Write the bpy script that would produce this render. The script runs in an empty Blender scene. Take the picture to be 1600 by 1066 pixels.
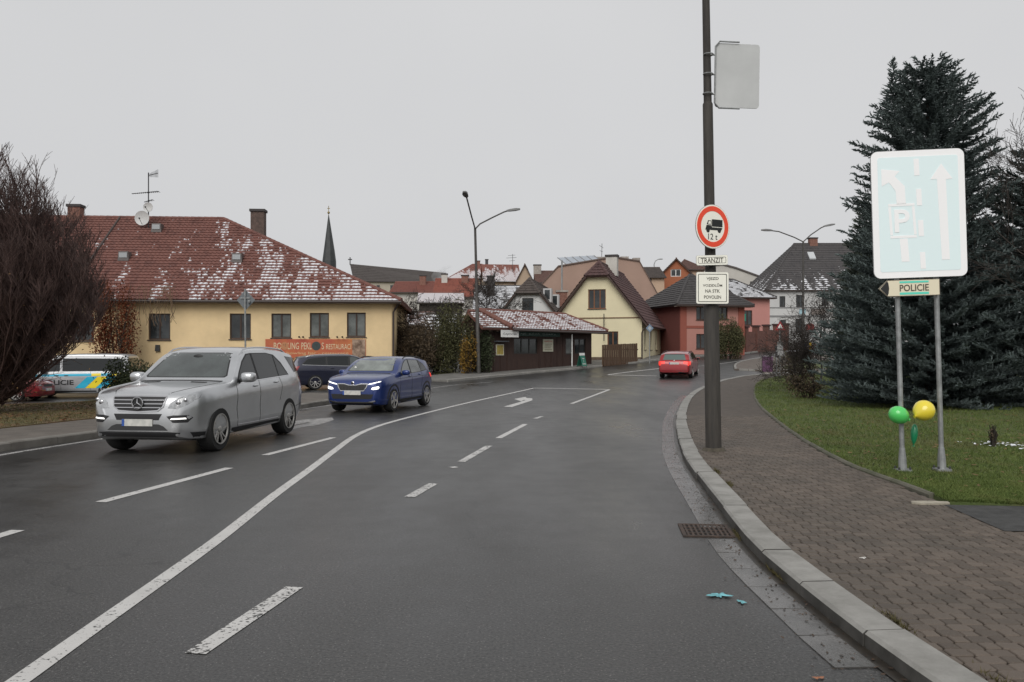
import bpy, bmesh, math, random
import numpy as np
from mathutils import Vector, Matrix
from mathutils.bvhtree import BVHTree
from mathutils.geometry import tessellate_polygon
R = math.radians
scn = bpy.context.scene
COL = scn.collection

# ---------------------------------------------------------------- camera, sky, sun, exposure
F, HC, Y0 = 1291.0, 1.70, 548.0            # focal length in photo pixels, eye height, horizon row
cam_d = bpy.data.cameras.new('camera'); cam = bpy.data.objects.new('camera', cam_d); COL.objects.link(cam)
cam.location = (0, 0, HC); cam.rotation_euler = (R(90), 0, 0)
cam_d.sensor_width = 36.0; cam_d.lens = 36.0 * F / 1600.0
cam_d.shift_y = (Y0 - 533.0) / 1600.0
cam_d.clip_start = 0.05; cam_d.clip_end = 6000
scn.camera = cam
SUN_EL, SUN_AZ = 38.0, 192.0
world = bpy.data.worlds.new('World'); scn.world = world; world.use_nodes = True
wn = world.node_tree; wn.nodes.clear()
wo = wn.nodes.new('ShaderNodeOutputWorld'); wb = wn.nodes.new('ShaderNodeBackground')
sky = wn.nodes.new('ShaderNodeTexSky'); sky.sky_type = 'NISHITA'; sky.sun_disc = False
sky.sun_elevation = R(SUN_EL); sky.sun_rotation = R(SUN_AZ); sky.dust_density = 6.0; sky.air_density = 1.0
hs = wn.nodes.new('ShaderNodeHueSaturation'); hs.inputs['Saturation'].default_value = 0.12
mx = wn.nodes.new('ShaderNodeMix'); mx.data_type = 'RGBA'; mx.inputs['Factor'].default_value = 0.90   # closed cloud layer over the clear sky
cn = wn.nodes.new('ShaderNodeTexNoise'); cn.inputs['Scale'].default_value = 1.7; cn.inputs['Detail'].default_value = 4      # soft unevenness of the cloud deck
cr = wn.nodes.new('ShaderNodeValToRGB'); cr.color_ramp.elements[0].color = (6.0, 6.05, 6.18, 1); cr.color_ramp.elements[1].color = (6.5, 6.53, 6.62, 1); cr.color_ramp.elements[0].position = 0.3; cr.color_ramp.elements[1].position = 0.7
wn.links.new(wn.nodes.new('ShaderNodeTexCoord').outputs['Generated'], cn.inputs['Vector']); wn.links.new(cn.outputs['Fac'], cr.inputs['Fac']); wn.links.new(cr.outputs['Color'], mx.inputs['B'])
wn.links.new(sky.outputs[0], hs.inputs['Color']); wn.links.new(hs.outputs[0], mx.inputs['A'])
wn.links.new(mx.outputs['Result'], wb.inputs['Color']); wb.inputs['Strength'].default_value = 0.10
wn.links.new(wb.outputs[0], wo.inputs['Surface'])
sd = bpy.data.lights.new('sun', 'SUN'); sd.energy = 1.5; sd.angle = R(40); sd.color = (1.0, 0.97, 0.93)
sun = bpy.data.objects.new('sun', sd); COL.objects.link(sun)
sun.rotation_euler = (R(90 - SUN_EL), 0, R(180 - SUN_AZ))
vs = scn.view_settings; vs.view_transform = 'Standard'; vs.look = 'None'; vs.gamma = 1.0; vs.exposure = 0.10
vs.use_curve_mapping = False
scn.cycles.use_denoising = True; scn.cycles.max_bounces = 6; scn.cycles.diffuse_bounces = 3
scn.cycles.glossy_bounces = 3; scn.cycles.transparent_max_bounces = 6

# ---------------------------------------------------------------- terrain and photo geometry
def sp(t, k=4.0):
    t /= k
    return k * (t if t > 30 else math.log1p(math.exp(t)))
def sm(t):
    t = min(1.0, max(0.0, t)); return t * t * (3 - 2 * t)
def h(x, y):
    yy = min(y, 330.0)
    z = 0.06 * sp(yy - 45) - 0.025 * sp(yy - 63)
    return z - 0.45 * sm((-x - 11) / 6) * sm((y - 21) / 11) * (1 - sm((y - 40) / 4))
def P(px, py, Y):
    return Vector(((px - 800) / F * Y, Y, HC - (py - Y0) / F * Y))
def G(px, py, dz=0.0):
    kx, kz = (px - 800) / F, (py - Y0) / F
    lo, hi = 1.0, 400.0
    for _ in range(60):
        m = (lo + hi) / 2
        if HC - kz * m > h(kx * m, m) + dz: lo = m
        else: hi = m
    return Vector((kx * lo, lo, h(kx * lo, lo) + dz))

# ---------------------------------------------------------------- materials
MATS = {}
def mat(name, col, rough=0.7, var=0.0, scale=3.0, metal=0.0, spec=0.5, coat=0.0, emit=None, es=0.0, bump=0.0, bscale=40.0, col2=None, trans=0.0, detail=4.0, stretch=None, lo=0.35, hi=0.65):
    if name in MATS: return MATS[name]
    m = bpy.data.materials.new(name); m.use_nodes = True; MATS[name] = m
    nt = m.node_tree; b = nt.nodes['Principled BSDF']
    c = tuple(col) + (1,)
    b.inputs['Base Color'].default_value = c
    b.inputs['Roughness'].default_value = rough; b.inputs['Metallic'].default_value = metal
    b.inputs['Specular IOR Level'].default_value = spec
    b.inputs['Coat Weight'].default_value = coat; b.inputs['Coat Roughness'].default_value = 0.06
    if trans: b.inputs['Transmission Weight'].default_value = trans
    if emit: b.inputs['Emission Color'].default_value = tuple(emit) + (1,); b.inputs['Emission Strength'].default_value = es
    tc = None
    if var or col2 or bump:
        tc = nt.nodes.new('ShaderNodeTexCoord').outputs['Object']
        if stretch:
            mp = nt.nodes.new('ShaderNodeMapping'); mp.inputs['Scale'].default_value = stretch
            nt.links.new(tc, mp.inputs['Vector']); tc = mp.outputs['Vector']
    if var or col2:
        n = nt.nodes.new('ShaderNodeTexNoise'); n.inputs['Scale'].default_value = scale; n.inputs['Detail'].default_value = detail
        n.inputs['Roughness'].default_value = 0.65
        nt.links.new(tc, n.inputs['Vector'])
        r = nt.nodes.new('ShaderNodeValToRGB'); r.color_ramp.elements[0].position = lo; r.color_ramp.elements[1].position = hi
        if col2: a, d = c, tuple(col2) + (1,)
        else: a = tuple(v * (1 - var) for v in col) + (1,); d = tuple(min(1, v * (1 + var)) for v in col) + (1,)
        r.color_ramp.elements[0].color = a; r.color_ramp.elements[1].color = d
        nt.links.new(n.outputs['Fac'], r.inputs['Fac']); nt.links.new(r.outputs['Color'], b.inputs['Base Color'])
    if bump:
        n2 = nt.nodes.new('ShaderNodeTexNoise'); n2.inputs['Scale'].default_value = bscale; n2.inputs['Detail'].default_value = 5
        nt.links.new(tc, n2.inputs['Vector'])
        bp = nt.nodes.new('ShaderNodeBump'); bp.inputs['Strength'].default_value = bump; bp.inputs['Distance'].default_value = 0.02
        nt.links.new(n2.outputs['Fac'], bp.inputs['Height']); nt.links.new(bp.outputs['Normal'], b.inputs['Normal'])
    return m

def nmath(nt, op, a, b=None, clamp=False):
    n = nt.nodes.new('ShaderNodeMath'); n.operation = op; n.use_clamp = clamp
    for i, v in enumerate((a, b)):
        if v is None: continue
        if isinstance(v, (int, float)): n.inputs[i].default_value = v
        else: nt.links.new(v, n.inputs[i])
    return n.outputs[0]
def nnoise(nt, vec, scale, detail=3.0, dims='3D'):
    n = nt.nodes.new('ShaderNodeTexNoise'); n.noise_dimensions = dims; n.inputs['Scale'].default_value = scale; n.inputs['Detail'].default_value = detail
    nt.links.new(vec, n.inputs['Vector']); return n.outputs['Fac']
def nmix(nt, fac, a, b):
    n = nt.nodes.new('ShaderNodeMix'); n.data_type = 'RGBA'
    nt.links.new(fac, n.inputs['Factor'])
    for k, v in (('A', a), ('B', b)):
        if isinstance(v, tuple): n.inputs[k].default_value = v if len(v) == 4 else v + (1,)
        else: nt.links.new(v, n.inputs[k])
    return n.outputs['Result']

def roof_mat(name, ca, cb, bias, ku=0.0, kv=0.0, streak=1.0, rough=0.75, cover=0.62, freq=1.25, fa=0.9):
    """tiles with lying snow; UV = metres along the eave, course number up from the eave"""
    if name in MATS: return MATS[name]
    m = bpy.data.materials.new(name); m.use_nodes = True; MATS[name] = m
    nt = m.node_tree; b = nt.nodes['Principled BSDF']; b.inputs['Roughness'].default_value = rough
    uv = nt.nodes.new('ShaderNodeUVMap').outputs[0]
    s = nt.nodes.new('ShaderNodeSeparateXYZ'); nt.links.new(uv, s.inputs[0]); u, v = s.outputs[0], s.outputs[1]
    fl = nmath(nt, 'FLOOR', v); fr = nmath(nt, 'FRACT', v)
    def vec(x, y):
        c = nt.nodes.new('ShaderNodeCombineXYZ'); nt.links.new(x, c.inputs[0]); nt.links.new(y, c.inputs[1]); return c.outputs[0]
    big = nnoise(nt, vec(u, nmath(nt, 'MULTIPLY', fl, 0.10)), 0.9, 2, '2D')        # long vertical patches
    fine = nnoise(nt, vec(nmath(nt, 'MULTIPLY', u, freq), nmath(nt, 'MULTIPLY', fl, 3.7)), 1.6, 4, '2D')
    val = nmath(nt, 'ADD', nmath(nt, 'MULTIPLY', big, 1.1 * streak), nmath(nt, 'MULTIPLY', fine, fa))
    val = nmath(nt, 'ADD', val, nmath(nt, 'MULTIPLY', u, ku)); val = nmath(nt, 'ADD', val, nmath(nt, 'MULTIPLY', v, kv))
    val = nmath(nt, 'ADD', val, bias)
    val = nmath(nt, 'SUBTRACT', val, nmath(nt, 'MULTIPLY', fr, 0.35))
    mask = nmath(nt, 'MULTIPLY', nmath(nt, 'SUBTRACT', val, 1.0), 12.0, True)
    mask = nmath(nt, 'MULTIPLY', mask, nmath(nt, 'LESS_THAN', fr, cover))
    oc = nt.nodes.new('ShaderNodeTexCoord').outputs['Object']
    n1 = nnoise(nt, oc, 1.2, 5); n2 = nnoise(nt, vec(nmath(nt, 'MULTIPLY', u, 4.0), nmath(nt, 'MULTIPLY', fl, 5.3)), 1.0, 1, '2D')
    f = nmath(nt, 'MULTIPLY', nmath(nt, 'SUBTRACT', nmath(nt, 'ADD', n1, n2), 0.6), 2.2, True)
    base = nmix(nt, f, ca, cb)
    nt.links.new(nmix(nt, mask, base, (0.74, 0.75, 0.78)), b.inputs['Base Color'])
    return m

# ---------------------------------------------------------------- mesh building
def tagp(o, label=None, cat=None, group=None, kind=None):
    for k, v in (('label', label), ('category', cat), ('group', group), ('kind', kind)):
        if v: o[k] = v
    return o
def thing(name, label, cat, loc=(0, 0, 0), rz=0.0, group=None):
    o = bpy.data.objects.new(name, None); COL.objects.link(o); o.empty_display_size = 0.3
    o.location = loc; o.rotation_euler = (0, 0, rz); return tagp(o, label, cat, group)
def link(name, me, parent=None):
    o = bpy.data.objects.new(name, me); COL.objects.link(o); o.parent = parent; return o
def dup(o, parent=None):
    c = o.copy(); COL.objects.link(c); c.parent = parent
    for ch in o.children: dup(ch, c)
    return c
class MB:
    def __init__(s): s.v = []; s.f = []; s.mi = []; s.uv = None; s.m = 0
    def add(s, vs, fs):
        n = len(s.v); s.v.extend([tuple(p) for p in vs]); s.f.extend([tuple(n + i for i in q) for q in fs]); s.mi.extend([s.m] * len(fs)); return s
    def box(s, x0, x1, y0, y1, z0, z1, taper=0.0):
        t = taper
        return s.add([(x0, y0, z0), (x1, y0, z0), (x1, y1, z0), (x0, y1, z0), (x0 + t, y0 + t, z1), (x1 - t, y0 + t, z1), (x1 - t, y1 - t, z1), (x0 + t, y1 - t, z1)],
                     [(3, 2, 1, 0), (4, 5, 6, 7), (0, 1, 5, 4), (1, 2, 6, 5), (2, 3, 7, 6), (3, 0, 4, 7)])
    def tube(s, pts, r, n=8, cap=True, r1=None):
        pts = [Vector(p) for p in pts]; k = len(pts); vs, fs = [], []
        ref = None
        for i, p in enumerate(pts):
            d = (pts[min(i + 1, k - 1)] - pts[max(i - 1, 0)])
            d = d.normalized() if d.length > 1e-9 else Vector((0, 0, 1))
            a = ref - d * ref.dot(d) if ref is not None else d.orthogonal()
            if a.length < 1e-6: a = d.orthogonal()
            a.normalize(); ref = a; b = d.cross(a)
            rr = r[i] if isinstance(r, (list, tuple)) else (r if r1 is None else r + (r1 - r) * i / (k - 1))
            vs += [p + a * (rr * math.cos(2 * math.pi * j / n)) + b * (rr * math.sin(2 * math.pi * j / n)) for j in range(n)]
        for i in range(k - 1):
            fs += [(i * n + j, i * n + (j + 1) % n, (i + 1) * n + (j + 1) % n, (i + 1) * n + j) for j in range(n)]
        if cap: fs += [tuple(range(n - 1, -1, -1)), tuple((k - 1) * n + j for j in range(n))]
        return s.add(vs, fs)
    def prism(s, poly, fn, d0, d1):
        """2-D outline (counter-clockwise seen from d0) extruded from depth d0 to d1; fn(a,b,d)->xyz"""
        n = len(poly); vs = [fn(a, b, d0) for a, b in poly] + [fn(a, b, d1) for a, b in poly]
        fs = [tuple(range(n)), tuple(range(2 * n - 1, n - 1, -1))] + [((i + 1) % n, i, n + i, n + (i + 1) % n) for i in range(n)]
        return s.add(vs, fs)
    def lathe(s, prof, n=16, axis='z', c=(0, 0, 0), cap=True):
        vs, fs = [], []
        for r, t in prof:
            for j in range(n):
                a = 2 * math.pi * j / n; p, q = r * math.cos(a), r * math.sin(a)
                vs.append((c[0] + p, c[1] + q, c[2] + t) if axis == 'z' else (c[0] + q, c[1] + t, c[2] + p))
        for i in range(len(prof) - 1):
            fs += [(i * n + j, i * n + (j + 1) % n, (i + 1) * n + (j + 1) % n, (i + 1) * n + j) for j in range(n)]
        if cap: fs += [tuple(range(n - 1, -1, -1)), tuple((len(prof) - 1) * n + j for j in range(n))]
        return s.add(vs, fs)
    def ell(s, c, r, nu=14, nv=9):
        vs = [(c[0] + r[0] * math.cos(2 * math.pi * i / nu) * math.sin(math.pi * j / nv), c[1] + r[1] * math.sin(2 * math.pi * i / nu) * math.sin(math.pi * j / nv), c[2] + r[2] * math.cos(math.pi * j / nv)) for j in range(nv + 1) for i in range(nu)]
        return s.add(vs, [(j * nu + i, (j + 1) * nu + i, (j + 1) * nu + (i + 1) % nu, j * nu + (i + 1) % nu) for j in range(nv) for i in range(nu)])
    def sell(s, c, r, e=0.45, nu=16, nv=10):
        g = lambda t: math.copysign(abs(t) ** e, t)
        vs = [(c[0] + r[0] * g(math.cos(2 * math.pi * i / nu)) * g(math.sin(math.pi * j / nv)), c[1] + r[1] * g(math.sin(2 * math.pi * i / nu)) * g(math.sin(math.pi * j / nv)), c[2] + r[2] * g(math.cos(math.pi * j / nv))) for j in range(nv + 1) for i in range(nu)]
        return s.add(vs, [(j * nu + i, (j + 1) * nu + i, (j + 1) * nu + (i + 1) % nu, j * nu + (i + 1) % nu) for j in range(nv) for i in range(nu)])
    def build(s, name, m, parent=None, smooth=False, sharp=40, fix=True, kind=None):
        me = bpy.data.meshes.new(name)
        if not s.v: s.v = [(0, 0, 0)]
        me.from_pydata(s.v, [], s.f)
        for q in (m if isinstance(m, (list, tuple)) else [m]): me.materials.append(q)
        if s.m or max(s.mi or [0]): me.polygons.foreach_set('material_index', s.mi)
        if s.uv is not None:
            ul = me.uv_layers.new(name='UVMap'); li = np.empty(len(me.loops), dtype=np.int32); me.loops.foreach_get('vertex_index', li)
            ul.data.foreach_set('uv', np.array(s.uv, dtype=np.float32)[li].ravel())
        if fix:
            bm = bmesh.new(); bm.from_mesh(me); bmesh.ops.recalc_face_normals(bm, faces=bm.faces); bm.to_mesh(me); bm.free()
        if smooth:
            me.polygons.foreach_set('use_smooth', [True] * len(me.polygons)); me.set_sharp_from_angle(angle=R(sharp))
        me.update(); o = link(name, me, parent)
        if kind: o['kind'] = kind
        return o

def in_poly(x, y, poly):
    c = False; j = len(poly) - 1
    for i in range(len(poly)):
        a, b = poly[i], poly[j]
        if (a[1] > y) != (b[1] > y) and x < (b[0] - a[0]) * (y - a[1]) / (b[1] - a[1]) + a[0]: c = not c
        j = i
    return c
def sheet(name, poly, dz, m, parent=None, step=1.0, skirt=0.0, kind='structure', hf=None):
    """polygon draped over the terrain"""
    bm = bmesh.new(); vs = [bm.verts.new((p[0], p[1], 0)) for p in poly]
    for t in tessellate_polygon([[Vector((p[0], p[1], 0)) for p in poly]]): bm.faces.new([vs[i] for i in t])
    xs = [p[0] for p in poly]; ys = [p[1] for p in poly]
    for ax, lo, hi in ((0, min(xs), max(xs)), (1, min(ys), max(ys))):
        t = math.floor(lo / step) * step + step
        while t < hi:
            co = (t, 0, 0) if ax == 0 else (0, t, 0); no = (1, 0, 0) if ax == 0 else (0, 1, 0)
            bmesh.ops.bisect_plane(bm, geom=bm.verts[:] + bm.edges[:] + bm.faces[:], plane_co=co, plane_no=no); t += step
    bmesh.ops.recalc_face_normals(bm, faces=bm.faces)
    if bm.faces and sum(f.normal.z for f in bm.faces) < 0: bmesh.ops.reverse_faces(bm, faces=bm.faces)
    if skirt:
        be = [e for e in bm.edges if len(e.link_faces) == 1]
        r = bmesh.ops.extrude_edge_only(bm, edges=be); low = set(g for g in r['geom'] if isinstance(g, bmesh.types.BMVert))
    else: low = set()
    for v in bm.verts: v.co.z = (hf or h)(v.co.x, v.co.y) + dz - (skirt if v in low else 0)
    me = bpy.data.meshes.new(name); bm.to_mesh(me); bm.free(); me.materials.append(m)
    o = link(name, me, parent)
    if kind and parent is None: o['kind'] = kind
    return o
def poly_at(pl, s):
    """point and direction at distance s along a polyline"""
    for a, b in zip(pl, pl[1:]):
        a, b = Vector(a[:2]), Vector(b[:2]); L = (b - a).length
        if s <= L or b == Vector(pl[-1][:2]): return a + (b - a) * (s / L), (b - a) / L
        s -= L
def smooth_line(pts, n=6):
    out = []
    P_ = [Vector(p[:2]) for p in pts]
    for i in range(len(P_) - 1):
        p0, p1, p2, p3 = P_[max(i - 1, 0)], P_[i], P_[i + 1], P_[min(i + 2, len(P_) - 1)]
        for k in range(n):
            t = k / n
            out.append(0.5 * ((2 * p1) + (-p0 + p2) * t + (2 * p0 - 5 * p1 + 4 * p2 - p3) * t * t + (-p0 + 3 * p1 - 3 * p2 + p3) * t ** 3))
    out.append(P_[-1]); return out
def offset(pl, d):
    """polyline moved to its right by d"""
    out = []
    for i, p in enumerate(pl):
        t = (Vector(pl[min(i + 1, len(pl) - 1)]) - Vector(pl[max(i - 1, 0)])).normalized()
        out.append(Vector((p[0] + t.y * d, p[1] - t.x * d)))
    return out
def length(pl): return sum((Vector(b) - Vector(a)).length for a, b in zip(pl, pl[1:]))
def strip(name, pl, w, dz, m, parent=None, kind='structure'):
    a, b = offset(pl, -w / 2), offset(pl, w / 2)
    return sheet(name, [(p.x, p.y) for p in b] + [(p.x, p.y) for p in reversed(a)], dz, m, parent, 1.0, 0.0, kind)
def text(name, s, m, parent, loc, rot, w=None, ht=None, ext=0.004, font_w=1.0, sp_=1.0):
    c = bpy.data.curves.new(name, 'FONT'); c.body = s; c.align_x = 'CENTER'; c.align_y = 'CENTER'; c.extrude = 0.5; c.resolution_u = 3; c.space_character = sp_
    c.offset = 0.012 * (font_w - 1.0)
    o = bpy.data.objects.new(name, c); COL.objects.link(o)
    me = bpy.data.meshes.new_from_object(o.evaluated_get(bpy.context.evaluated_depsgraph_get()))
    bpy.data.objects.remove(o); bpy.data.curves.remove(c)
    n = len(me.vertices); a = np.empty(n * 3); me.vertices.foreach_get('co', a); a = a.reshape(-1, 3)
    d = a.max(0) - a.min(0); a -= (a.max(0) + a.min(0)) / 2
    sx = w / d[0] if w else ht / d[1]; sy = ht / d[1] if ht else sx
    a *= np.array([sx, sy, ext]); me.vertices.foreach_set('co', a.ravel()); me.update()
    me.materials.clear(); me.materials.append(m)
    o = link(name, me, parent); o.location = loc; o.rotation_euler = rot; return o
FRONT = (R(90), 0, 0)        # lettering that faces -y
# ================================================================ THE SETTING
rnd = random.Random(7)
def asphalt_mat():
    m = bpy.data.materials.new('asphalt'); m.use_nodes = True; MATS['asphalt'] = m
    nt = m.node_tree; b = nt.nodes['Principled BSDF']
    oc = nt.nodes.new('ShaderNodeTexCoord').outputs['Object']
    mp = nt.nodes.new('ShaderNodeMapping'); mp.inputs['Scale'].default_value = (1.0, 0.28, 1.0); mp.inputs['Rotation'].default_value = (0, 0, R(-8)); nt.links.new(oc, mp.inputs['Vector']); big = nnoise(nt, mp.outputs['Vector'], 0.75, 5); mid = nnoise(nt, oc, 2.2, 5); agg = nnoise(nt, oc, 55.0, 6)
    vor = nt.nodes.new('ShaderNodeTexVoronoi'); vor.inputs['Scale'].default_value = 46.0; nt.links.new(oc, vor.inputs['Vector'])
    speck = nmath(nt, 'LESS_THAN', vor.outputs['Distance'], 0.20)
    f = nmath(nt, 'ADD', nmath(nt, 'MULTIPLY', big, 0.7), nmath(nt, 'MULTIPLY', mid, 0.5))
    f = nmath(nt, 'ADD', f, nmath(nt, 'MULTIPLY', agg, 1.9)); f = nmath(nt, 'MULTIPLY', nmath(nt, 'SUBTRACT', f, 1.24), 1.0, True)
    c = nmix(nt, f, (0.012, 0.0117, 0.0112), (0.084, 0.0815, 0.078))
    sv = nt.nodes.new('ShaderNodeSeparateColor'); nt.links.new(vor.outputs['Color'], sv.inputs[0])
    sel = nmath(nt, 'MULTIPLY', speck, nmath(nt, 'GREATER_THAN', sv.outputs[0], 0.55))
    c = nmix(nt, nmath(nt, 'MULTIPLY', sel, 0.55), c, (0.22, 0.21, 0.2))
    # fine cracks
    wv = nt.nodes.new('ShaderNodeTexVoronoi'); wv.feature = 'DISTANCE_TO_EDGE'; wv.inputs['Scale'].default_value = 0.23
    wp = nt.nodes.new('ShaderNodeVectorMath'); wp.operation = 'ADD'
    nz = nt.nodes.new('ShaderNodeTexNoise'); nz.inputs['Scale'].default_value = 1.3; nz.inputs['Detail'].default_value = 6
    nt.links.new(oc, nz.inputs['Vector']); nt.links.new(oc, wp.inputs[0]); nt.links.new(nz.outputs['Color'], wp.inputs[1]); nt.links.new(wp.outputs[0], wv.inputs['Vector'])
    crack = nmath(nt, 'MULTIPLY', nmath(nt, 'LESS_THAN', wv.outputs['Distance'], 0.0026), nmath(nt, 'GREATER_THAN', big, 0.52))
    c = nmix(nt, nmath(nt, 'MULTIPLY', crack, 0.45), c, (0.012, 0.012, 0.012))
    nt.links.new(c, b.inputs['Base Color'])
    rg = nmath(nt, 'ADD', nmath(nt, 'MULTIPLY', big, 0.55), nmath(nt, 'MULTIPLY', mid, 0.22)); nt.links.new(rg, b.inputs['Roughness'])
    bp = nt.nodes.new('ShaderNodeBump'); bp.inputs['Strength'].default_value = 0.55; bp.inputs['Distance'].default_value = 0.006
    nt.links.new(agg, bp.inputs['Height']); nt.links.new(bp.outputs['Normal'], b.inputs['Normal'])
    return m
A = asphalt_mat()
def paint_mat(name, wear, col=(0.60, 0.59, 0.57)):
    m = bpy.data.materials.new(name); m.use_nodes = True
    nt = m.node_tree; b = nt.nodes['Principled BSDF']; b.inputs['Roughness'].default_value = 0.6
    oc = nt.nodes.new('ShaderNodeTexCoord').outputs['Object']
    n = nmath(nt, 'ADD', nmath(nt, 'MULTIPLY', nnoise(nt, oc, 38.0, 3), 0.75), nmath(nt, 'MULTIPLY', nnoise(nt, oc, 5.0, 3), 0.35))
    k = nmath(nt, 'MULTIPLY', nmath(nt, 'SUBTRACT', n, wear), 14.0, True)
    d = nmix(nt, nnoise(nt, oc, 3.0, 4), tuple(v * 0.72 for v in col), col)
    nt.links.new(nmix(nt, k, (0.05, 0.049, 0.047), d), b.inputs['Base Color'])
    return m
PAINT = paint_mat('road_paint', 0.40); PAINTW = paint_mat('road_paint_worn', 0.455); PAINTF = paint_mat('road_paint_faint', 0.47, (0.42, 0.41, 0.40))

# ground to the horizon
def ground():
    xs = [-2500, -1200, -600, -300, -150, -90] + list(range(-60, 61, 3)) + [90, 150, 300, 600, 1200, 2500]
    ys = [-300, -60, -20] + list(range(-8, 150, 3)) + [170, 200, 250, 300, 340, 500, 1000, 2500, 4500]
    mb = MB(); n = len(xs)
    mb.add([(x, y, h(x, y) - 0.10) for y in ys for x in xs], [(j * n + i, j * n + i + 1, (j + 1) * n + i + 1, (j + 1) * n + i) for j in range(len(ys) - 1) for i in range(n - 1)])
    o = mb.build('ground', mat('earth', (0.07, 0.065, 0.035), 0.95, col2=(0.05, 0.06, 0.022), scale=0.8), smooth=True); o['kind'] = 'structure'
ground()
road = sheet('road', [(-48, -9), (40, -9), (40, 62), (62, 78), (62, 118), (24, 112), (16, 78), (4, 66), (-48, 60)], 0.0, A, step=1.0)

# --- right kerb line (road edge), measured from the photograph
KR = smooth_line([(2.6, -3.0), (2.25, 1.5), (2.04, 4.2), (2.0, 5.4), (2.02, 6.9), (2.2, 8.7), (2.6, 12.3), (3.12, 15.5), (4.3, 21.5), (6.25, 29.5), (8.6, 37.0), (11.3, 43.5), (14.2, 47.5), (19.0, 49.5), (28, 50.2)], 8)
ER = smooth_line([(4.5, 7.5), (4.62, 9.6), (4.72, 11.7), (5.35, 15.6), (7.0, 23.3), (9.2, 31.5), (11.8, 39.5), (14.2, 43.0), (18, 45.3), (28, 46.2)], 8)
KW = 0.24
kin = offset(KR, KW)
PAVE_Z = 0.09
def pave_poly():
    left = [(p.x, p.y) for p in offset(KR, KW * 0.5)]
    return left + [(p.x, p.y) for p in reversed(ER)] + [(9.5, 7.3), (9.5, -3.0)]
PAVP = pave_poly()
pav = sheet('pavement', PAVP, PAVE_Z - 0.016, mat('paver_joint', (0.014, 0.012, 0.009), 0.95, var=0.5, scale=9), skirt=0.1)
def paver_mat():
    m = bpy.data.materials.new('paver'); m.use_nodes = True
    nt = m.node_tree; b = nt.nodes['Principled BSDF']; b.inputs['Roughness'].default_value = 0.72
    oi = nt.nodes.new('ShaderNodeObjectInfo').outputs['Random']
    ge = nt.nodes.new('ShaderNodeNewGeometry'); pos = ge.outputs['Position']; isl = ge.outputs['Random Per Island']
    rv = nmath(nt, 'FRACT', nmath(nt, 'ADD', oi, isl))
    c = nmix(nt, rv, (0.072, 0.056, 0.043), (0.126, 0.100, 0.079))
    dirt = nmath(nt, 'MULTIPLY', nmath(nt, 'SUBTRACT', nnoise(nt, pos, 0.9, 5), 0.42), 3.0, True)
    c = nmix(nt, nmath(nt, 'MULTIPLY', dirt, 0.6), c, (0.052, 0.046, 0.037))
    g = nnoise(nt, pos, 160.0, 3)
    c = nmix(nt, nmath(nt, 'MULTIPLY', nmath(nt, 'GREATER_THAN', g, 0.62), 0.35), c, (0.22, 0.19, 0.17))
    nt.links.new(c, b.inputs['Base Color'])
    bp = nt.nodes.new('ShaderNodeBump'); bp.inputs['Strength'].default_value = 0.4; bp.inputs['Distance'].default_value = 0.004
    nt.links.new(g, bp.inputs['Height']); nt.links.new(bp.outputs['Normal'], b.inputs['Normal'])
    return m
PAVER = paver_mat()
def pavers():
    """interlocking blocks: broad eight-sided pieces alternating with small ones"""
    big = [(-.043, -.052), (.043, -.052), (.0615, -.041), (.0615, .041), (.043, .052), (-.043, .052), (-.0615, .041), (-.0615, -.041)]
    small = [(-.0425, -.0405), (.0425, -.0405), (.0425, .0405), (-.0425, .0405)]
    def shape(mb, out, ox, oy, oz, tx=0.0, ty=0.0):
        n = len(out); vs = []
        for k, (d, z) in enumerate(((0.0, -0.03), (0.0, -0.006), (0.005, 0.0))):
            for x, y in out:
                x -= math.copysign(d, x); y -= math.copysign(d, y); vs.append((ox + x, oy + y, oz + z + x * tx + y * ty))
        mb.add(vs, [tuple(range(2 * n, 3 * n))] + [(k * n + j, k * n + (j + 1) % n, (k + 1) * n + (j + 1) % n, (k + 1) * n + j) for k in range(2) for j in range(n)])
    me = [None, None]; cand = []
    for i in range(0, 90):
        for j in range(0, 190):
            x, y = 1.6 + i * 0.112, 3.3 + j * 0.101
            if y > 20.5 or x > 9.3 or x > y * 0.64 + 0.5 or not in_poly(x, y, PAVP): continue
            cand.append((x, y, (i + j) % 2))
    cand.sort(key=lambda p: p[0] ** 2 + p[1] ** 2); rest = MB(); k = 0
    for x, y, t in cand:
        out = (big, small)[t]; z = h(x, y) + PAVE_Z + rnd.uniform(-0.0025, 0.0025)
        if k < 300 and x < y * 0.62 and y > 4.0:
            if me[t] is None: q = MB(); shape(q, out, 0, 0, 0); o = q.build('paver', PAVER, pav); me[t] = o.data
            else: o = link('paver', me[t], pav)
            o.location = (x, y, z); o.rotation_euler = (rnd.gauss(0, 0.012), rnd.gauss(0, 0.012), rnd.gauss(0, 0.012)); k += 1
        else: shape(rest, out, x + rnd.gauss(0, 0.0008), y + rnd.gauss(0, 0.0008), z, rnd.gauss(0, 0.012), rnd.gauss(0, 0.012))
    rest.build('far_pavers', PAVER, pav, fix=False, kind='stuff')
pavers()
# far end of the pavement: same concrete, too far off to tell the pieces apart
sheet('far_paving', [p for p in PAVP if p[1] > 19.3], PAVE_Z - 0.004, mat('paving_far', (0.075, 0.060, 0.048), 0.8, var=0.25, scale=5.0), pav)

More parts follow.
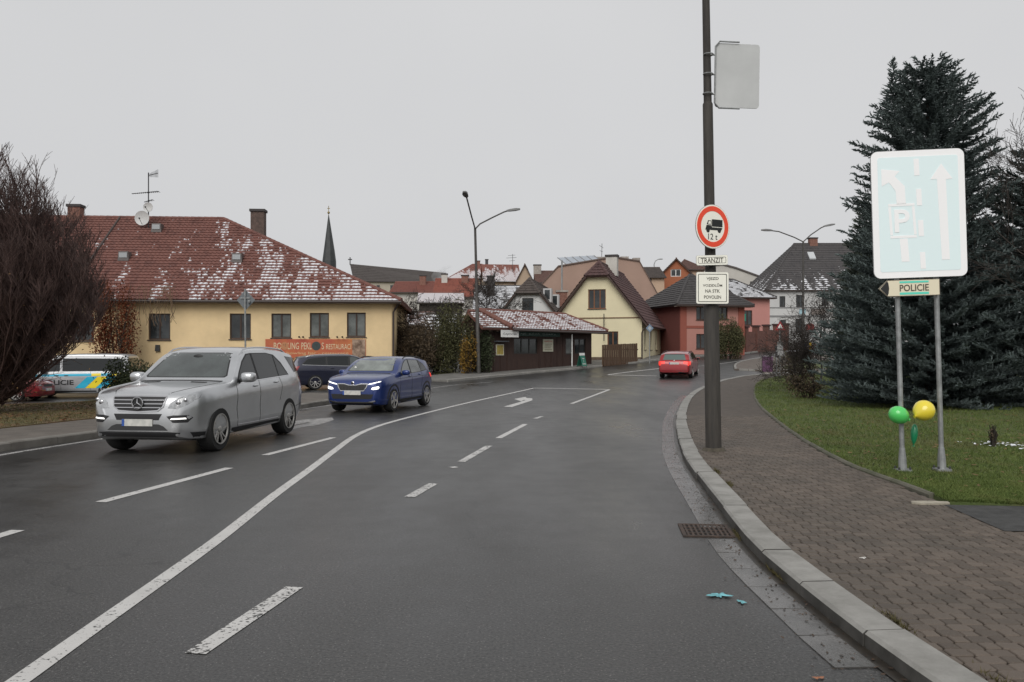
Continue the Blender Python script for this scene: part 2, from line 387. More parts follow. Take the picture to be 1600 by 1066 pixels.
GRAN = mat('kerb_granite', (0.20, 0.195, 0.178), 0.75, col2=(0.31, 0.302, 0.282), scale=3.5, detail=8, bump=0.25, bscale=120)
def kerb(name, line, lens, w, ht, m, stagger=0.006, dz0=0.0, s0=0.0, face=None):
    root = bpy.data.objects.new(name, None); COL.objects.link(root); root['kind'] = 'structure'
    s = s0; total = length(line); k = 0
    while s < total - 0.3:
        L = min(lens[k % len(lens)], total - s - 0.01); k += 1
        nseg = max(1, int(L / 0.5)); mb = MB(); jx = rnd.uniform(-stagger, stagger); jz = rnd.uniform(-0.006, 0.006)
        rings = []
        for q in range(nseg + 1):
            ss = s + 0.005 + (L - 0.010) * q / nseg; p, t = poly_at(line, ss); nrm = Vector((t.y, -t.x))
            z = h(p.x, p.y) + dz0
            prof = [(0.0, -0.15), (0.0, ht - 0.02), (0.02, ht), (w - 0.006, ht + 0.004), (w, ht - 0.004), (w, -0.15)]
            rings.append([(p.x + nrm.x * (a + jx), p.y + nrm.y * (a + jx), z + b + (jz if b > 0 else 0)) for a, b in prof])
        n = 6; vs = [v for r in rings for v in r]
        fs = [(i * n + j, i * n + (j + 1) % n, (i + 1) * n + (j + 1) % n, (i + 1) * n + j) for i in range(nseg) for j in range(n)]
        fs += [tuple(range(n)), tuple(nseg * n + j for j in reversed(range(n)))]
        mb.add(vs, fs)
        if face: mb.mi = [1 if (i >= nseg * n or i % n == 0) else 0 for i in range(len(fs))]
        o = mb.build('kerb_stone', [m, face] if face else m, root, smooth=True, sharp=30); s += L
    return root
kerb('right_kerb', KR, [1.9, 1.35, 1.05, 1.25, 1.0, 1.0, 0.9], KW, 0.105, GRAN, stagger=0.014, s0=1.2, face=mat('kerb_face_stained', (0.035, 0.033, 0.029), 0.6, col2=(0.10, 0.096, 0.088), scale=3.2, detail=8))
kerb('lawn_edging', ER, [1.0], 0.06, 0.125, mat('edging_concrete', (0.13, 0.12, 0.095), 0.9, col2=(0.07, 0.075, 0.045), scale=3), s0=1.6)

# gutter slabs along the right kerb
gut = bpy.data.objects.new('gutter', None); COL.objects.link(gut); gut['kind'] = 'structure'
GUT = mat('gutter_concrete', (0.055, 0.053, 0.050), 0.22, col2=(0.125, 0.12, 0.115), scale=2.6, detail=8, bump=0.15, bscale=60)
gl = offset(KR, -0.07)
s = 7.45
while s < 34:
    p, t = poly_at(gl, s + 0.25); nrm = Vector((-t.y, t.x)); q = MB()
    if not (7.45 < p.y < 8.1):
        c = [(p + t * (a * 0.246) + nrm * b) for a, b in ((-1, 0), (1, 0), (1, 0.23), (-1, 0.23))]
        top = [(v.x, v.y, h(v.x, v.y) + 0.006 + rnd.uniform(-0.001, 0.002)) for v in c]
        q.add(top + [(v[0], v[1], v[2] - 0.06) for v in top], [(0, 1, 2, 3), (0, 4, 5, 1), (1, 5, 6, 2), (2, 6, 7, 3), (3, 7, 4, 0)])
        q.build('gutter_slab', GUT, gut)
    s += 0.5
strip('gutter_mud', [p for p in offset(KR, -0.035) if 4.0 < p.y < 34], 0.075, 0.0065, mat('wet_mud', (0.012, 0.010, 0.008), 0.35, col2=(0.035, 0.028, 0.02), scale=7), gut)
# storm drain
dr = thing('storm_drain', 'rusty iron storm drain grate in the gutter beside the kerb', 'drain', (1.86, 7.78, 0.0), R(-6))
IRON = mat('rusty_iron', (0.045, 0.035, 0.03), 0.7, col2=(0.09, 0.06, 0.045), scale=14, metal=0.4)
mb = MB(); mb.box(-0.27, 0.2, -0.27, -0.235, -0.04, 0.013).box(-0.27, 0.2, 0.235, 0.27, -0.04, 0.013).box(-0.27, -0.235, -0.234, 0.234, -0.04, 0.013).box(0.165, 0.2, -0.234, 0.234, -0.04, 0.013)
mb.build('frame', IRON, dr)
mb = MB(); mb.box(-0.234, 0.164, -0.234, 0.234, -0.01, 0.0025); mb.build('shaft', mat('drain_dark', (0.004, 0.004, 0.004), 0.9), dr)
for k in range(9):
    mb = MB(); x = -0.225 + k * 0.044; mb.box(x, x + 0.02, -0.234, 0.234, 0.003, 0.012); mb.build('bar', IRON, dr)
for k in range(3):
    mb = MB(); y = -0.13 + k * 0.12; mb.box(-0.234, 0.164, y, y + 0.02, 0.003, 0.0105); mb.build('cross_bar', IRON, dr)

# lawn on the right, asphalt path cutting across to it
LAWN = mat('lawn_soil', (0.062, 0.098, 0.024), 0.95, col2=(0.105, 0.105, 0.042), scale=2.6, detail=7, bump=0.8, bscale=25)
erx = offset(ER, 0.05)
LR = [(p.x, p.y) for p in erx if p.y > 8.55] + [(30, 46.1), (34, 30), (34, 9.5), (7.0, 8.4), (5.6, 8.45)]
sheet('lawn', LR, 0.11, LAWN, skirt=0.12, step=0.6, hf=lambda x, y: h(x, y) + 0.03 * math.sin(x * 1.3 + y * 0.7) * math.sin(y * 0.9) * sm((x - 6) / 3) + 0.25 * sm((x - 9) / 8))
sheet('asphalt_path', [(4.38, 7.35), (4.5, 8.6), (5.6, 8.5), (7.0, 8.45), (20, 9.4), (20, 7.0), (9.4, 7.0)], 0.096, mat('path_asphalt', (0.045, 0.045, 0.044), 0.85, var=0.35, scale=6, bump=0.6, bscale=70))
# cross path and planted island with the utility box, beyond the lawn
IS = smooth_line([(14.2, 51.8), (16.2, 51.0), (21, 51.6), (27, 52.0)], 5)
IS2 = smooth_line([(14.0, 52.0), (15.6, 57.5), (18.5, 62.5), (24, 67.5), (30, 70)], 5)
isl = [(p.x, p.y) for p in IS] + [(34, 56), (34, 70)] + [(p.x, p.y) for p in reversed(IS2)]
sheet('island_paving', isl, 0.11, mat('island_pave', (0.12, 0.10, 0.085), 0.85, var=0.2, scale=4), skirt=0.12)
sheet('island_lawn', [(17.0, 52.0), (27, 52.7), (33, 58), (28, 62), (20.5, 57.5), (18, 54.5)], 0.14, LAWN, skirt=0.05)
KC = mat('kerb_concrete', (0.19, 0.185, 0.17), 0.85, col2=(0.27, 0.26, 0.24), scale=2)
kerb('island_kerb', IS2, [1.0], 0.15, 0.12, KC); kerb('island_side_kerb', list(reversed(IS)), [1.0], 0.15, 0.12, KC)

# left side: kerb, pavement, lawn with fallen leaves
KL = smooth_line([(-5.3, 30.5), (-5.55, 28.6), (-5.95, 25.0), (-6.9, 20.4), (-8.0, 16.1), (-8.65, 13.7), (-9.8, 9.5), (-11.5, 3.5)], 6)
kerb('left_kerb', KL, [1.0, 1.0, 0.95], 0.2, 0.14, mat('kerb_left', (0.14, 0.13, 0.115), 0.85, col2=(0.21, 0.2, 0.18), scale=2))
ki = offset(KL, 0.14); ko = offset(KL, 2.35)
sheet('left_pavement', [(p.x, p.y) for p in ki] + [(p.x, p.y) for p in reversed(ko)], 0.128, mat('pavement_left', (0.12, 0.105, 0.09), 0.85, var=0.2, scale=2.5, bump=0.3, bscale=50), skirt=0.1)
LL = [(p.x, p.y) for p in ko if p.y < 23.5] + [(-40, 3.0), (-40, 27.0), (-14.5, 27.0), (-11.0, 26.6), (-9.2, 25.2)]
sheet('left_lawn', LL, 0.15, mat('lawn_leafy', (0.085, 0.088, 0.034), 0.95, col2=(0.15, 0.078, 0.042), scale=1.6, detail=7, bump=0.7, bscale=22), skirt=0.12)

# far pavement in front of the tea house and the gable house
fk = [G(700, 597), G(770, 590), G(835, 583.5), G(905, 577), G(960, 571), G(1003, 567), G(1036, 563), G(1100, 558), G(1165, 553.5), G(1215, 545)]
FK = smooth_line([(p.x, p.y) for p in fk], 4)
kerb('far_kerb', list(reversed(FK)), [1.0], 0.16, 0.12, KC)
fo = offset(FK, -3.2)
sheet('far_pavement', [(p.x, p.y) for p in offset(FK, -0.1)] + [(p.x, p.y) for p in reversed(fo)], 0.105, mat('pavement_far', (0.15, 0.145, 0.135), 0.85, var=0.2, scale=2.0), skirt=0.1)

# ---------------------------------------------------------------- road markings (painted on the road)
def mark(name, pix, w, m=PAINT, n=5):
    pl = [(G(*p).x, G(*p).y) for p in pix]
    if len(pl) > 2: pl = smooth_line(pl, n)
    else: pl = [Vector(p) for p in pl]
    return strip(name, pl, w, 0.004, m, road)
mark('solid_line', [(-60, 1128), (36, 1060), (154, 976), (273, 892), (350, 836), (430, 773), (485, 733), (522, 705), (556, 681), (594, 665), (650, 649.5), (725, 631), (781, 618.5), (834, 606.6)], 0.128)
mark('stop_line', [(834, 606.6), (893, 607.6), (952, 609)], 0.25)
mark('dash', [(305, 1022), (460, 918)], 0.128, PAINTW)
mark('dash', [(640, 777), (677, 756)], 0.128, PAINTW)
mark('dash', [(721, 722), (764, 697)], 0.128, PAINTW); mark('dash_fragment', [(704, 731), (714, 730)], 0.12, PAINTW)
mark('dash', [(779, 685), (821, 663)], 0.128); mark('dash', [(836, 654.5), (847, 651)], 0.12, PAINTW)
mark('dash', [(893, 631), (952, 609)], 0.13)
mark('dash', [(157, 785), (358, 731.5)], 0.14); mark('dash', [(414, 711.5), (521, 684)], 0.14); mark('dash', [(-110, 870), (28, 829)], 0.14)
mark('edge_line', [(-150, 742), (0, 711.5), (160, 686), (300, 662), (480, 638.5), (535, 630.5), (560, 627)], 0.13, PAINTF)
mark('give_way_line', [(640, 613), (700, 603), (770, 597)], 0.10, PAINTF)
mark('far_line', [(950, 585.6), (990, 580.5), (1031, 576)], 0.16); mark('far_stop_line', [(950, 586), (1026, 587.6)], 0.25)
mark('far_edge_line', [(1085, 573), (1130, 568), (1180, 560), (1215, 553)], 0.14, PAINTF)
def arrow(pix, m=PAINT):
    sheet('turn_arrow', [(G(*p).x, G(*p).y) for p in pix], 0.004, m, road)
arrow([(787, 635.8), (800, 636.2), (832, 625.8), (831.5, 622.6), (823, 622.2), (821, 620.4), (803, 623.8), (815, 627.4), (817, 625.6), (822, 625.4), (811, 628.8)])
arrow([(395, 684), (420, 683.5), (470, 668.5), (497, 664.5), (522, 656.5), (519, 652.8), (470, 656.5), (441, 663), (447, 666.8), (481, 660), (486, 661.2), (450, 668)], PAINTF)

# repaired asphalt strips and the grit that gathers along the kerb
0 and sheet('asphalt_patch', [(-1.9, 16.5), (0.9, 29), (1.5, 29), (-1.2, 16.3)], 0.003, mat('asphalt_patch', (0.042, 0.041, 0.04), 0.6, var=0.3, scale=40), road)
def scatter(name, n, fn, shape, m, kind='stuff', label=None, cat=None):
    mb = MB()
    for _ in range(n): shape(mb, *fn())
    o = mb.build(name, m, fix=False, kind=kind); tagp(o, label, cat); return o
def leaf(mb, x, y, z, s, up=0.3):
    a = rnd.uniform(0, 6.28); t = rnd.uniform(-up, up); u = rnd.uniform(-up, up)
    ca, sa = math.cos(a), math.sin(a)
    pts = [(-1, 0), (-0.3, -0.55), (0.5, -0.45), (1.1, 0), (0.5, 0.45), (-0.3, 0.55)]
    mb.add([(x + s * (p * ca - q * sa), y + s * (p * sa + q * ca), z + s * (p * t + q * u) + s * abs(up) * 0.8) for p, q in pts], [(0, 1, 2, 3, 4, 5)])
def gutter_spot():
    s_ = rnd.choice((rnd.uniform(12, 34), rnd.uniform(14.5, 25), rnd.uniform(7, 14))); p, t = poly_at(KR, s_); d = abs(rnd.gauss(0, 0.16)) + 0.01
    x, y = p.x - t.y * d, p.y + t.x * d; return x, y, h(x, y) + 0.008, rnd.uniform(0.005, 0.016)
scatter('gutter_leaves', 1100, gutter_spot, leaf, mat('wet_leaf', (0.03, 0.02, 0.013), 0.6, col2=(0.075, 0.04, 0.02), scale=6), label='dark wet leaf litter lying along the right kerb', cat='leaf litter')
# litter on the carriageway
def rag(g, r, q, n=26):
    """crumpled flat scrap with a ragged outline"""
    mb = MB(); k1, k2 = q.uniform(0, 6.28), q.uniform(0, 6.28); ring = []
    for k in range(n):
        a = 6.28319 * k / n; rr = r * (0.62 + 0.28 * math.sin(2 * a + k1) + 0.22 * math.sin(5 * a + k2) + q.uniform(-0.16, 0.16)); ring.append((g.x + rr * math.cos(a), g.y + rr * math.sin(a), g.z + 0.006 + q.uniform(0, 0.08) * r))
    mid = [((p[0] + g.x) / 2, (p[1] + g.y) / 2, g.z + 0.007 + q.uniform(0, 0.14) * r) for p in ring]
    mb.add(ring + mid + [(g.x, g.y, g.z + 0.01)], [(k, (k + 1) % n, n + (k + 1) % n, n + k) for k in range(n)] + [(n + k, n + (k + 1) % n, 2 * n) for k in range(n)]); return mb
def litter(pxy, r, m, label, seed): tagp(rag(G(*pxy), r, random.Random(seed)).build('litter_scrap', m), label, 'litter', 'scraps on the road')
CY = mat('cyan_scrap', (0.16, 0.42, 0.46), 0.6, var=0.3, scale=20)
litter((1124, 932), 0.085, CY, 'larger torn turquoise scrap lying on the asphalt near the kerb', 3)
litter((1159, 942), 0.045, CY, 'small turquoise scrap lying closer to the gutter slabs', 5)
litter((1279, 1061), 0.035, mat('brown_scrap', (0.30, 0.13, 0.07), 0.7), 'tiny orange brown leaf on asphalt at the bottom edge', 8)
PS = mat('pale_scrap', (0.55, 0.53, 0.5), 0.7)
def pave_scrap(px, py, r, label):
    tagp(rag(G(px, py, 0.09), r, random.Random(px)).build('paper_scrap', PS), label, 'litter', 'paper scraps beside the road')
pave_scrap(1349, 873, 0.035, 'pale paper scrap lying on the brown pavers')
g = G(1452, 787, 0.09); mb = MB(); mb.prism([(-0.20, -0.03), (-0.05, -0.09), (0.19, -0.05), (0.21, 0.03), (0.02, 0.07), (-0.16, 0.06)], lambda a, b, d: (g.x + a, g.y + b, g.z + d), 0.0, 0.018)
tagp(mb.build('slab_piece', mat('slab_pale', (0.33, 0.30, 0.24), 0.9, var=0.2, scale=12)), 'flat pale slab piece lying at the corner of lawn and path', 'slab')
pave_scrap(1573, 766, 0.05, 'white paper scrap in the grass at the right edge')
# ================================================================ BUILDINGS
GLASS = mat('window_glass', (0.035, 0.04, 0.042), 0.08, spec=0.6, var=0.5, scale=0.9)
GLASSG = mat('window_glass_curtained', (0.13, 0.14, 0.135), 0.2, var=0.3, scale=1.5)
BROWN = mat('brown_frame', (0.045, 0.022, 0.013), 0.5)
WOODO = mat('ochre_frame', (0.19, 0.075, 0.028), 0.55)
DARKW = mat('dark_frame', (0.022, 0.02, 0.018), 0.55)
ZINC = mat('gutter_brown', (0.05, 0.035, 0.03), 0.5)
def plaster(name, c, v=0.10): return mat(name, c, 0.9, var=v, scale=0.55, detail=8, bump=0.15, bscale=18)

def tiles(mb, p0, p1, p2, p3, course=0.34, col=0.24, amp=0.02, thick=0.14, step=0.05):
    """stepped, corrugated tile courses over the plane p0-p1 (eave) p2-p3 (ridge), on a solid slab"""
    p0, p1, p2, p3 = (Vector(p) for p in (p0, p1, p2, p3))
    nrm = (p1 - p0).cross(p3 - p0)
    if nrm.length < 1e-6: nrm = (p1 - p0).cross(p2 - p0)
    nrm.normalize()
    if nrm.z < 0: nrm = -nrm
    if mb.uv is None: mb.uv = []
    while len(mb.uv) < len(mb.v): mb.uv.append((0, 0))
    up = ((p3 + p2) / 2 - (p0 + p1) / 2).length; nc = max(2, round(up / course))
    du = (p1 - p0).normalized()
    ncol = max(2, int((p1 - p0).length / col) * (3 if amp else 1)); ncol = min(ncol, 420)
    for i in range(nc):
        rows = []
        for t, off in ((i / nc, 0.0), (i / nc, step), ((i + 1) / nc, 0.004)):
            a, b = p0.lerp(p3, t), p1.lerp(p2, t)
            rows.append([(a.lerp(b, k / ncol), off) for k in range(ncol + 1)])
        vs = []; uv = []
        for ri, row in enumerate(rows):
            for k, (p, off) in enumerate(row):
                uu = (p - p0).dot(du)
                w = amp * math.cos(uu * 2 * math.pi / col) if amp and ri else 0.0
                vs.append(p + nrm * (off + max(-0.01, w) + 0.012)); uv.append((uu, i + (0.0, 0.02, 0.97)[ri]))
        n = ncol + 1; fs = [(r * n + k, r * n + k + 1, (r + 1) * n + k + 1, (r + 1) * n + k) for r in range(2) for k in range(ncol)]
        mb.add(vs, fs); mb.uv += uv
    q = [p0, p1, p2, p3]; vs = [p for p in q] + [p - nrm * thick for p in q]
    mb.add(vs, [(0, 1, 2, 3), (7, 6, 5, 4), (0, 4, 5, 1), (1, 5, 6, 2), (2, 6, 7, 3), (3, 7, 4, 0)]); mb.uv += [(0, 500.99)] * 8
def ridge_caps(mb, a, b, r=0.13, step=0.38):
    a, b = Vector(a), Vector(b); n = max(1, int((b - a).length / step))
    if mb.uv is None: mb.uv = []
    for k in range(n):
        p, q = a.lerp(b, k / n), a.lerp(b, (k + 1.06) / n)
        m0 = len(mb.v); mb.tube([p, q], r, 8, True, r * 0.88); mb.uv += [(k * 0.4, 500.99)] * (len(mb.v) - m0)

class House:
    """walls, openings and roof in a local frame: u along the front, v into the depth, z up"""
    def __init__(s, name, label, cat, O, rot, W, D, H, z0=None, wall=None, group=None):
        s.O = Vector(O[:2]); s.a = R(rot); s.W, s.D, s.H = W, D, H
        s.z0 = h(O[0], O[1]) - 0.05 if z0 is None else z0
        s.root = thing(name, label, cat, (O[0], O[1], s.z0), s.a, group); s.wall = wall
        s.holes = {'f': [], 'r': [], 'l': []}
    def uz(s, px, py, face='f'):
        kx = (px - 800) / F; ca, sa = math.cos(s.a), math.sin(s.a)
        if face == 'f': o, d = s.O, Vector((ca, sa))
        elif face == 'r': o, d = s.O + Vector((ca, sa)) * s.W, Vector((-sa, ca))
        else: o, d = s.O, Vector((-sa, ca))
        # t*(kx,1) = o + u*d
        det = -kx * d.y + d.x
        t = (-o.x * d.y + d.x * o.y) / det; u = (kx * t - o.x) / d.x if abs(d.x) > abs(d.y) else (t - o.y) / d.y
        return u, HC - (py - Y0) / F * t - s.z0
    def fn(s, face):
        if face == 'f': return lambda u, z, d: (u, d, z)
        if face == 'r': return lambda u, z, d: (s.W - d, u, z)
        if face == 'b': return lambda u, z, d: (u, s.D - d, z)
        return lambda u, z, d: (d, u, z)
    def win(s, px, face='f', frame=BROWN, glass=GLASS, mull=1, cross=False, sill=True, rel=False, recess=0.10, fw=0.07):
        if rel: u0, u1, z0, z1 = px
        else:
            u0, z1 = s.uz(px[0], px[1], face); u1, z0 = s.uz(px[2], px[3], face)
            if u0 > u1: u0, u1 = u1, u0
        s.holes[face].append((u0, u1, z0, z1)); fn = s.fn(face)
        mb = MB(); mb_g = MB()
        def bx(m, a0, a1, b0, b1, d0, d1): m.prism([(a0, b0), (a1, b0), (a1, b1), (a0, b1)], fn, d0, d1)
        bx(mb, u0, u1, z0, z0 + fw, recess, recess + 0.06); bx(mb, u0, u1, z1 - fw, z1, recess, recess + 0.06)
        bx(mb, u0, u0 + fw, z0 + fw, z1 - fw, recess, recess + 0.06); bx(mb, u1 - fw, u1, z0 + fw, z1 - fw, recess, recess + 0.06)
        for k in range(mull):
            c = u0 + (u1 - u0) * (k + 1) / (mull + 1); bx(mb, c - fw * 0.6, c + fw * 0.6, z0 + fw, z1 - fw, recess - 0.004, recess + 0.056)
        if cross:
            c = z0 + (z1 - z0) * 0.68; bx(mb, u0 + fw, u1 - fw, c - 0.035, c + 0.035, recess + 0.003, recess + 0.05)
        w = mb.build('window', frame, s.root)
        bx(mb_g, u0 + 0.01, u1 - 0.01, z0 + 0.01, z1 - 0.01, recess + 0.03, recess + 0.035); mb_g.build('pane', glass, w)
        if sill:
            q = MB(); bx(q, u0 - 0.05, u1 + 0.05, z0 - 0.05, z0 - 0.003, -0.07, recess); q.build('sill', ZINC, w)
        return w
    def panel(s, mb, outline, face):
        fn = s.fn(face); holes = s.holes.get(face, [])
        bm = bmesh.new(); vs = [bm.verts.new((a, b, 0)) for a, b in outline]; bm.faces.new(vs)
        for u0, u1, z0, z1 in holes:
            for co, no in (((u0, 0, 0), (1, 0, 0)), ((u1, 0, 0), (1, 0, 0)), ((0, z0, 0), (0, 1, 0)), ((0, z1, 0), (0, 1, 0))):
                bmesh.ops.bisect_plane(bm, geom=bm.verts[:] + bm.edges[:] + bm.faces[:], plane_co=co, plane_no=no)
        bm.verts.index_update()
        keep = [f for f in bm.faces if not any(u0 < f.calc_center_median().x < u1 and z0 < f.calc_center_median().y < z1 for u0, u1, z0, z1 in holes)]
        mb.add([fn(v.co.x, v.co.y, 0) for v in bm.verts], [tuple(v.index for v in f.verts) for f in keep]); bm.free()
        for u0, u1, z0, z1 in holes:
            c = [(u0, z0), (u1, z0), (u1, z1), (u0, z1)]
            mb.add([fn(a, b, 0) for a, b in c] + [fn(a, b, 0.2) for a, b in c], [(k, (k + 1) % 4, 4 + (k + 1) % 4, 4 + k) for k in range(4)] + [(4, 5, 6, 7)])
    def walls(s, front, side_h=None, back=None, m=None):
        H = s.H if side_h is None else side_h; mb = MB()
        s.panel(mb, front, 'f'); s.panel(mb, [(0, -0.6), (s.D, -0.6), (s.D, H), (0, H)], 'r'); s.panel(mb, [(0, -0.6), (s.D, -0.6), (s.D, H), (0, H)], 'l')
        s.panel(mb, back or front, 'b')
        return mb.build('wall', m or s.wall, s.root, fix=False)
    def roof_side(s, RH, m, over=0.45, hl=0.0, hr=0.0, col=0.24, amp=0.02, course=0.34, rv=None, caps=True):
        """ridge parallel to the front; hl / hr: run of the hips at the ends (0 = gable)"""
        W, D, H = s.W, s.D, s.H; rv = D / 2 if rv is None else rv
        ze = H - over * (RH - H) / rv; o = over; mb = MB()
        a = (hl if hl else -o * 0.6, rv, RH); b = (W - hr if hr else W + o * 0.6, rv, RH)
        el = -o if hl else -o * 0.6; er = W + o if hr else W + o * 0.6
        k = dict(col=col, amp=amp, course=course)
        tiles(mb, (el, -o, ze), (er, -o, ze), b, a, **k)
        tiles(mb, (er, D + o, ze), (el, D + o, ze), a, b, course=course, col=0.5, amp=0)
        if hr: tiles(mb, (er, -o, ze), (er, D + o, ze), b, b, **k)
        if hl: tiles(mb, (el, D + o, ze), (el, -o, ze), a, a, **k)
        if caps:
            ridge_caps(mb, a, b)
            if hr: ridge_caps(mb, (er, -o, ze + 0.03), b)
            if hl: ridge_caps(mb, (el, -o, ze + 0.03), a)
        r = mb.build('roof', m, s.root, fix=False)
        zt = H - 0.1
        if not hl or not hr:          # gable triangles
            g = MB()
            for u, on in ((0, not hl), (W, not hr)):
                if on: g.add([(u, 0, H), (u, D, H), (u, rv, RH - 0.12)], [(0, 1, 2)])
            g.build('gable', s.wall, s.root)
        s.eaves(ze, o, el, er); return r
    def eaves(s, ze, o, el, er):
        g = MB(); g.tube([(el, -o - 0.06, ze - 0.08), (er, -o - 0.06, ze - 0.08)], 0.07, 8); g.build('eaves_gutter', ZINC, s.root, smooth=True)
        f = MB(); f.box(el + 0.05, er - 0.05, -o + 0.02, -0.004, ze - 0.16, ze - 0.10); f.build('soffit', mat('soffit', (0.34, 0.29, 0.24), 0.8), s.root)
    def roof_front(s, RH, m, over=0.4, fo=0.35, jerk=0.0, col=0.24, amp=0.02, course=0.34, bargecol=None):
        """gable towards the front, ridge along the depth; jerk = height of the half hip"""
        W, D, H = s.W, s.D, s.H; sl = (RH - H) / (W / 2); ze = H - over * sl; k = dict(col=col, amp=amp, course=course); mb = MB()
        jz = RH - jerk; ju = W / 2 - jerk / sl; jv = -fo + jerk * 0.9
        L = lambda v, z: ((z - H) / sl, v, z)
        Rr = lambda v, z: (W - (z - H) / sl, v, z)
        if jerk:
            tiles(mb, L(D + fo, ze), L(-fo, ze), L(-fo, jz), L(D + fo, jz), **k); tiles(mb, L(D + fo, jz), L(-fo, jz), L(jv, RH), L(D + fo, RH), **k)
            tiles(mb, Rr(-fo, ze), Rr(D + fo, ze), Rr(D + fo, jz), Rr(-fo, jz), **k); tiles(mb, Rr(-fo, jz), Rr(D + fo, jz), Rr(D + fo, RH), Rr(jv, RH), **k)
            tiles(mb, L(-fo - 0.02, jz), Rr(-fo - 0.02, jz), Rr(jv, RH), L(jv, RH), **k)
            ridge_caps(mb, (W / 2, jv, RH), (W / 2, D + fo, RH)); ridge_caps(mb, L(-fo, jz), (W / 2, jv, RH)); ridge_caps(mb, Rr(-fo, jz), (W / 2, jv, RH))
        else:
            tiles(mb, L(D + fo, ze), L(-fo, ze), L(-fo, RH), L(D + fo, RH), **k); tiles(mb, Rr(-fo, ze), Rr(D + fo, ze), Rr(D + fo, RH), Rr(-fo, RH), **k)
            ridge_caps(mb, (W / 2, -fo, RH), (W / 2, D + fo, RH))
        r = mb.build('roof', m, s.root, fix=False)
        b = MB()
        for fnc in (L, Rr):
            p, q = Vector(fnc(-fo - 0.03, ze)), Vector(fnc(-fo - 0.03, jz if jerk else RH)); dz = Vector((0, 0, -0.2))
            b.add([p, q, q + dz, p + dz, p + Vector((0, 0.04, 0)), q + Vector((0, 0.04, 0)), q + dz + Vector((0, 0.04, 0)), p + dz + Vector((0, 0.04, 0))], [(0, 1, 2, 3), (4, 7, 6, 5), (0, 4, 5, 1), (3, 2, 6, 7)])
        b.build('bargeboard', bargecol or BROWN, s.root)
        s.gable_outline = [(0, -0.6), (W, -0.6), (W, H)] + ([(W - (jz - H) / sl, jz - 0.06), ((jz - H) / sl, jz - 0.06)] if jerk else [(W / 2, RH - 0.06)]) + [(0, H)]
        return r
    def chimney(s, u, v, zb, zt, w, d, m, cap=True, parent=None):
        mb = MB(); mb.box(u - w / 2, u + w / 2, v - d / 2, v + d / 2, zb, zt); c = mb.build('chimney', m, parent or s.root)
        if cap: q = MB(); q.box(u - w / 2 - 0.07, u + w / 2 + 0.07, v - d / 2 - 0.07, v + d / 2 + 0.07, zt, zt + 0.16); q.build('chimney_cap', mat('cap', (0.05, 0.045, 0.045), 0.8), c)
        return c
    def pipe(s, pts, r=0.05, name='downpipe', m=None):
        mb = MB(); mb.tube(pts, r, 8); return mb.build(name, m or ZINC, s.root, smooth=True)
BRICK = mat('chimney_brick', (0.16, 0.075, 0.055), 0.9, col2=(0.25, 0.13, 0.10), scale=7)
CONC = mat('chimney_plaster', (0.33, 0.30, 0.27), 0.9, var=0.2, scale=3)

# ---- restaurant, long yellow house on the left
RED_T = roof_mat('red_tiles_snowy', (0.095, 0.037, 0.029), (0.165, 0.068, 0.053), -0.70, ku=0.037, kv=-0.003, streak=1.05, cover=0.40, freq=2.6, fa=1.0)
a = R(4); Wd = 26.0
O = (-6.55 - Wd * math.cos(a), 45 - Wd * math.sin(a))
hs_ = House('restaurant', 'long yellow plastered restaurant with hipped red tile roof streaked with snow', 'building', O, 4, Wd, 13.5, 4.72, 0.08, plaster('yellow_plaster', (0.75, 0.57, 0.325), 0.10))
rest = hs_
for q, gl in (((232, 490, 266, 531), GLASS), ((359, 490, 392, 530), GLASS), ((424, 490, 455, 528), GLASSG), ((484, 489, 514, 527), GLASSG), ((542, 488.5, 571.5, 526.5), GLASSG)): hs_.win(q, glass=gl)
hs_.win((40, 492, 75, 534)); hs_.win((112, 491, 147, 533))
hs_.walls([(0, -0.6), (Wd, -0.6), (Wd, 4.72), (0, 4.72)])
rr = hs_.roof_side(9.75, RED_T, over=0.55, hr=10.8, course=0.36)
f_ = MB(); f_.box(0.0, Wd + 0.05, -0.05, -0.002, 4.30, 4.60); f_.build('cornice', mat('cornice', (0.42, 0.38, 0.32), 0.85, var=0.1, scale=2), hs_.root)
b_ = MB(); b_.box(0.0, Wd + 0.03, -0.035, -0.002, -0.5, 0.45); b_.build('plinth', mat('plinth', (0.30, 0.22, 0.13), 0.9, var=0.15, scale=2), hs_.root)
hs_.pipe([(Wd + 0.45, -0.5, 4.25), (Wd + 0.2, -0.12, 3.9), (Wd + 0.1, -0.1, 3.7), (Wd + 0.1, -0.1, -0.1)], 0.055)
def on_roof(hh, px, py, RH, over=0.55, rv=None):
    """point of the front roof plane seen at a pixel, in the house frame"""
    rv = rv or hh.D / 2; sl = (RH - hh.H) / rv; lo, hi = -over, rv
    for _ in range(40):
        v = (lo + hi) / 2; ca, sa = math.cos(hh.a), math.sin(hh.a); kx = (px - 800) / F
        o = hh.O + Vector((-sa, ca)) * v; d = Vector((ca, sa)); det = d.x - kx * d.y
        t = (d.x * o.y - o.x * d.y) / det; z = HC - (py - Y0) / F * t - hh.z0; u = (kx * t - o.x) / d.x
        if z > hh.H + v * sl: lo = v
        else: hi = v
    return u, v, hh.H + v * sl
for px, py in ((196, 403), (247, 359), (372, 406)):
    u, v, z = on_roof(hs_, px, py, 9.75); mb = MB(); mb.box(u - 0.3, u + 0.3, v - 0.35, v + 0.25, z - 0.2, z + 0.34, 0.04); q = mb.build('roof_vent', mat('vent_metal', (0.10, 0.085, 0.08), 0.5), hs_.root)
    g = MB(); g.box(u - 0.22, u + 0.22, v - 0.37, v - 0.345, z - 0.02, z + 0.26); g.build('vent_front', mat('vent_pale', (0.34, 0.36, 0.37), 0.4), q)
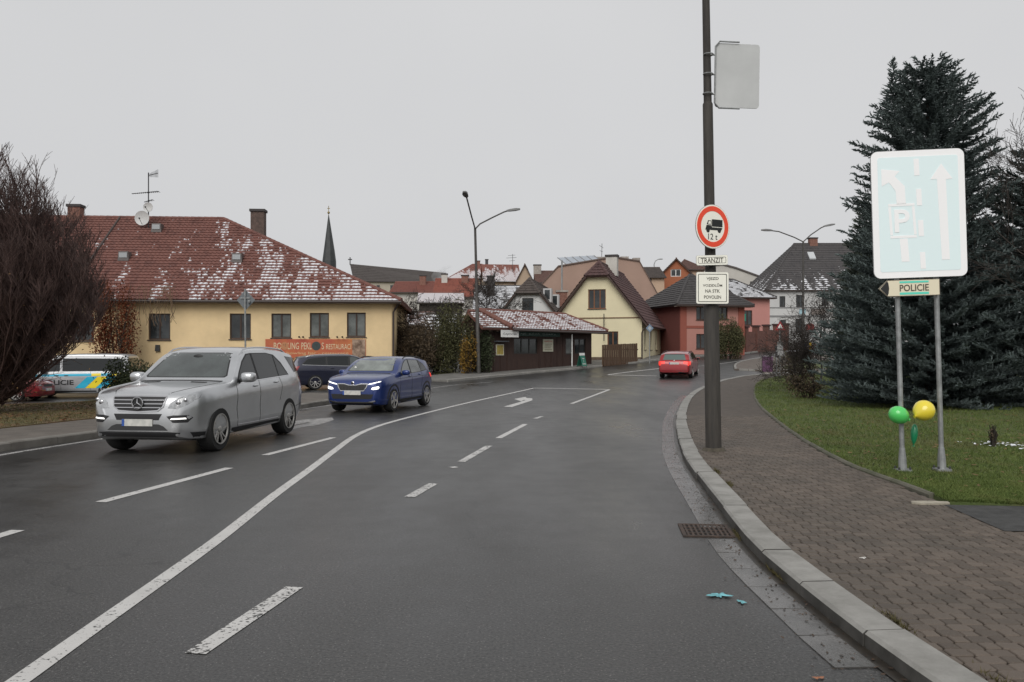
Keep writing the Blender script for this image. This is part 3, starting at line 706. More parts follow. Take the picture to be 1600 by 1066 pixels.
u, v, z = on_roof(hs_, 115, 345, 9.75); hs_.chimney(u, v + 0.3, z - 1.4, z + 0.85, 0.72, 0.6, BRICK)
c_ = hs_.chimney(Wd - 9.35, 9.6, 6.0, 10.65, 0.85, 0.7, mat('soot_brick', (0.075, 0.055, 0.047), 0.9, col2=(0.13, 0.09, 0.075), scale=6))
# seam between the two parts of the roof
u, v, z = on_roof(hs_, 147, 400, 9.75); mb = MB(); sl = (9.75 - 4.72) / 6.75
mb.tube([(u, -0.5, 4.72 - 0.5 * sl + 0.07), (u, 6.7, 9.75 + 0.03)], 0.07, 6); mb.build('roof_seam', ZINC, hs_.root)
# wall lantern box and intake vents on the wall
u, z = hs_.uz(247, 544); mb = MB(); mb.box(u - 0.12, u + 0.12, -0.14, -0.002, z - 0.17, z + 0.17, 0.015); mb.build('meter_box', mat('box_black', (0.02, 0.02, 0.02), 0.5), hs_.root)
for k, px in enumerate((448.5, 457, 541, 549)):
    u, z = hs_.uz((469, 475, 528, 536)[k], 527.5); mb = MB(); mb.tube([(u, -0.002, z - 0.02), (u, -0.22, z + 0.06), (u, -0.30, z + 0.02)], [0.018, 0.018, 0.055], 8); mb.build('banner_lamp', DARKW, hs_.root, smooth=True)
# banner with the restaurant's name
u0, zt = hs_.uz(415, 530); u1, _ = hs_.uz(571.5, 527); zb = zt - 1.02
ca, sa = math.cos(a), math.sin(a)
bw = Vector((O[0] + (u0 + u1) / 2 * ca + 0.03 * sa, O[1] + (u0 + u1) / 2 * sa - 0.03 * ca, 0.08 + (zt + zb) / 2))
ban = thing('banner', 'red and orange restaurant banner with pale lettering on the yellow wall', 'banner', bw, a)
hwid = (u1 - u0) / 2
mb = MB(); mb.box(-hwid, hwid, -0.02, 0.02, -0.51, 0.51); mb.build('banner_sheet', mat('banner_red', (0.44, 0.085, 0.045), 0.55, col2=(0.50, 0.17, 0.05), scale=0.8, lo=0.4, hi=0.7), ban)
mb = MB(); mb.box(hwid - 0.72, hwid - 0.02, -0.026, -0.021, -0.48, 0.50); mb.build('banner_picture', mat('banner_pic', (0.10, 0.055, 0.03), 0.6, col2=(0.42, 0.30, 0.22), scale=3.2, detail=6), ban)
mb = MB(); mb.box(-hwid, hwid, -0.03, 0.02, -0.56, -0.512); mb.build('batten', DARKW, ban)
CREAM = mat('banner_cream', (0.66, 0.56, 0.36), 0.6)
zl = 0.14
bx_ = lambda px: (px - 493.25) / 78.25 * hwid
for s_, x0, x1 in (('BO', 428, 440), ('LING', 450, 467), ('PEKL', 471, 487), ('S', 502.5, 506), ('RESTAURACÍ', 509.5, 549)): text('lettering', s_, CREAM, ban, (bx_((x0 + x1) / 2), -0.024, zl), FRONT, w=bx_(x1) - bx_(x0), ht=0.36)
text('small_lettering', 'bowling bar - restaurace', mat('banner_small', (0.62, 0.42, 0.22), 0.6), ban, (0.1, -0.024, -0.26), FRONT, w=3.3, ht=0.17)
for cx, r, m in ((bx_(445), 0.21, mat('ball_orange', (0.45, 0.20, 0.09), 0.5)), (bx_(494), 0.24, mat('ball_dark', (0.045, 0.06, 0.06), 0.35))):
    mb = MB(); n = 20
    mb.prism([(cx + r * math.cos(6.2832 * k / n), zl + r * math.sin(6.2832 * k / n)) for k in range(n)], lambda p, q, d: (p, d, q), -0.028, -0.021); bl = mb.build('bowling_ball', m, ban)
    for dx, dz in ((-0.05, 0.06), (0.04, 0.09), (0.03, 0.0)):
        mb = MB(); mb.prism([(cx + dx + 0.022 * math.cos(6.2832 * k / 8), zl + dz + 0.022 * math.sin(6.2832 * k / 8)) for k in range(8)], lambda p, q, d: (p, d, q), -0.031, -0.0285); mb.build('finger_hole', DARKW, bl)

# antenna mast with dishes on the restaurant roof
u, v, z = on_roof(hs_, 232, 357, 9.75); w_ = hs_.root.matrix_world
base = Vector((O[0] + u * ca - v * sa, O[1] + u * sa + v * ca, hs_.z0 + z))
an = thing('roof_antenna', 'television mast with yagi antennas and two pale dishes on the red roof', 'antenna', base)
GALV = mat('galvanised', (0.30, 0.31, 0.31), 0.5, metal=0.5, var=0.2, scale=8)
DK = mat('dark_metal', (0.06, 0.06, 0.065), 0.5, metal=0.3)
mb = MB(); mb.tube([(0, 0, -0.3), (0, 0, 3.35)], 0.035, 8); mb.build('mast', DK, an)
for z_, x0, x1, n in ((2.15, -1.0, 0.65, 14), (3.25, 0.0, 0.6, 8), (1.65, -0.25, 0.3, 5)):
    mb = MB(); mb.tube([(x0, 0, z_ - 0.07), (x1, -0.05, z_ + 0.06)], 0.022, 6)
    for k in range(n):
        x = x0 + (x1 - x0) * (k + 0.5) / n; L = 0.10 + 0.16 * k / n; zz = z_ - 0.07 + 0.13 * (k + .5) / n
        mb.tube([(x, -L, zz), (x, L, zz)], 0.013, 5) if z_ < 3 else mb.tube([(x, 0, zz - L), (x, 0, zz + L)], 0.013, 5)
    mb.build('yagi', DK, an)
def dish(c, r, parent):
    mb = MB(); prof = []; n = 18
    rings = [(0.02, 0.12), (0.45, 0.09), (0.8, 0.035), (1.0, -0.02)]
    vs = []; fs = []
    for side in (0, 0.02):
        for rr_, d in rings:
            for k in range(n):
                t = 2 * math.pi * k / n; vs.append((c[0] + r * rr_ * math.cos(t), c[1] + (d * r * 1.6 + side), c[2] + r * rr_ * math.sin(t)))
    m_ = len(rings)
    for s_ in (0, 1):
        for i in range(m_ - 1): fs += [((s_ * m_ + i) * n + k, (s_ * m_ + i) * n + (k + 1) % n, (s_ * m_ + i + 1) * n + (k + 1) % n, (s_ * m_ + i + 1) * n + k) for k in range(n)]
        fs.append(tuple(s_ * m_ * n + k for k in range(n)))
    mb.add(vs, fs); d = mb.build('dish', mat('dish_grey', (0.55, 0.55, 0.54), 0.5), parent, smooth=True)
    q = MB(); q.tube([(c[0], c[1] + 0.05, c[2] - r * 0.9), (c[0], c[1] - 0.35, c[2] - r * 0.2)], 0.015, 6); q.ell((c[0], c[1] - 0.35, c[2] - r * 0.15), (0.05, 0.07, 0.05)); q.build('receiver', DK, d)
dish((-0.28, -0.25, 0.58), 0.44, an); dish((0.02, -0.12, 1.25), 0.29, an)

# ---- tea house: low dark timber kiosk with snowy tile roof
TIMB = mat('dark_timber', (0.030, 0.015, 0.012), 0.75, col2=(0.055, 0.028, 0.020), scale=2.0, stretch=(9, 9, 0.5), bump=0.4, bscale=6)
KT = roof_mat('kiosk_tiles', (0.115, 0.04, 0.032), (0.17, 0.075, 0.058), 0.24, ku=0.0, kv=0.0, streak=0.8, cover=0.52, freq=1.6, fa=1.1)
p0 = G(775, 586); p1 = G(941, 572)
dx, dy = p1.x - p0.x, p1.y - p0.y; rot = math.degrees(math.atan2(dy, dx)); Wk = math.hypot(dx, dy); pv = Vector((-math.sin(R(rot)), math.cos(R(rot))))
Ok = (p0.x + pv.x * 0.9, p0.y + pv.y * 0.9)
tk = House('tea_house', 'low dark brown timber tea house with snow covered tile roof', 'building', Ok, rot, Wk, 1.6, 2.55, h(*Ok) + 0.02, TIMB)
tk.win((803, 528, 840, 553), frame=DARKW, mull=2, recess=0.05, sill=False); tk.win((884, 528, 896, 554), frame=DARKW, glass=GLASSG, mull=0, recess=0.05, sill=False)
tk.win((898, 529, 915, 553), frame=DARKW, mull=1, recess=0.05, sill=False)
tk.walls([(0, -0.6), (Wk, -0.6), (Wk, 2.55), (0, 2.55)])
# vertical board battens
for k in range(int(Wk / 0.6)):
    u = 0.12 + k * 0.6
    if any(h0 - 0.1 < u < h1 + 0.1 for h0, h1, _, _ in tk.holes['f']): continue
    mb = MB(); mb.box(u, u + 0.06, -0.025, -0.001, -0.3, 2.5); mb.build('batten', TIMB, tk.root)
def kiosk_roof():
    mb = MB(); e = 2.80; rz = 3.85; rv = 1.2; o = 0.85; c = dict(course=0.26, col=0.27, amp=0.028)
    u1, _ = tk.uz(812, 515); 
    # left lower wing, main slope, right hip
    tiles(mb, (-0.8, -o + 0.25, e - 0.08), (1.75, -o + 0.25, e - 0.08), (1.2, rv, rz - 0.15), (-0.2, rv, rz - 0.15), **c)
    tiles(mb, (1.5, -o, e - 0.1), (Wk + 0.7, -o, e - 0.1), (Wk - 1.5, rv, rz), (0.8, rv, rz), **c)
    tiles(mb, (Wk + 0.7, -o, e - 0.1), (Wk + 0.7, 2.0, e - 0.1), (Wk - 1.5, rv, rz), (Wk - 1.5, rv, rz), **c)
    tiles(mb, (Wk + 0.7, 2.0, e - 0.1), (-0.2, 2.0, e - 0.1), (-0.2, rv, rz), (Wk - 1.5, rv, rz), course=0.4, col=1.0, amp=0)
    ridge_caps(mb, (0.8, rv, rz), (Wk - 1.5, rv, rz)); ridge_caps(mb, (Wk - 1.5, rv, rz), (Wk + 0.7, -o, e - 0.05)); ridge_caps(mb, (1.5, -o, e + 0.0), (0.8, rv, rz + 0.02), 0.16)
    mb.build('roof', KT, tk.root, fix=False)
    g = MB(); g.tube([(1.5, -o - 0.07, e - 0.2), (Wk + 0.7, -o - 0.07, e - 0.24)], 0.07, 8); g.build('eaves_gutter', ZINC, tk.root, smooth=True)
    g = MB(); g.add([(0, 0, 2.55), (0, 1.6, 2.55), (0, 1.1, 3.4)], [(0, 1, 2)]); g.build('gable', TIMB, tk.root)
kiosk_roof()
GREEN = mat('sign_green', (0.012, 0.055, 0.042), 0.5); WHITE = mat('white_paint', (0.72, 0.72, 0.70), 0.5, var=0.06, scale=3)
u0, z1 = tk.uz(801, 517.5); u1, z0 = tk.uz(872, 526.5)
mb = MB(); mb.box(u0, u1, -0.16, -0.06, z0, z1); fa = mb.build('fascia_sign', GREEN, tk.root)
text('fascia_lettering', 'ČAJE  KÁVA  DÁRKY', mat('fascia_text', (0.32, 0.40, 0.38), 0.6), fa, ((u0 + u1) / 2 - 0.1, -0.165, (z0 + z1) / 2), FRONT, w=(u1 - u0) * 0.86, ht=(z1 - z0) * 0.55)
mb = MB(); u_, z_ = tk.uz(883.5, 528); mb.tube([(u_, -0.55, -0.3), (u_, -0.55, 2.45)], 0.04, 8); mb.build('post', WHITE, tk.root)
def board_thing(hh, name, label, cat, px, d, m, frame=None, group=None):
    ca, sa = math.cos(hh.a), math.sin(hh.a); O_ = hh.O; hh.O = hh.O + Vector((sa, -ca)) * d; u0, z1 = hh.uz(px[0], px[1]); u1, z0 = hh.uz(px[2], px[3]); hh.O = O_; uc = (u0 + u1) / 2
    o = thing(name, label, cat, (hh.O.x + uc * ca + d * sa, hh.O.y + uc * sa - d * ca, hh.z0 + (z0 + z1) / 2), hh.a, group); w, t = (u1 - u0) / 2, (z1 - z0) / 2
    mb = MB(); mb.box(-w, w, -0.02, 0.03, -t, t); mb.build('board', m, o)
    if frame:
        mb = MB(); f = 0.05; mb.box(-w - f, w + f, -0.03, 0.025, t + 0.001, t + f).box(-w - f, w + f, -0.03, 0.025, -t - f, -t - 0.001).box(-w - f, -w - 0.001, -0.03, 0.025, -t, t).box(w + 0.001, w + f, -0.03, 0.025, -t, t); mb.build('frame', frame, o)
    return o, w, t
o, w, t = board_thing(tk, 'shop_sign', 'white name board with dark lettering above the tea house front', 'sign', (784, 517, 809, 526), 0.75, WHITE, WHITE)
text('lettering', 'ČAJOVNA', mat('sign_ink', (0.05, 0.055, 0.06), 0.6), o, (0, -0.025, -0.02), FRONT, w=w * 1.7, ht=t * 1.05)
mb = MB(); mb.tube([(-w * 0.5, 0.02, t * 0.5), (-w * 0.5, 0.7, t * 0.5)], 0.02, 6); mb.tube([(w * 0.5, 0.02, t * 0.5), (w * 0.5, 0.7, t * 0.5)], 0.02, 6); mb.build('bracket', DK, o)
o, w, t = board_thing(tk, 'poster_case', 'yellow poster in a pale frame on the tea house corner', 'poster', (776, 539.5, 786, 554), 0.03, mat('poster_yellow', (0.42, 0.36, 0.07), 0.6, col2=(0.30, 0.20, 0.06), scale=5), mat('frame_cream', (0.55, 0.52, 0.42), 0.6))
mb = MB(); mb.box(-w - 0.22, w + 0.25, -0.28, 0.02, t + 0.20, t + 0.26); mb.build('canopy', mat('case_roof', (0.10, 0.11, 0.125), 0.5), o)
o, w, t = board_thing(tk, 'menu_board', 'cream menu board with red heading between the tea house windows', 'sign', (848.5, 530, 864, 549.5), 0.04, mat('menu_cream', (0.46, 0.45, 0.35), 0.6, var=0.1, scale=8))
text('heading', 'NABÍDKA', mat('menu_red', (0.42, 0.06, 0.06), 0.6), o, (0, -0.023, t * 0.68), FRONT, w=w * 1.6, ht=t * 0.28)
for k in range(4): mb = MB(); mb.box(-w * 0.75, w * (0.75 - 0.12 * (k % 3)), -0.024, -0.0205, t * (0.2 - 0.3 * k) - 0.03, t * (0.2 - 0.3 * k) + 0.03); mb.build('menu_line', mat('menu_ink', (0.22, 0.2, 0.15), 0.7), o)
# pavement board
g = G(909.5, 574.5, 0.1); ab = thing('pavement_board', 'green folding pavement board with white lettering outside the tea house', 'sign', g, R(rot))
w, t = 0.24, 0.78
mb = MB(); mb.add([(-w, -0.22, 0.1), (w, -0.22, 0.1), (w, -0.02, t), (-w, -0.02, t), (-w, -0.19, 0.1), (w, -0.19, 0.1), (w, 0.01, t), (-w, 0.01, t)], [(0, 1, 2, 3), (7, 6, 5, 4), (0, 4, 5, 1), (1, 5, 6, 2), (2, 6, 7, 3), (3, 7, 4, 0)]); mb.build('front_board', mat('board_green', (0.01, 0.13, 0.085), 0.5), ab)
mb = MB(); mb.add([(-w, 0.25, 0.1), (w, 0.25, 0.1), (w, 0.05, t), (-w, 0.05, t), (-w, 0.22, 0.1), (w, 0.22, 0.1), (w, 0.02, t), (-w, 0.02, t)], [(0, 1, 2, 3), (7, 6, 5, 4), (0, 4, 5, 1), (1, 5, 6, 2), (2, 6, 7, 3), (3, 7, 4, 0)]); mb.build('back_board', mat('board_green', (0.01, 0.13, 0.085), 0.5), ab)
mb = MB(); mb.box(-w, w, -0.03, 0.04, t + 0.001, t + 0.16); mb.build('header', WHITE, ab)
for x in (-w + 0.02, w - 0.02):
    for y in (-0.21, 0.235): mb = MB(); mb.tube([(x, y, -0.01), (x, y, 0.12)], 0.018, 6); mb.build('foot', DK, ab)
sl_ = math.atan2(0.2, t - 0.1)
for s_, z in (('ČAJE', 0.58), ('/', 0.42), ('KÁVA', 0.25)): text('lettering', s_, WHITE, ab, (0, -0.226 + (z - 0.1) * 0.2 / (t - 0.1), z), (R(90) - sl_, 0, 0), ht=0.12)

# ---- yellow gable house with wooden fence
YEL = plaster('pale_yellow', (0.72, 0.65, 0.44), 0.05)
BRT = roof_mat('brown_tiles', (0.050, 0.026, 0.026), (0.085, 0.045, 0.043), -2.0)
c0 = G(1003, 563.5); rot = 17; ca, sa = math.cos(R(rot)), math.sin(R(rot)); Wy = 6.7
Oy = (c0.x - Wy * ca, c0.y - Wy * sa); zb = c0.z - 0.1
# the front faces the camera's left: recedes to the left
rot = -17; ca, sa = math.cos(R(rot)), math.sin(R(rot)); Oy = (c0.x - Wy * ca, c0.y - Wy * sa)
yh = House('gable_house', 'pale yellow house with steep brown half-hipped roof and wooden gable window', 'house', Oy, rot, Wy, 11.5, 0, zb, YEL)
_, yh.H = yh.uz(1003, 492); _, ap = yh.uz(937, 408); yh.H -= 0.15
yh.win((919, 452.5, 946.5, 482.5), frame=WOODO, mull=2); yh.win((949, 518, 966, 545), frame=WOODO, mull=1)
D_ = yh.D
for k in range(3): yh.win((1.3 + k * 3.4, 2.2 + k * 3.4, 0.9, 2.6), 'r', rel=True, mull=1)
yh.roof_front(ap, BRT, over=0.55, fo=0.5, jerk=1.15, amp=0.02); yh.walls(yh.gable_outline, side_h=yh.H - 0.05)
_, zc = yh.uz(940, 497); mb = MB(); mb.box(-0.04, Wy + 0.04, -0.04, -0.003, zc - 0.045, zc + 0.045); mb.build('string_course', mat('trim_brown', (0.20, 0.13, 0.075), 0.8), yh.root)
yh.pipe([(Wy + 0.55, -0.4, yh.H - 0.75), (Wy + 0.1, -0.12, yh.H - 1.0), (Wy + 0.02, -0.1, yh.H - 1.2), (Wy + 0.02, -0.1, -0.1)], 0.055)
mb = MB(); mb.box(-0.02, Wy + 0.05, -0.05, -0.002, -0.5, 0.35); mb.build('plinth', mat('plinth_brown', (0.12, 0.085, 0.06), 0.9, var=0.2, scale=3), yh.root)
u, z = yh.uz(945, 500); yh.pipe([(u, -0.35, z - 1.6), (u, -0.35, z + 0.45)], 0.035, 'flue', DARKW)
yh.chimney(Wy / 2 + 0.35, 4.2, ap - 0.8, ap + 0.75, 0.9, 0.7, mat('white_chimney', (0.52, 0.50, 0.46), 0.9, var=0.1, scale=2))
# wooden fence in front of it
fa_, fb_ = G(946, 572, 0.1), G(1000, 566, 0.1); fl = math.hypot(fb_.x - fa_.x, fb_.y - fa_.y); fr_ = math.atan2(fb_.y - fa_.y, fb_.x - fa_.x)
fe = thing('plank_fence', 'brown upright plank fence between the tea house and the yellow gable house', 'fence', (fa_.x, fa_.y + 0.7, fa_.z - 0.05), fr_)
PLK = mat('plank', (0.065, 0.036, 0.02), 0.8, col2=(0.12, 0.07, 0.04), scale=2.2, stretch=(8, 8, 0.6))
n = int(fl / 0.155)
for k in range(n):
    t = rnd.uniform(-0.012, 0.012); zt = 1.46 + 0.13 * (k / n) + t
    mb = MB(); mb.box(k * 0.155, k * 0.155 + 0.138, -0.012 + 0.02 * (k % 2), 0.012 + 0.02 * (k % 2), 0.02 + k * 0.004, zt); mb.build('plank', PLK, fe)
for z in (0.35, 1.1): mb = MB(); mb.box(0, fl, 0.034, 0.08, z, z + 0.09); mb.build('rail', PLK, fe)
for k in range(3): mb = MB(); x = k * fl / 2.1; mb.box(x, x + 0.1, 0.081, 0.18, -0.2, 1.45); mb.build('post', PLK, fe)

# ---- white gable house behind the tea house
GRT = roof_mat('grey_brown_tiles', (0.045, 0.036, 0.032), (0.075, 0.06, 0.053), -1.9)
Yw = 78.0; pl = P(779, 492, Yw); pr = P(872, 492, Yw); Ww = pr.x - pl.x
wh = House('white_gable_house', 'white house with dark half-hipped roof behind the tea house', 'house', (pl.x, Yw), -10, Ww, 14, 0, 1.0, plaster('white_plaster', (0.60, 0.60, 0.59), 0.05))
_, wh.H = wh.uz(785, 493); _, ap = wh.uz(826, 434)
wh.win((816, 466, 833.5, 486), frame=DARKW, mull=1, cross=True); wh.roof_front(ap, GRT, over=0.6, fo=0.45, jerk=1.5, amp=0.015); wh.walls(wh.gable_outline)
sl = (ap - wh.H) / (Ww / 2)
for v_, zz in ((3.0, 0.52), (6.5, 0.42)):
    u = Ww - (ap - wh.H) * zz / sl; z = wh.H + (ap - wh.H) * zz; mb = MB(); mb.box(u - 0.25, u + 0.55, v_ - 0.55, v_ + 0.45, z - 0.5, z + 0.85); q = mb.build('dormer', mat('dormer_white', (0.5, 0.5, 0.5), 0.6), wh.root)
    mb = MB(); mb.box(u - 0.1, u + 0.4, v_ - 0.57, v_ - 0.552, z - 0.2, z + 0.7); mb.build('pane', GLASS, q)

# ---- large salmon building behind with solar panels
SAL = plaster('dusky_pink', (0.36, 0.245, 0.195), 0.05)
Yb = 92.0
pk = thing('pink_building', 'large plain dusky pink building with stepped roofline behind the gable house', 'building', (0, Yb, 0))
def px_outline(pts, Y): return [(P(x, y, Y).x, P(x, y, Y).z) for x, y in pts]
ol = px_outline([(846, 560), (846, 445), (872, 417), (895, 412), (958, 402.5), (999, 409), (1003, 416), (1034, 472), (1034, 560)], Yb)
mb = MB(); mb.prism(ol, lambda p, q, d: (p, d, q), 0, 16); mb.build('wall', SAL, pk)
for (xa, ya), (xb, yb) in (((846, 445), (872, 417)), ((872, 417), (958, 402.5)), ((958, 402.5), (999, 409)), ((999, 409), (1034, 472))):
    A_, B_ = P(xa, ya, Yb), P(xb, yb, Yb); mb = MB(); e = Vector((0, 0, 0.14)); A_.y = B_.y = -0.15
    mb.add([A_, B_, B_ + e, A_ + e] + [v + Vector((0, 16.3, 0)) for v in (A_, B_, B_ + e, A_ + e)], [(0, 1, 2, 3), (7, 6, 5, 4), (0, 4, 5, 1), (1, 5, 6, 2), (2, 6, 7, 3), (3, 7, 4, 0)]); mb.build('roof_edge', mat('roof_edge', (0.13, 0.09, 0.075), 0.7), pk)
for px, w, y0, y1 in ((979, 0.9, 398.5, 406), (939, 1.3, 399, 412), (998, 0.8, 400.5, 410)):
    c = P(px, y0, Yb); q = MB(); q.box(c.x - w / 2, c.x + w / 2, 1.5, 2.4, P(px, y1, Yb).z - 0.5, c.z); q.build('chimney', CONC, pk)
s0 = P(877, 411, Yb); s1 = P(934, 399, Yb)
sol = thing('solar_array', 'tilted rack of five pale solar panels on the pink building roof', 'solar panels', (s0.x, Yb + 0.6, s0.z))
Lp = (s1.x - s0.x) * 1.02; rise_ = s1.z - s0.z
PANEL = mat('solar_glass', (0.34, 0.37, 0.41), 0.25, var=0.1, scale=2); FR = mat('alu', (0.22, 0.22, 0.22), 0.5)
for k in range(5):
    mb = MB(); x0, x1 = Lp * k / 5 + 0.04, Lp * (k + 1) / 5 - 0.04; d = 0.62
    top = lambda x: 0.55 + x / Lp * 0.25
    mb.add([(x0 + d * 0.9, 0.0, top(x0) - 0.62), (x1 + d * 0.9, 0.0, top(x1) - 0.62), (x1 - 0.3, 1.2, top(x1) + 0.25), (x0 - 0.3, 1.2, top(x0) + 0.25)] , [(0, 1, 2, 3)])
    vs = list(mb.v); mb.add([(a_, b_ + 0.05, c_ - 0.05) for a_, b_, c_ in vs], [(3, 2, 1, 0)]); mb.add(vs + [(a_, b_ + 0.05, c_ - 0.05) for a_, b_, c_ in vs], [(0, 4, 5, 1), (1, 5, 6, 2), (2, 6, 7, 3), (3, 7, 4, 0)]); mb.build('panel', PANEL, sol)
for k in range(6):
    x = Lp * k / 5; mb = MB(); mb.tube([(x + 0.55, -0.04, top(x) - 0.64), (x - 0.33, 1.18, top(x) + 0.24)], 0.045, 6); mb.build('frame_bar', FR, sol)
for k in (0, 2, 4): x = Lp * k / 5 + 0.2; mb = MB(); mb.tube([(x, 1.1, -0.6), (x, 1.1, top(x) + 0.15)], 0.04, 6); mb.build('strut', FR, sol)
mb = MB(); c = P(878, 470, Yb - 3); mb.tube([(c.x, -3 , c.z - 1.5), (c.x, -3, P(878, 407, Yb - 3).z)], 0.09, 8); fl_ = thing('flue_pipe', 'thin tall metal flue pipe rising beside the pink building', 'flue', (0, Yb, 0)); mb.build('pipe', GALV, fl_)
mb = MB(); mb.box(c.x - 0.55, c.x + 0.55, -3.5, -2.5, c.z - 3.5, c.z + 0.9); mb.build('flue_base', BRICK, fl_)
mb = MB(); mb.box(c.x - 0.65, c.x + 0.65, -3.6, -2.4, c.z + 0.901, c.z + 1.1); mb.build('flue_cap', CONC, fl_)
c = P(943, 401, Yb); at = thing('chimney_aerial', 'thin aerial on the chimney of the pink building', 'antenna', (c.x, Yb + 2, c.z))
mb = MB(); mb.tube([(0, 0, -0.3), (0.05, 0, 1.7)], 0.03, 6); mb.build('rod', DK, at)
mb = MB(); mb.tube([(-0.25, 0, 1.5), (0.2, 0, 1.2)], 0.022, 6); mb.tube([(-0.2, 0, 0.9), (0.15, 0, 0.75)], 0.022, 6); mb.build('elements', DK, at)

# ---- salmon house at the bend
SR = plaster('salmon', (0.42, 0.205, 0.17), 0.06); RD = plaster('brick_red_trim', (0.28, 0.085, 0.06), 0.05); PK2 = plaster('pink_wall', (0.50, 0.235, 0.205), 0.05)
SLT = roof_mat('dark_slate', (0.032, 0.03, 0.03), (0.06, 0.055, 0.055), -1.35, ku=0.01)
c0 = G(1063, 556); rot = 14; ca, sa = math.cos(R(rot)), math.sin(R(rot)); Ws = 5.9
sh = House('salmon_house', 'two storey salmon house with red corner strips and dark slate hip roof', 'house', (c0.x, c0.y), rot, Ws, 9.0, 0, c0.z - 0.1, SR)
_, sh.H = sh.uz(1063, 470)
sh.win((1088, 478, 1103, 500), frame=BROWN); sh.win((1088, 522, 1103, 545), frame=BROWN); sh.win((1122, 478, 1137, 499), frame=BROWN); sh.win((1122, 520, 1137, 542), frame=BROWN)
sh.walls([(0, -0.6), (Ws, -0.6), (Ws, sh.H), (0, sh.H)])
mb = MB(); mb.box(-0.02, 0.55, -0.06, -0.003, -0.4, sh.H - 0.05); mb.build('corner_strip', RD, sh.root); mb = MB(); mb.box(Ws - 0.55, Ws + 0.02, -0.06, -0.003, -0.4, sh.H - 0.05); mb.build('corner_strip', RD, sh.root)
_, zc = sh.uz(1075, 511); mb = MB(); mb.box(0.552, Ws - 0.552, -0.05, -0.003, zc - 0.1, zc + 0.1); mb.build('string_course', RD, sh.root)
mb = MB(); mb.box(-0.06, -0.003, 0, 9.0, -0.4, sh.H - 0.05); mb.build('shaded_side', plaster('shaded_red_side', (0.17, 0.055, 0.045), 0.05), sh.root)  # red side wall coloured darker, its shade painted in
sh.roof_side(sh.H + 2.6, SLT, over=0.6, hl=3.0, hr=2.6, amp=0, col=0.5)
we = House('pink_annex', 'pink annex with snowy slate roof joined to the salmon house', 'house', (P(1151, 0, 87).x, 87), rot, 3.9, 7.0, 0, c0.z + 0.1, PK2)
_, we.H = we.uz(1180, 461); we.win((1162, 485, 1175.5, 508), frame=BROWN, mull=1)
we.walls([(0, -0.6), (3.9, -0.6), (3.9, we.H), (0, we.H)]); we.roof_side(we.H + 1.9, roof_mat('slate_snow', (0.032, 0.03, 0.03), (0.06, 0.055, 0.055), 0.22), over=0.5, hr=2.4, amp=0, col=0.5)
o, w, t = board_thing(we, 'green_sign', 'square green sign fixed to the pink annex wall', 'sign', (1155, 490.5, 1165, 502), 0.12, mat('sign_green_bright', (0.02, 0.24, 0.16), 0.5))
mb = MB(); mb.prism([(w * 0.55 * math.cos(6.2832 * k / 12), t * 0.55 * math.sin(6.2832 * k / 12)) for k in range(12)], lambda p, q, d: (p, d, q), -0.025, -0.0205); mb.build('emblem', mat('emblem', (0.15, 0.4, 0.3), 0.5), o)
gp = G(1166, 552); gw = thing('garden_wall', 'brown garden wall with stepped capped pillars beside the pink annex', 'wall', gp, R(52))
PIL = mat('pillar_brown', (0.14, 0.062, 0.048), 0.85, var=0.2, scale=3); CAPM = mat('cap_dark', (0.06, 0.03, 0.028), 0.8)
for k in range(5):
    x = k * 2.6; z = 0.22 * k * 0.6; mb = MB(); mb.box(x, x + 0.55, 0, 0.5, -0.5, 2.3 + z); q = mb.build('pillar', PIL, gw)
    mb = MB(); mb.box(x - 0.08, x + 0.63, -0.08, 0.58, 2.301 + z, 2.45 + z); mb.build('cap', CAPM, q)
    if k < 4:
        mb = MB(); mb.box(x + 0.552, x + 2.598, 0.12, 0.38, -0.5, 1.95 + z); mb.build('wall_panel', PIL, gw)

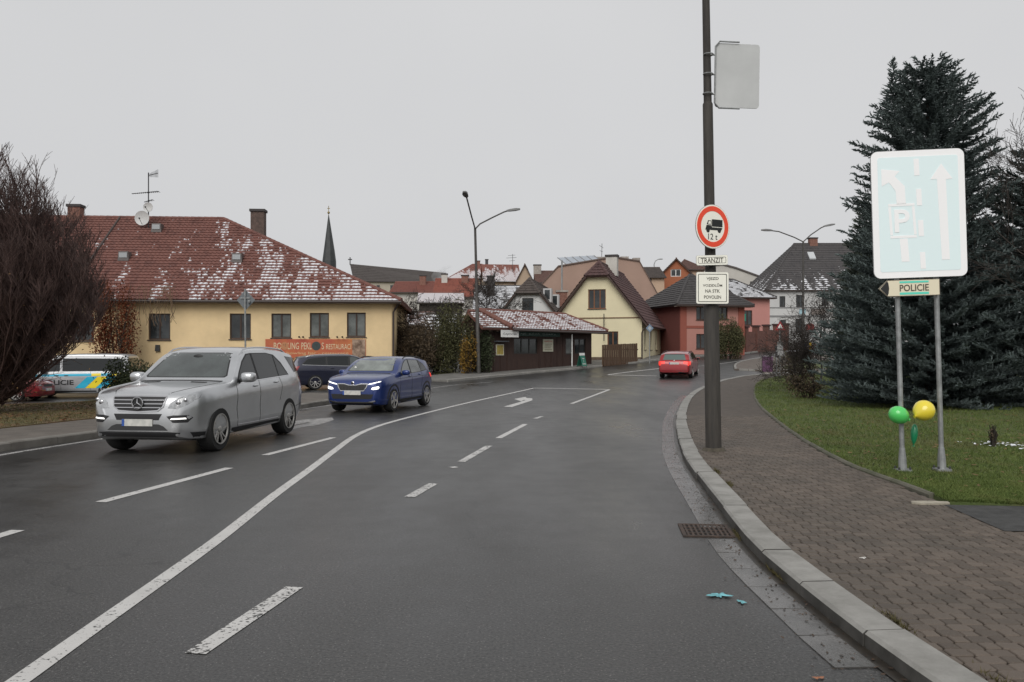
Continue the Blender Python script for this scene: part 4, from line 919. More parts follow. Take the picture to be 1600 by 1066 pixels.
# ---- buildings further up the slope behind the salmon house
PEACH = plaster('peach_wall', (0.50, 0.36, 0.26), 0.05); ORG = plaster('orange_wall', (0.34, 0.12, 0.06), 0.05); LWH = plaster('grey_white_wall', (0.52, 0.50, 0.46), 0.05)
BT2 = roof_mat('brown_roof_far', (0.085, 0.042, 0.035), (0.12, 0.065, 0.052), -1.6); TAN = plaster('tan_wall', (0.42, 0.32, 0.235), 0.05); RT2 = roof_mat('red_roof_far', (0.13, 0.042, 0.032), (0.19, 0.066, 0.048), -1.2)
RTS = roof_mat('red_roof_half_snow', (0.17, 0.065, 0.05), (0.22, 0.09, 0.07), 0.72, kv=-0.06); SNR = roof_mat('slate_mostly_snow', (0.06, 0.058, 0.06), (0.09, 0.085, 0.085), 0.22, kv=0.0)
def far_house(name, label, px, Y, D, ridge, wall, roof, kind='side', wins=(), hl=0.0, hr=0.0, rot=0.0, over=0.4, frame=DARKW, jerk=0.0, chims=(), drop=4.0, cat='house'):
    """px = (left, eave row, right); ridge = ridge row in the photo"""
    l, e, r = px; pl = P(l, e, Y); W = (P(r, e, Y).x - pl.x) / math.cos(R(rot)); z0 = min(h(pl.x, Y) - 0.5, pl.z - drop)
    hh = House(name, label, cat, (pl.x, Y), rot, W, D, pl.z - z0, z0, wall)
    rv = D / 2 if kind == 'side' else 0.0
    RH = P(0, ridge, Y + rv).z - z0; hh.RH = RH
    for q in wins: hh.win(q, frame=frame, sill=False, fw=0.1)
    if kind == 'side': hh.walls([(0, -0.6), (W, -0.6), (W, hh.H), (0, hh.H)]); hh.roof_side(RH, roof, over=over, hl=hl, hr=hr, amp=0, col=0.6, course=0.42)
    else: hh.roof_front(RH, roof, over=over, fo=0.4, jerk=jerk, amp=0, col=0.6, course=0.42); hh.walls(hh.gable_outline)
    for u, v, zb, zt, w, m in chims: hh.chimney(W * u, D * v, RH + zb, RH + zt, w, w * 0.8, m)
    return hh
far_house('orange_house', 'orange gabled house with brown roof above the salmon house', (1036, 425, 1076), 125, 12, 404.5, ORG, BT2, 'front', wins=((1048, 421, 1064, 432),), rot=-12, over=0.9, frame=WHITE)
far_house('dark_roof_house', 'small house with plain dark brown roof left of the orange house', (1004, 432, 1038), 118, 10, 418.5, PEACH, GRT, wins=((1010, 434, 1018, 441),))
gb = thing('grey_flat_block', 'long grey white block with sloping roofline behind the round traffic sign', 'building', (0, 132, 0))
mb = MB(); mb.prism(px_outline([(1088, 500), (1088, 419), (1128, 414), (1150, 420), (1185, 433), (1185, 500)], 132), lambda p, q, d: (p, d, q), 0, 14); mb.build('wall', LWH, gb)
for (xa, ya), (xb, yb) in (((1087, 419), (1128, 414)), ((1128, 414), (1150, 420)), ((1150, 420), (1186, 433))):
    A_, B_ = P(xa, ya, 132), P(xb, yb, 132); A_.y = B_.y = -0.2; e = Vector((0, 0, 0.25)); mb = MB(); mb.add([A_, B_, B_ + e, A_ + e] + [v + Vector((0, 14.4, 0)) for v in (A_, B_, B_ + e, A_ + e)], [(0, 1, 2, 3), (7, 6, 5, 4), (0, 4, 5, 1), (1, 5, 6, 2), (2, 6, 7, 3), (3, 7, 4, 0)]); mb.build('roof_edge', mat('roof_edge_dark', (0.10, 0.085, 0.08), 0.7), gb)
for px, y0, y1, w in ((1152, 415, 421, 0.8), (1168, 424, 427, 0.5)): a_ = P(px, y0, 132); mb = MB(); mb.box(a_.x - w / 2, a_.x + w / 2, 2, 2.8, P(px, y1 + 4, 132).z, a_.z); mb.build('chimney', CONC, gb)
for x0, x1, y0, y1 in ((1172, 1177, 440, 449), (1178, 1182, 440, 449)): p, q = P(x0, y0, 132), P(x1, y1, 132); mb = MB(); mb.box(p.x, q.x, -0.05, 0.1, q.z, p.z); mb.build('window', GLASS, gb)
far_house('peach_house', 'peach coloured house with brown roof seen behind the traffic sign pole', (1060, 420, 1100), 128, 10, 406, PEACH, BT2, hl=2, hr=2, wins=((1067, 423, 1079, 433),))
# white house at the end of the street
WHT = plaster('white_house_wall', (0.53, 0.53, 0.52), 0.06)
wr = far_house('corner_house', 'white two storey house with steep dark snow-patched roof at the street end', (1199, 449, 1450), 112, 14, 381, WHT, roof_mat('slate_patchy', (0.04, 0.038, 0.04), (0.065, 0.06, 0.06), 0.12, ku=0.0, kv=-0.03), hl=6.0, hr=5.0, drop=7.0, chims=((0.40, 0.5, -0.6, 0.7, 1.1, BRICK),),
    wins=((1218, 463, 1227, 480), (1244, 461, 1254, 480), (1284, 459, 1294, 478), (1218, 500, 1228, 520), (1243, 498, 1253, 521), (1306, 459, 1316, 478)))
_, zc = wr.uz(1240, 494); mb = MB(); mb.box(0, wr.W, -0.1, -0.003, zc - 0.1, zc + 0.1); mb.box(0, wr.W, -0.08, -0.003, zc + 1.1, zc + 1.22); mb.build('string_course', mat('trim_grey', (0.25, 0.25, 0.25), 0.8), wr.root)
u, v, z = on_roof(wr, 1268, 402, wr.RH); mb = MB(); mb.add([(u - 0.45, v - 0.5, z - 0.38), (u + 0.45, v - 0.5, z - 0.38), (u + 0.45, v + 0.5, z + 0.62), (u - 0.45, v + 0.5, z + 0.62), (u - 0.45, v - 0.55, z - 0.2), (u + 0.45, v - 0.55, z - 0.2), (u + 0.45, v + 0.45, z + 0.8), (u - 0.45, v + 0.45, z + 0.8)], [(4, 5, 6, 7), (0, 1, 5, 4), (1, 2, 6, 5), (2, 3, 7, 6), (3, 0, 4, 7)]); mb.build('skylight', mat('skylight', (0.5, 0.52, 0.53), 0.3), wr.root)
for k, u in enumerate((5.9, 8.4)): mb = MB(); mb.box(u, u + 1.9, -0.12, -0.004, zc + 0.2, zc + 0.95); mb.build('shop_sign', mat('house_sign%d' % k, ((0.42, 0.36, 0.33), (0.30, 0.29, 0.27))[k], 0.7), wr.root)
mb = MB(); mb.box(1.2, 1.9, -0.02, 0.3, 0, 2.3); mb.build('door', BROWN, wr.root)

# ---- old town behind the garden: church, roofs
ch = thing('church', 'church with tall dark needle spire and long dark nave roof on the skyline', 'church', (0, 235, h(0, 235) - 1))
CHW = plaster('church_wall', (0.50, 0.45, 0.36), 0.05); SPM = mat('spire_copper', (0.038, 0.042, 0.043), 0.6, var=0.25, scale=0.5)
zz = -(h(0, 235) - 1)
def cp(px, py, Y): p = P(px, py, Y); return (p.x, Y - 235, p.z + zz)
a_, b_ = cp(547, 412.5, 235), cp(697, 426.5, 250); el, er = cp(553, 440, 228), cp(693, 441, 243)
mb = MB(); bk = lambda p: (p[0] + 1.2, p[1] + 14, p[2])
mb.uv = []; tiles(mb, el, er, b_, a_, course=0.8, col=1.5, amp=0); tiles(mb, bk(er), bk(el), a_, b_, course=0.8, col=1.5, amp=0); mb.build('nave_roof', roof_mat('church_roof', (0.05, 0.041, 0.038), (0.07, 0.06, 0.055), -1.05), ch, fix=False)
mb = MB(); e2, r2 = Vector(el) + Vector((0.3, 0.8, 0)), Vector(er) + Vector((-0.3, 0.8, 0)); f2, g2 = Vector(bk(r2)), Vector(bk(e2)); dn = Vector((0, 0, -9))
mb.add([e2, r2, f2, g2, e2 + dn, r2 + dn, f2 + dn, g2 + dn, Vector(a_) - Vector((-.3, 0, .2)), Vector(b_) - Vector((.3, 0, .2))], [(0, 4, 5, 1), (1, 5, 6, 2), (2, 6, 7, 3), (3, 7, 4, 0), (0, 3, 8), (1, 2, 9)]); mb.build('nave_wall', CHW, ch)
for k in range(6):
    p = e2.lerp(r2, (k + 0.6) / 6.5); mb = MB(); mb.box(p.x - 0.45, p.x + 0.45, p.y - 0.25, p.y + 0.3, p.z - 4.2, p.z - 0.9); mb.build('window', GLASS, ch)
mb = MB(); mb.tube([(a_[0], a_[1], a_[2] - 0.3), (a_[0], a_[1], a_[2] + 1.9)], 0.16, 6); mb.box(a_[0] - 0.55, a_[0] + 0.55, a_[1] - 0.12, a_[1] + 0.12, a_[2] + 1.1, a_[2] + 1.4); mb.build('gable_cross', DK, ch)
ap_ = cp(513.5, 336, 255); ba = cp(514.5, 408, 255); rs = 2.15
n = 8; mb = MB(); ring = lambda r, z, x: [(x + r * math.cos(6.2832 * (k + .5) / n), ap_[1] + r * math.sin(6.2832 * (k + .5) / n), z) for k in range(n)]
mb.add(ring(rs, ba[2] - 2.5, ba[0]) + ring(rs * 0.98, ba[2], ba[0]) + ring(rs * 0.78, ba[2] + 3.2, ba[0]) + ring(0.10, ap_[2], ap_[0]), [(r * n + k, r * n + (k + 1) % n, (r + 1) * n + (k + 1) % n, (r + 1) * n + k) for r in range(3) for k in range(n)]); mb.build('spire', SPM, ch)
mb = MB(); mb.box(ba[0] - 2.0, ba[0] + 2.0, ap_[1] - 2.0, ap_[1] + 2.0, -1, ba[2] - 2.4); mb.build('tower', CHW, ch)
mb = MB(); mb.tube([(ap_[0], ap_[1], ap_[2] - 0.5), (ap_[0], ap_[1], ap_[2] + 2.8)], 0.1, 6); mb.ell((ap_[0], ap_[1], ap_[2] + 0.7), (0.4, 0.4, 0.4), 10, 6); mb.box(ap_[0] - 0.4, ap_[0] + 0.4, ap_[1] - 0.06, ap_[1] + 0.06, ap_[2] + 1.9, ap_[2] + 2.1); mb.build('finial', mat('gilt', (0.25, 0.19, 0.08), 0.4, metal=0.5), ch)

far_house('town_house', 'broad house with half snowy red roof and tan walls on the skyline', (702, 434, 772), 190, 14, 413, TAN, RTS, hl=5, hr=3, chims=((0.62, 0.45, -0.7, 0.6, 0.9, BRICK),))
far_house('tan_gable_house', 'tan house with snowy red side roof right of the broad town house', (757, 437, 812), 165, 9, 414, TAN, RTS, chims=((0.12, 0.6, -0.6, 1.1, 0.6, DK),), over=0.5, rot=6)
th_ = far_house('tan_end_house', 'tall tan gable end wall on the skyline left of the pink building', (806, 440, 834), 163, 12, 413, TAN, BT2, 'front', over=0.3, rot=-4)
far_house('brown_roof_cottage', 'small cottage with bare brown roof left of the pink building', (838, 440, 872), 128, 9, 424, TAN, BT2, chims=((0.08, 0.4, -0.8, 0.8, 1.2, CONC),))
far_house('red_roof_cottage', 'low house with bright red tile roof and brick chimney behind the garden', (612, 455, 700), 128, 9, 441, LWH, RT2, chims=((0.50, 0.35, -0.9, 0.8, 0.95, BRICK),), over=0.5, rot=-3)
far_house('orange_roof_house', 'house with steep orange red roof and white verge behind the garden', (678, 462, 742), 112, 10, 436, LWH, roof_mat('orange_tiles', (0.17, 0.05, 0.034), (0.24, 0.075, 0.05), -0.5), chims=((0.72, 0.4, -1.6, 0.3, 1.0, BRICK), (0.2, 0.4, -0.7, 0.5, 0.8, LWH)))
far_house('snowy_lean_to', 'low outbuilding with white snow covered lean-to roof behind the garden', (655, 471, 722), 98, 6, 458, mat('dark_plank_wall', (0.05, 0.042, 0.035), 0.9), roof_mat('all_snow', (0.2, 0.1, 0.08), (0.2, 0.1, 0.08), 0.9), rot=4, cat='outbuilding')
far_house('slate_house', 'house with dark slate roof barred with snow beside the white gable house', (742, 485, 812), 96, 12, 447, TAN, SNR, over=0.5, chims=((0.34, 0.3, -2.0, 0.9, 0.9, mat('soot', (0.05, 0.045, 0.045), 0.9)),))
far_house('garden_shed', 'garden shed with snow barred shingle roof among the bushes', (668, 533, 704), 66, 5, 490, mat('shed_wall', (0.10, 0.06, 0.04), 0.9), roof_mat('shingle_snow', (0.07, 0.06, 0.055), (0.1, 0.085, 0.075), 0.38), drop=2.2, over=0.6, cat='shed')
far_house('brick_outhouse', 'brown outhouse with snowy ridge right behind the restaurant corner', (618, 505, 668), 72, 6, 489, mat('outhouse_brick', (0.15, 0.075, 0.05), 0.9, var=0.25, scale=3), roof_mat('outhouse_tiles', (0.1, 0.05, 0.04), (0.14, 0.07, 0.055), 0.15), drop=3, rot=-8, cat='outbuilding')
p = P(801, 414, 165); at = thing('skyline_aerial', 'thin television aerial on the skyline above the tan house', 'antenna', (p.x, 168, p.z - 0.5))
mb = MB(); mb.tube([(0, 0, -1.5), (0, 0, 3.0)], 0.05, 6); mb.build('mast', DK, at)
for z, L in ((2.7, 0.9), (2.2, 1.3), (1.6, 0.7)): mb = MB(); mb.tube([(-L, 0, z), (L * 0.6, 0, z + 0.1)], 0.035, 5); mb.build('element', DK, at)
# chimney smoke over the red roofs
sv = bpy.data.materials.new('smoke'); sv.use_nodes = True; nt = sv.node_tree; nt.nodes.remove(nt.nodes['Principled BSDF'])
pv_ = nt.nodes.new('ShaderNodeVolumePrincipled'); pv_.inputs['Color'].default_value = (0.9, 0.9, 0.9, 1)
ns = nnoise(nt, nt.nodes.new('ShaderNodeTexCoord').outputs['Object'], 0.7, 4)
nt.links.new(nmath(nt, 'MULTIPLY', nmath(nt, 'SUBTRACT', ns, 0.42), 1.6, True), pv_.inputs['Density']); nt.links.new(pv_.outputs[0], nt.nodes['Material Output'].inputs['Volume'])
p = P(690, 433, 122); mb = MB(); mb.ell((p.x, p.y, p.z), (1.6, 1.2, 1.1)); mb.ell((p.x + 0.9, p.y, p.z + 0.9), (1.0, 0.9, 0.9)); o = mb.build('smoke', sv, kind='stuff'); tagp(o, 'thin pale smoke drifting above the red roofs', 'smoke')
# ================================================================ VEHICLES
def pchip(pts):
    xs = np.array([p[0] for p in pts], float); ys = np.array([p[1] for p in pts], float); hh = np.diff(xs); d = np.diff(ys) / hh; m = np.zeros(len(xs))
    for i in range(1, len(xs) - 1):
        if d[i - 1] * d[i] > 0:
            w1, w2 = 2 * hh[i] + hh[i - 1], hh[i] + 2 * hh[i - 1]; m[i] = (w1 + w2) / (w1 / d[i - 1] + w2 / d[i])
    m[0], m[-1] = d[0], d[-1]
    def f(x):
        i = int(np.clip(np.searchsorted(xs, x) - 1, 0, len(xs) - 2)); t = (x - xs[i]) / hh[i]; t = min(1, max(0, t))
        return (2 * t ** 3 - 3 * t ** 2 + 1) * ys[i] + (t ** 3 - 2 * t ** 2 + t) * hh[i] * m[i] + (-2 * t ** 3 + 3 * t ** 2) * ys[i + 1] + (t ** 3 - t ** 2) * hh[i] * m[i + 1]
    return f
TYRE = mat('tyre', (0.012, 0.012, 0.012), 0.85, bump=0.3, bscale=30); WELL = mat('wheel_well', (0.006, 0.006, 0.006), 0.95)
TRIM = mat('black_trim', (0.014, 0.014, 0.015), 0.55); CHROME = mat('chrome', (0.55, 0.55, 0.56), 0.18, metal=1.0); SILV = mat('rim_silver', (0.42, 0.41, 0.39), 0.38, metal=0.5)
CGLASS = mat('car_glass', (0.010, 0.012, 0.013), 0.05, spec=0.5, coat=0.0); CGLASSL = mat('windscreen', (0.045, 0.055, 0.053), 0.05, spec=0.8, coat=0.5, var=0.35, scale=1.6)
CGLASSB = mat('windscreen_pale', (0.17, 0.19, 0.175), 0.06, spec=0.8, coat=0.5, var=0.3, scale=1.8)
LAMPG = mat('lamp_glass', (0.33, 0.34, 0.35), 0.12, spec=0.8, coat=0.8, var=0.45, scale=9); SEAM = mat('seam', (0.008, 0.008, 0.008), 0.8)
LIT = mat('lamp_lit', (0.9, 0.9, 0.9), 0.3, emit=(1.0, 0.98, 0.94), es=1.3); DRL = mat('lamp_drl', (0.9, 0.9, 0.9), 0.3, emit=(1.0, 0.97, 0.90), es=1.0)
TAIL = mat('tail_lamp', (0.25, 0.012, 0.012), 0.2, coat=0.6); TAILLIT = mat('tail_lit', (0.5, 0.02, 0.02), 0.3, emit=(1.0, 0.05, 0.03), es=0.75)
PLATE = mat('number_plate', (0.50, 0.50, 0.47), 0.5, col2=(0.62, 0.61, 0.57), scale=14, detail=0); EUB = mat('plate_blue', (0.03, 0.09, 0.35), 0.5)
REFL = mat('reflector_amber', (0.5, 0.2, 0.03), 0.3)
class Car:
    def __init__(s, name, label, cat, pos, heading, S, paint, group=None):
        s.S = S; s.L = S['L']; s.mid = (S['xf'] + S['xr']) / 2; d = Vector((math.sin(R(heading)), math.cos(R(heading))))
        z = h(pos[0], pos[1]); zf = h(pos[0] + d.x * 1.3, pos[1] + d.y * 1.3); zr = h(pos[0] - d.x * 1.3, pos[1] - d.y * 1.3)
        s.root = thing(name, label, cat, (pos[0], pos[1], (zf + zr) / 2 + 0.004), math.atan2(-d.y, -d.x), group)
        s.root.rotation_euler[1] = math.atan2(zf - zr, 2.6)
        s.paint = paint; s.body()
        s.wheels()
    def sect(s, x):
        S = s.S; zt, zb, w = s.top(x), s.bot(x), s.w(x); b = min(s.belt(x), zt - 0.03); gh = zt - b; tum = S.get('tum', 0.34)
        hgt = b - zb; lo = S.get('rocker', 0.93)
        we = max(0.25 * w, w * 0.962 - gh * tum); rc = min(0.10, gh * 0.55); c = S.get('crown', 0.035) * min(1, w / 0.8)
        p = [(0, zb), (0.45 * w, zb), (0.84 * w, zb), (lo * w, zb + 0.03), (0.965 * w, zb + 0.12 * min(1, hgt / 0.5)), (0.985 * w, zb + 0.28 * hgt), (0.982 * w, zb + 0.5 * hgt), (1.0 * w, zb + 0.74 * hgt), (0.992 * w, zb + 0.88 * hgt), (0.962 * w, b)]
        for t in (0.25, 0.5, 0.75): p.append((w * 0.962 + (we - w * 0.962) * t * (gh - rc) / gh, b + (gh - rc) * t))
        e = w * 0.962 + (we - w * 0.962) * (gh - rc) / gh
        p += [(e, zt - rc), (e - rc * 0.18, zt - rc * 0.62 ), (e - rc * 0.55, zt - rc * 0.25 - c * 0.9), (e - rc * 1.1, zt - c * 0.85), (e * 0.6, zt - c * 0.32), (e * 0.3, zt - c * 0.08), (0, zt)]
        return p
    def body(s):
        S = s.S; s.top, s.bot, s.w, s.belt = (pchip(S[k]) for k in ('top', 'bot', 'w', 'belt'))
        xs = sorted(set([p[0] for p in S['top']] + list(np.arange(0, s.L, 0.07)) + [0.012, 0.03, 0.05, 0.08, 0.11, s.L - 0.012, s.L - 0.03, s.L - 0.06, s.L - 0.1, s.L]))
        xs = [x for i, x in enumerate(xs) if i == 0 or x - xs[i - 1] > 0.008]; rings = []
        for x in xs:
            p = s.sect(x); rings.append([(x - s.mid, y, z) for y, z in p] + [(x - s.mid, -y, z) for y, z in reversed(p[1:-1])])
        n = len(rings[0]); mb = MB(); vs = [v for r in rings for v in r]
        fs = [(i * n + j, i * n + (j + 1) % n, (i + 1) * n + (j + 1) % n, (i + 1) * n + j) for i in range(len(rings) - 1) for j in range(n)]
        k = len(rings) - 1; fs += [tuple(range(n)), tuple(k * n + j for j in reversed(range(n)))]
        mb.add(vs, fs); o = mb.build('body', s.paint, s.root, smooth=True, sharp=S.get('sharp', 30))
        s.bvh = BVHTree.FromPolygons([Vector(v) for v in vs], fs)
        cut = MB(); W = max(p[1] for p in S['w'])
        for x in (S['xf'], S['xr']):
            for sg in (-1, 1):
                q = [(sg * (W - 0.26)), sg * (W + 0.2)]; rr = S['r'] * S.get('arch', 1.13)
                m0 = 28; ring = lambda y: [(x - s.mid + rr * math.cos(6.28319 * j / m0), y, S['r'] + 0.01 + rr * math.sin(6.28319 * j / m0)) for j in range(m0)]
                cut.add(ring(q[0]) + ring(q[1]), [tuple(range(m0)), tuple(m0 + j for j in reversed(range(m0)))] + [((j + 1) % m0, j, m0 + j, m0 + (j + 1) % m0) for j in range(m0)])
        c = cut.build('cutter', WELL)
        md = o.modifiers.new('arches', 'BOOLEAN'); md.operation = 'DIFFERENCE'; md.object = c; md.solver = 'EXACT'; md.material_mode = 'TRANSFER'
        dg = bpy.context.evaluated_depsgraph_get(); me = bpy.data.meshes.new_from_object(o.evaluated_get(dg)); o.modifiers.clear(); o.data = me
        me.polygons.foreach_set('use_smooth', [True] * len(me.polygons)); me.set_sharp_from_angle(angle=R(S.get('sharp', 30)))
        cm = c.data; bpy.data.objects.remove(c); bpy.data.meshes.remove(cm); s.bodyo = o
    def hit(s, ax, a, b, sg):
        if ax == 's': r = s.bvh.ray_cast(Vector((a - s.mid, sg * 3, b)), Vector((0, -sg, 0)))
        elif ax == 'f': r = s.bvh.ray_cast(Vector((-s.mid - 2, a, b)), Vector((1, 0, 0)))
        elif ax == 'r': r = s.bvh.ray_cast(Vector((s.L - s.mid + 2, a, b)), Vector((-1, 0, 0)))
        else: r = s.bvh.ray_cast(Vector((a - s.mid, b, 4)), Vector((0, 0, -1)))
        return r[0]
    def patch(s, name, poly, ax, m, off=0.004, sg=1, parent=None, step=0.07, skirt=0.012):
        """panel that follows the body: outline in side (x,z), front/rear (y,z) or top (x,y) view"""
        bm = bmesh.new(); vs = [bm.verts.new((p[0], p[1], 0)) for p in poly]
        for t in tessellate_polygon([[Vector((p[0], p[1], 0)) for p in poly]]): bm.faces.new([vs[i] for i in t])
        for k in (0, 1):
            lo, hi = min(p[k] for p in poly), max(p[k] for p in poly); t = lo + step
            while t < hi - 0.01:
                bmesh.ops.bisect_plane(bm, geom=bm.verts[:] + bm.edges[:] + bm.faces[:], plane_co=(t, 0, 0) if k == 0 else (0, t, 0), plane_no=(1, 0, 0) if k == 0 else (0, 1, 0)); t += step
        bmesh.ops.dissolve_limit(bm, angle_limit=0.0001, verts=[], edges=[]) if False else None
        out = {'s': Vector((0, sg, 0)), 'f': Vector((-1, 0, 0)), 'r': Vector((1, 0, 0)), 't': Vector((0, 0, 1))}[ax]
        be = [e for e in bm.edges if len(e.link_faces) == 1]
        r = bmesh.ops.extrude_edge_only(bm, edges=be); low = set(g for g in r['geom'] if isinstance(g, bmesh.types.BMVert))
        last = None
        for v in bm.verts:
            p = s.hit(ax, v.co.x, v.co.y, sg)
            if p is None: p = last if last is not None else Vector((0, 0, 0.6))
            last = p; v.co = p + out * (off - (off + skirt if v in low else 0))
        bmesh.ops.recalc_face_normals(bm, faces=bm.faces)
        me = bpy.data.meshes.new(name); bm.to_mesh(me); bm.free(); me.materials.append(m)
        me.polygons.foreach_set('use_smooth', [True] * len(me.polygons)); me.set_sharp_from_angle(angle=R(35))
        return link(name, me, parent or s.root)
    def both(s, name, poly, ax, m, **k):
        if ax == 's': return [s.patch(name, poly, ax, m, sg=g, **k) for g in (-1, 1)]
        return [s.patch(name, [(a * g, b) for a, b in poly] if ax in 'fr' else [(a, b * g) for a, b in poly], ax, m, **k) for g in (-1, 1)]
    def seam(s, pts, ax='s', w=0.010, m=None, name='door_seam', off=0.0025, both=True):
        pl = [Vector(p) for p in pts]; poly = [tuple(p) for p in offset(pl, w / 2)] + [tuple(p) for p in reversed(offset(pl, -w / 2))]
        (s.both if both else s.patch)(name, poly, ax, m or SEAM, off=off, skirt=0.004)
    def wheels(s):
        S = s.S; r = S['r']; tw = S.get('tw', 0.22); W = max(p[1] for p in S['w']); rim = S.get('rim', 0.66) * r; ns = S.get('spokes', 10)
        t = MB(); t.lathe([(rim, -tw / 2), (r * 0.93, -tw / 2 - 0.004), (r * 0.985, -tw / 2 + 0.03), (r, -tw / 2 + 0.06), (r, tw / 2 - 0.06), (r * 0.985, tw / 2 - 0.03), (r * 0.93, tw / 2 + 0.004), (rim, tw / 2)], 32, 'y', cap=False)
        rm = MB(); rm.lathe([(rim * 1.02, -tw / 2 - 0.006), (rim * 1.02, -tw / 2 - 0.012), (rim * 0.95, -tw / 2 - 0.012), (rim * 0.94, -tw / 2 + 0.01)], 32, 'y', cap=False)
        yo = -tw / 2 - 0.008
        for k in range(ns):
            a = 6.28319 * (k + (0.16 if (S.get('pair') and k % 2) else (-0.16 if S.get('pair') else 0))) / ns; c_, s_ = math.cos(a), math.sin(a)
            w0, w1 = rim * (0.065 if not S.get('fat') else 0.12), rim * (0.042 if not S.get('fat') else 0.15)
            q = [(rim * 0.12, -w0), (rim * 0.95, -w1), (rim * 0.95, w1), (rim * 0.12, w0)]
            rm.add([(u * s_ + v * c_, yo + 0.004 + (0.03 * (1 - u / rim) if not S.get('fat') else 0), u * c_ - v * s_) for u, v in q] + [(u * s_ + v * c_, yo + 0.04, u * c_ - v * s_) for u, v in q], [(0, 1, 2, 3), (7, 6, 5, 4), (0, 4, 5, 1), (1, 5, 6, 2), (2, 6, 7, 3), (3, 7, 4, 0)])
        rm.lathe([(rim * 0.2, yo + 0.05), (rim * 0.2, yo + 0.012), (rim * 0.13, yo + 0.004)], 12, 'y')
        hub = MB(); hub.lathe([(rim * 0.92, -0.04), (rim * 0.92, 0.06)], 24, 'y'); first = None
        for x in (S['xf'], S['xr']):
            for sg in (-1, 1):
                if first is None:
                    w = t.build('wheel', TYRE, s.root, smooth=True); a = rm.build('rim', S.get('rimm', SILV), w, smooth=True, sharp=30); b = hub.build('brake_drum', WELL, w); first = w
                else: w = dup(first, s.root)
                w.location = (x - s.mid, sg * (W - tw / 2 - 0.015), r); w.rotation_euler = (0, rnd.uniform(0, 1.2), 0 if sg < 0 else math.pi)
    def mirror(s, x, y, z, m, sz=(0.10, 0.12, 0.085)):
        for sg in (-1, 1):
            mb = MB(); mb.sell((x - s.mid, sg * (y + sz[1]), z + 0.02), sz, 0.62); o = mb.build('mirror', m, s.root, smooth=True, sharp=60)
            q = MB(); q.box(x - s.mid - 0.03, x - s.mid + 0.04, min(sg * (y - 0.06), sg * (y + 0.08)), max(sg * (y - 0.06), sg * (y + 0.08)), z - 0.06, z - 0.02); q.build('mirror_arm', TRIM, o)
            g = MB(); g.ell((x - s.mid + sz[0] * 0.80, sg * (y + sz[1]), z + 0.02), (0.03, sz[1] * 0.8, sz[2] * 0.8), 10, 6); g.build('mirror_glass', CGLASS, o, smooth=True)
    def rails(s, x0, x1, m, dz=0.05, inset=0.10, r=0.016):
        for sg in (-1, 1):
            pts = []
            for k in range(11):
                x = x0 + (x1 - x0) * k / 10; p = s.sect(x); e = p[13][0] - inset * 0.6; z = s.hit('t', x, sg * e, 1).z
                pts.append((x - s.mid, sg * e, z + (dz * min(1, 2.6 * min(k, 10 - k) / 3) if 0 < k < 10 else -0.01)))
            mb = MB(); mb.tube(pts, r, 8); mb.build('roof_rail', m, s.root, smooth=True)
    def plate(s, ax, z, hw=0.26, ht=0.055, off=0.02, y=0.0, x=None):
        L = -1 if ax == 'f' else 1; p = s.hit(ax, y, z, 1); X = p.x + L * off; a, b = sorted((X, X - L * 0.02)); o = MB().box(a, b, y - hw, y + hw, z - ht, z + ht).build('number_plate', PLATE, s.root)
        # blue strip at the plate's left end as its reader sees it
        sgn = 1 if ax == 'f' else -1; y0 = y + sgn * (hw - 0.045); y1 = y + sgn * hw; a, b = sorted((X + L * 0.001, X + L * 0.002)); MB().box(a, b, min(y0, y1), max(y0, y1), z - ht, z + ht).build('country_strip', EUB, o)
        return o
    def fx(s, ax, y, z, off): p = s.hit(ax, y, z, 1); return p + Vector(((-1 if ax == 'f' else 1) * off, 0, 0))

def handles(c, pts, m):
    for x, z in pts:
        for sg in (-1, 1):
            p = c.hit('s', x, z, sg); mb = MB(); mb.ell((p.x, p.y + sg * 0.012, z), (0.10, 0.022, 0.022), 10, 6); mb.build('door_handle', m, c.root, smooth=True)
def arch_trim(c, m, w=0.05):
    S = c.S
    for x in (S['xf'], S['xr']):
        r0 = S['r'] * S.get('arch', 1.13); pts = [(r0 + t, a) for t in (0.0, w) for a in range(-12, 193, 12)]
        inner = [(x + r0 * math.cos(R(a)), S['r'] + 0.01 + r0 * math.sin(R(a))) for a in range(-4, 185, 9)]; outer = [(x + (r0 + w) * math.cos(R(a)), S['r'] + 0.01 + (r0 + w) * math.sin(R(a))) for a in range(-4, 185, 9)]
        c.both('arch_trim', inner + outer[::-1], 's', m, off=0.008, step=0.2, skirt=0.015)

def carpaint(name, c, metal=0.35, rough=0.35): return mat(name, c, rough, metal=metal, coat=0.7, var=0.05, scale=2.0)
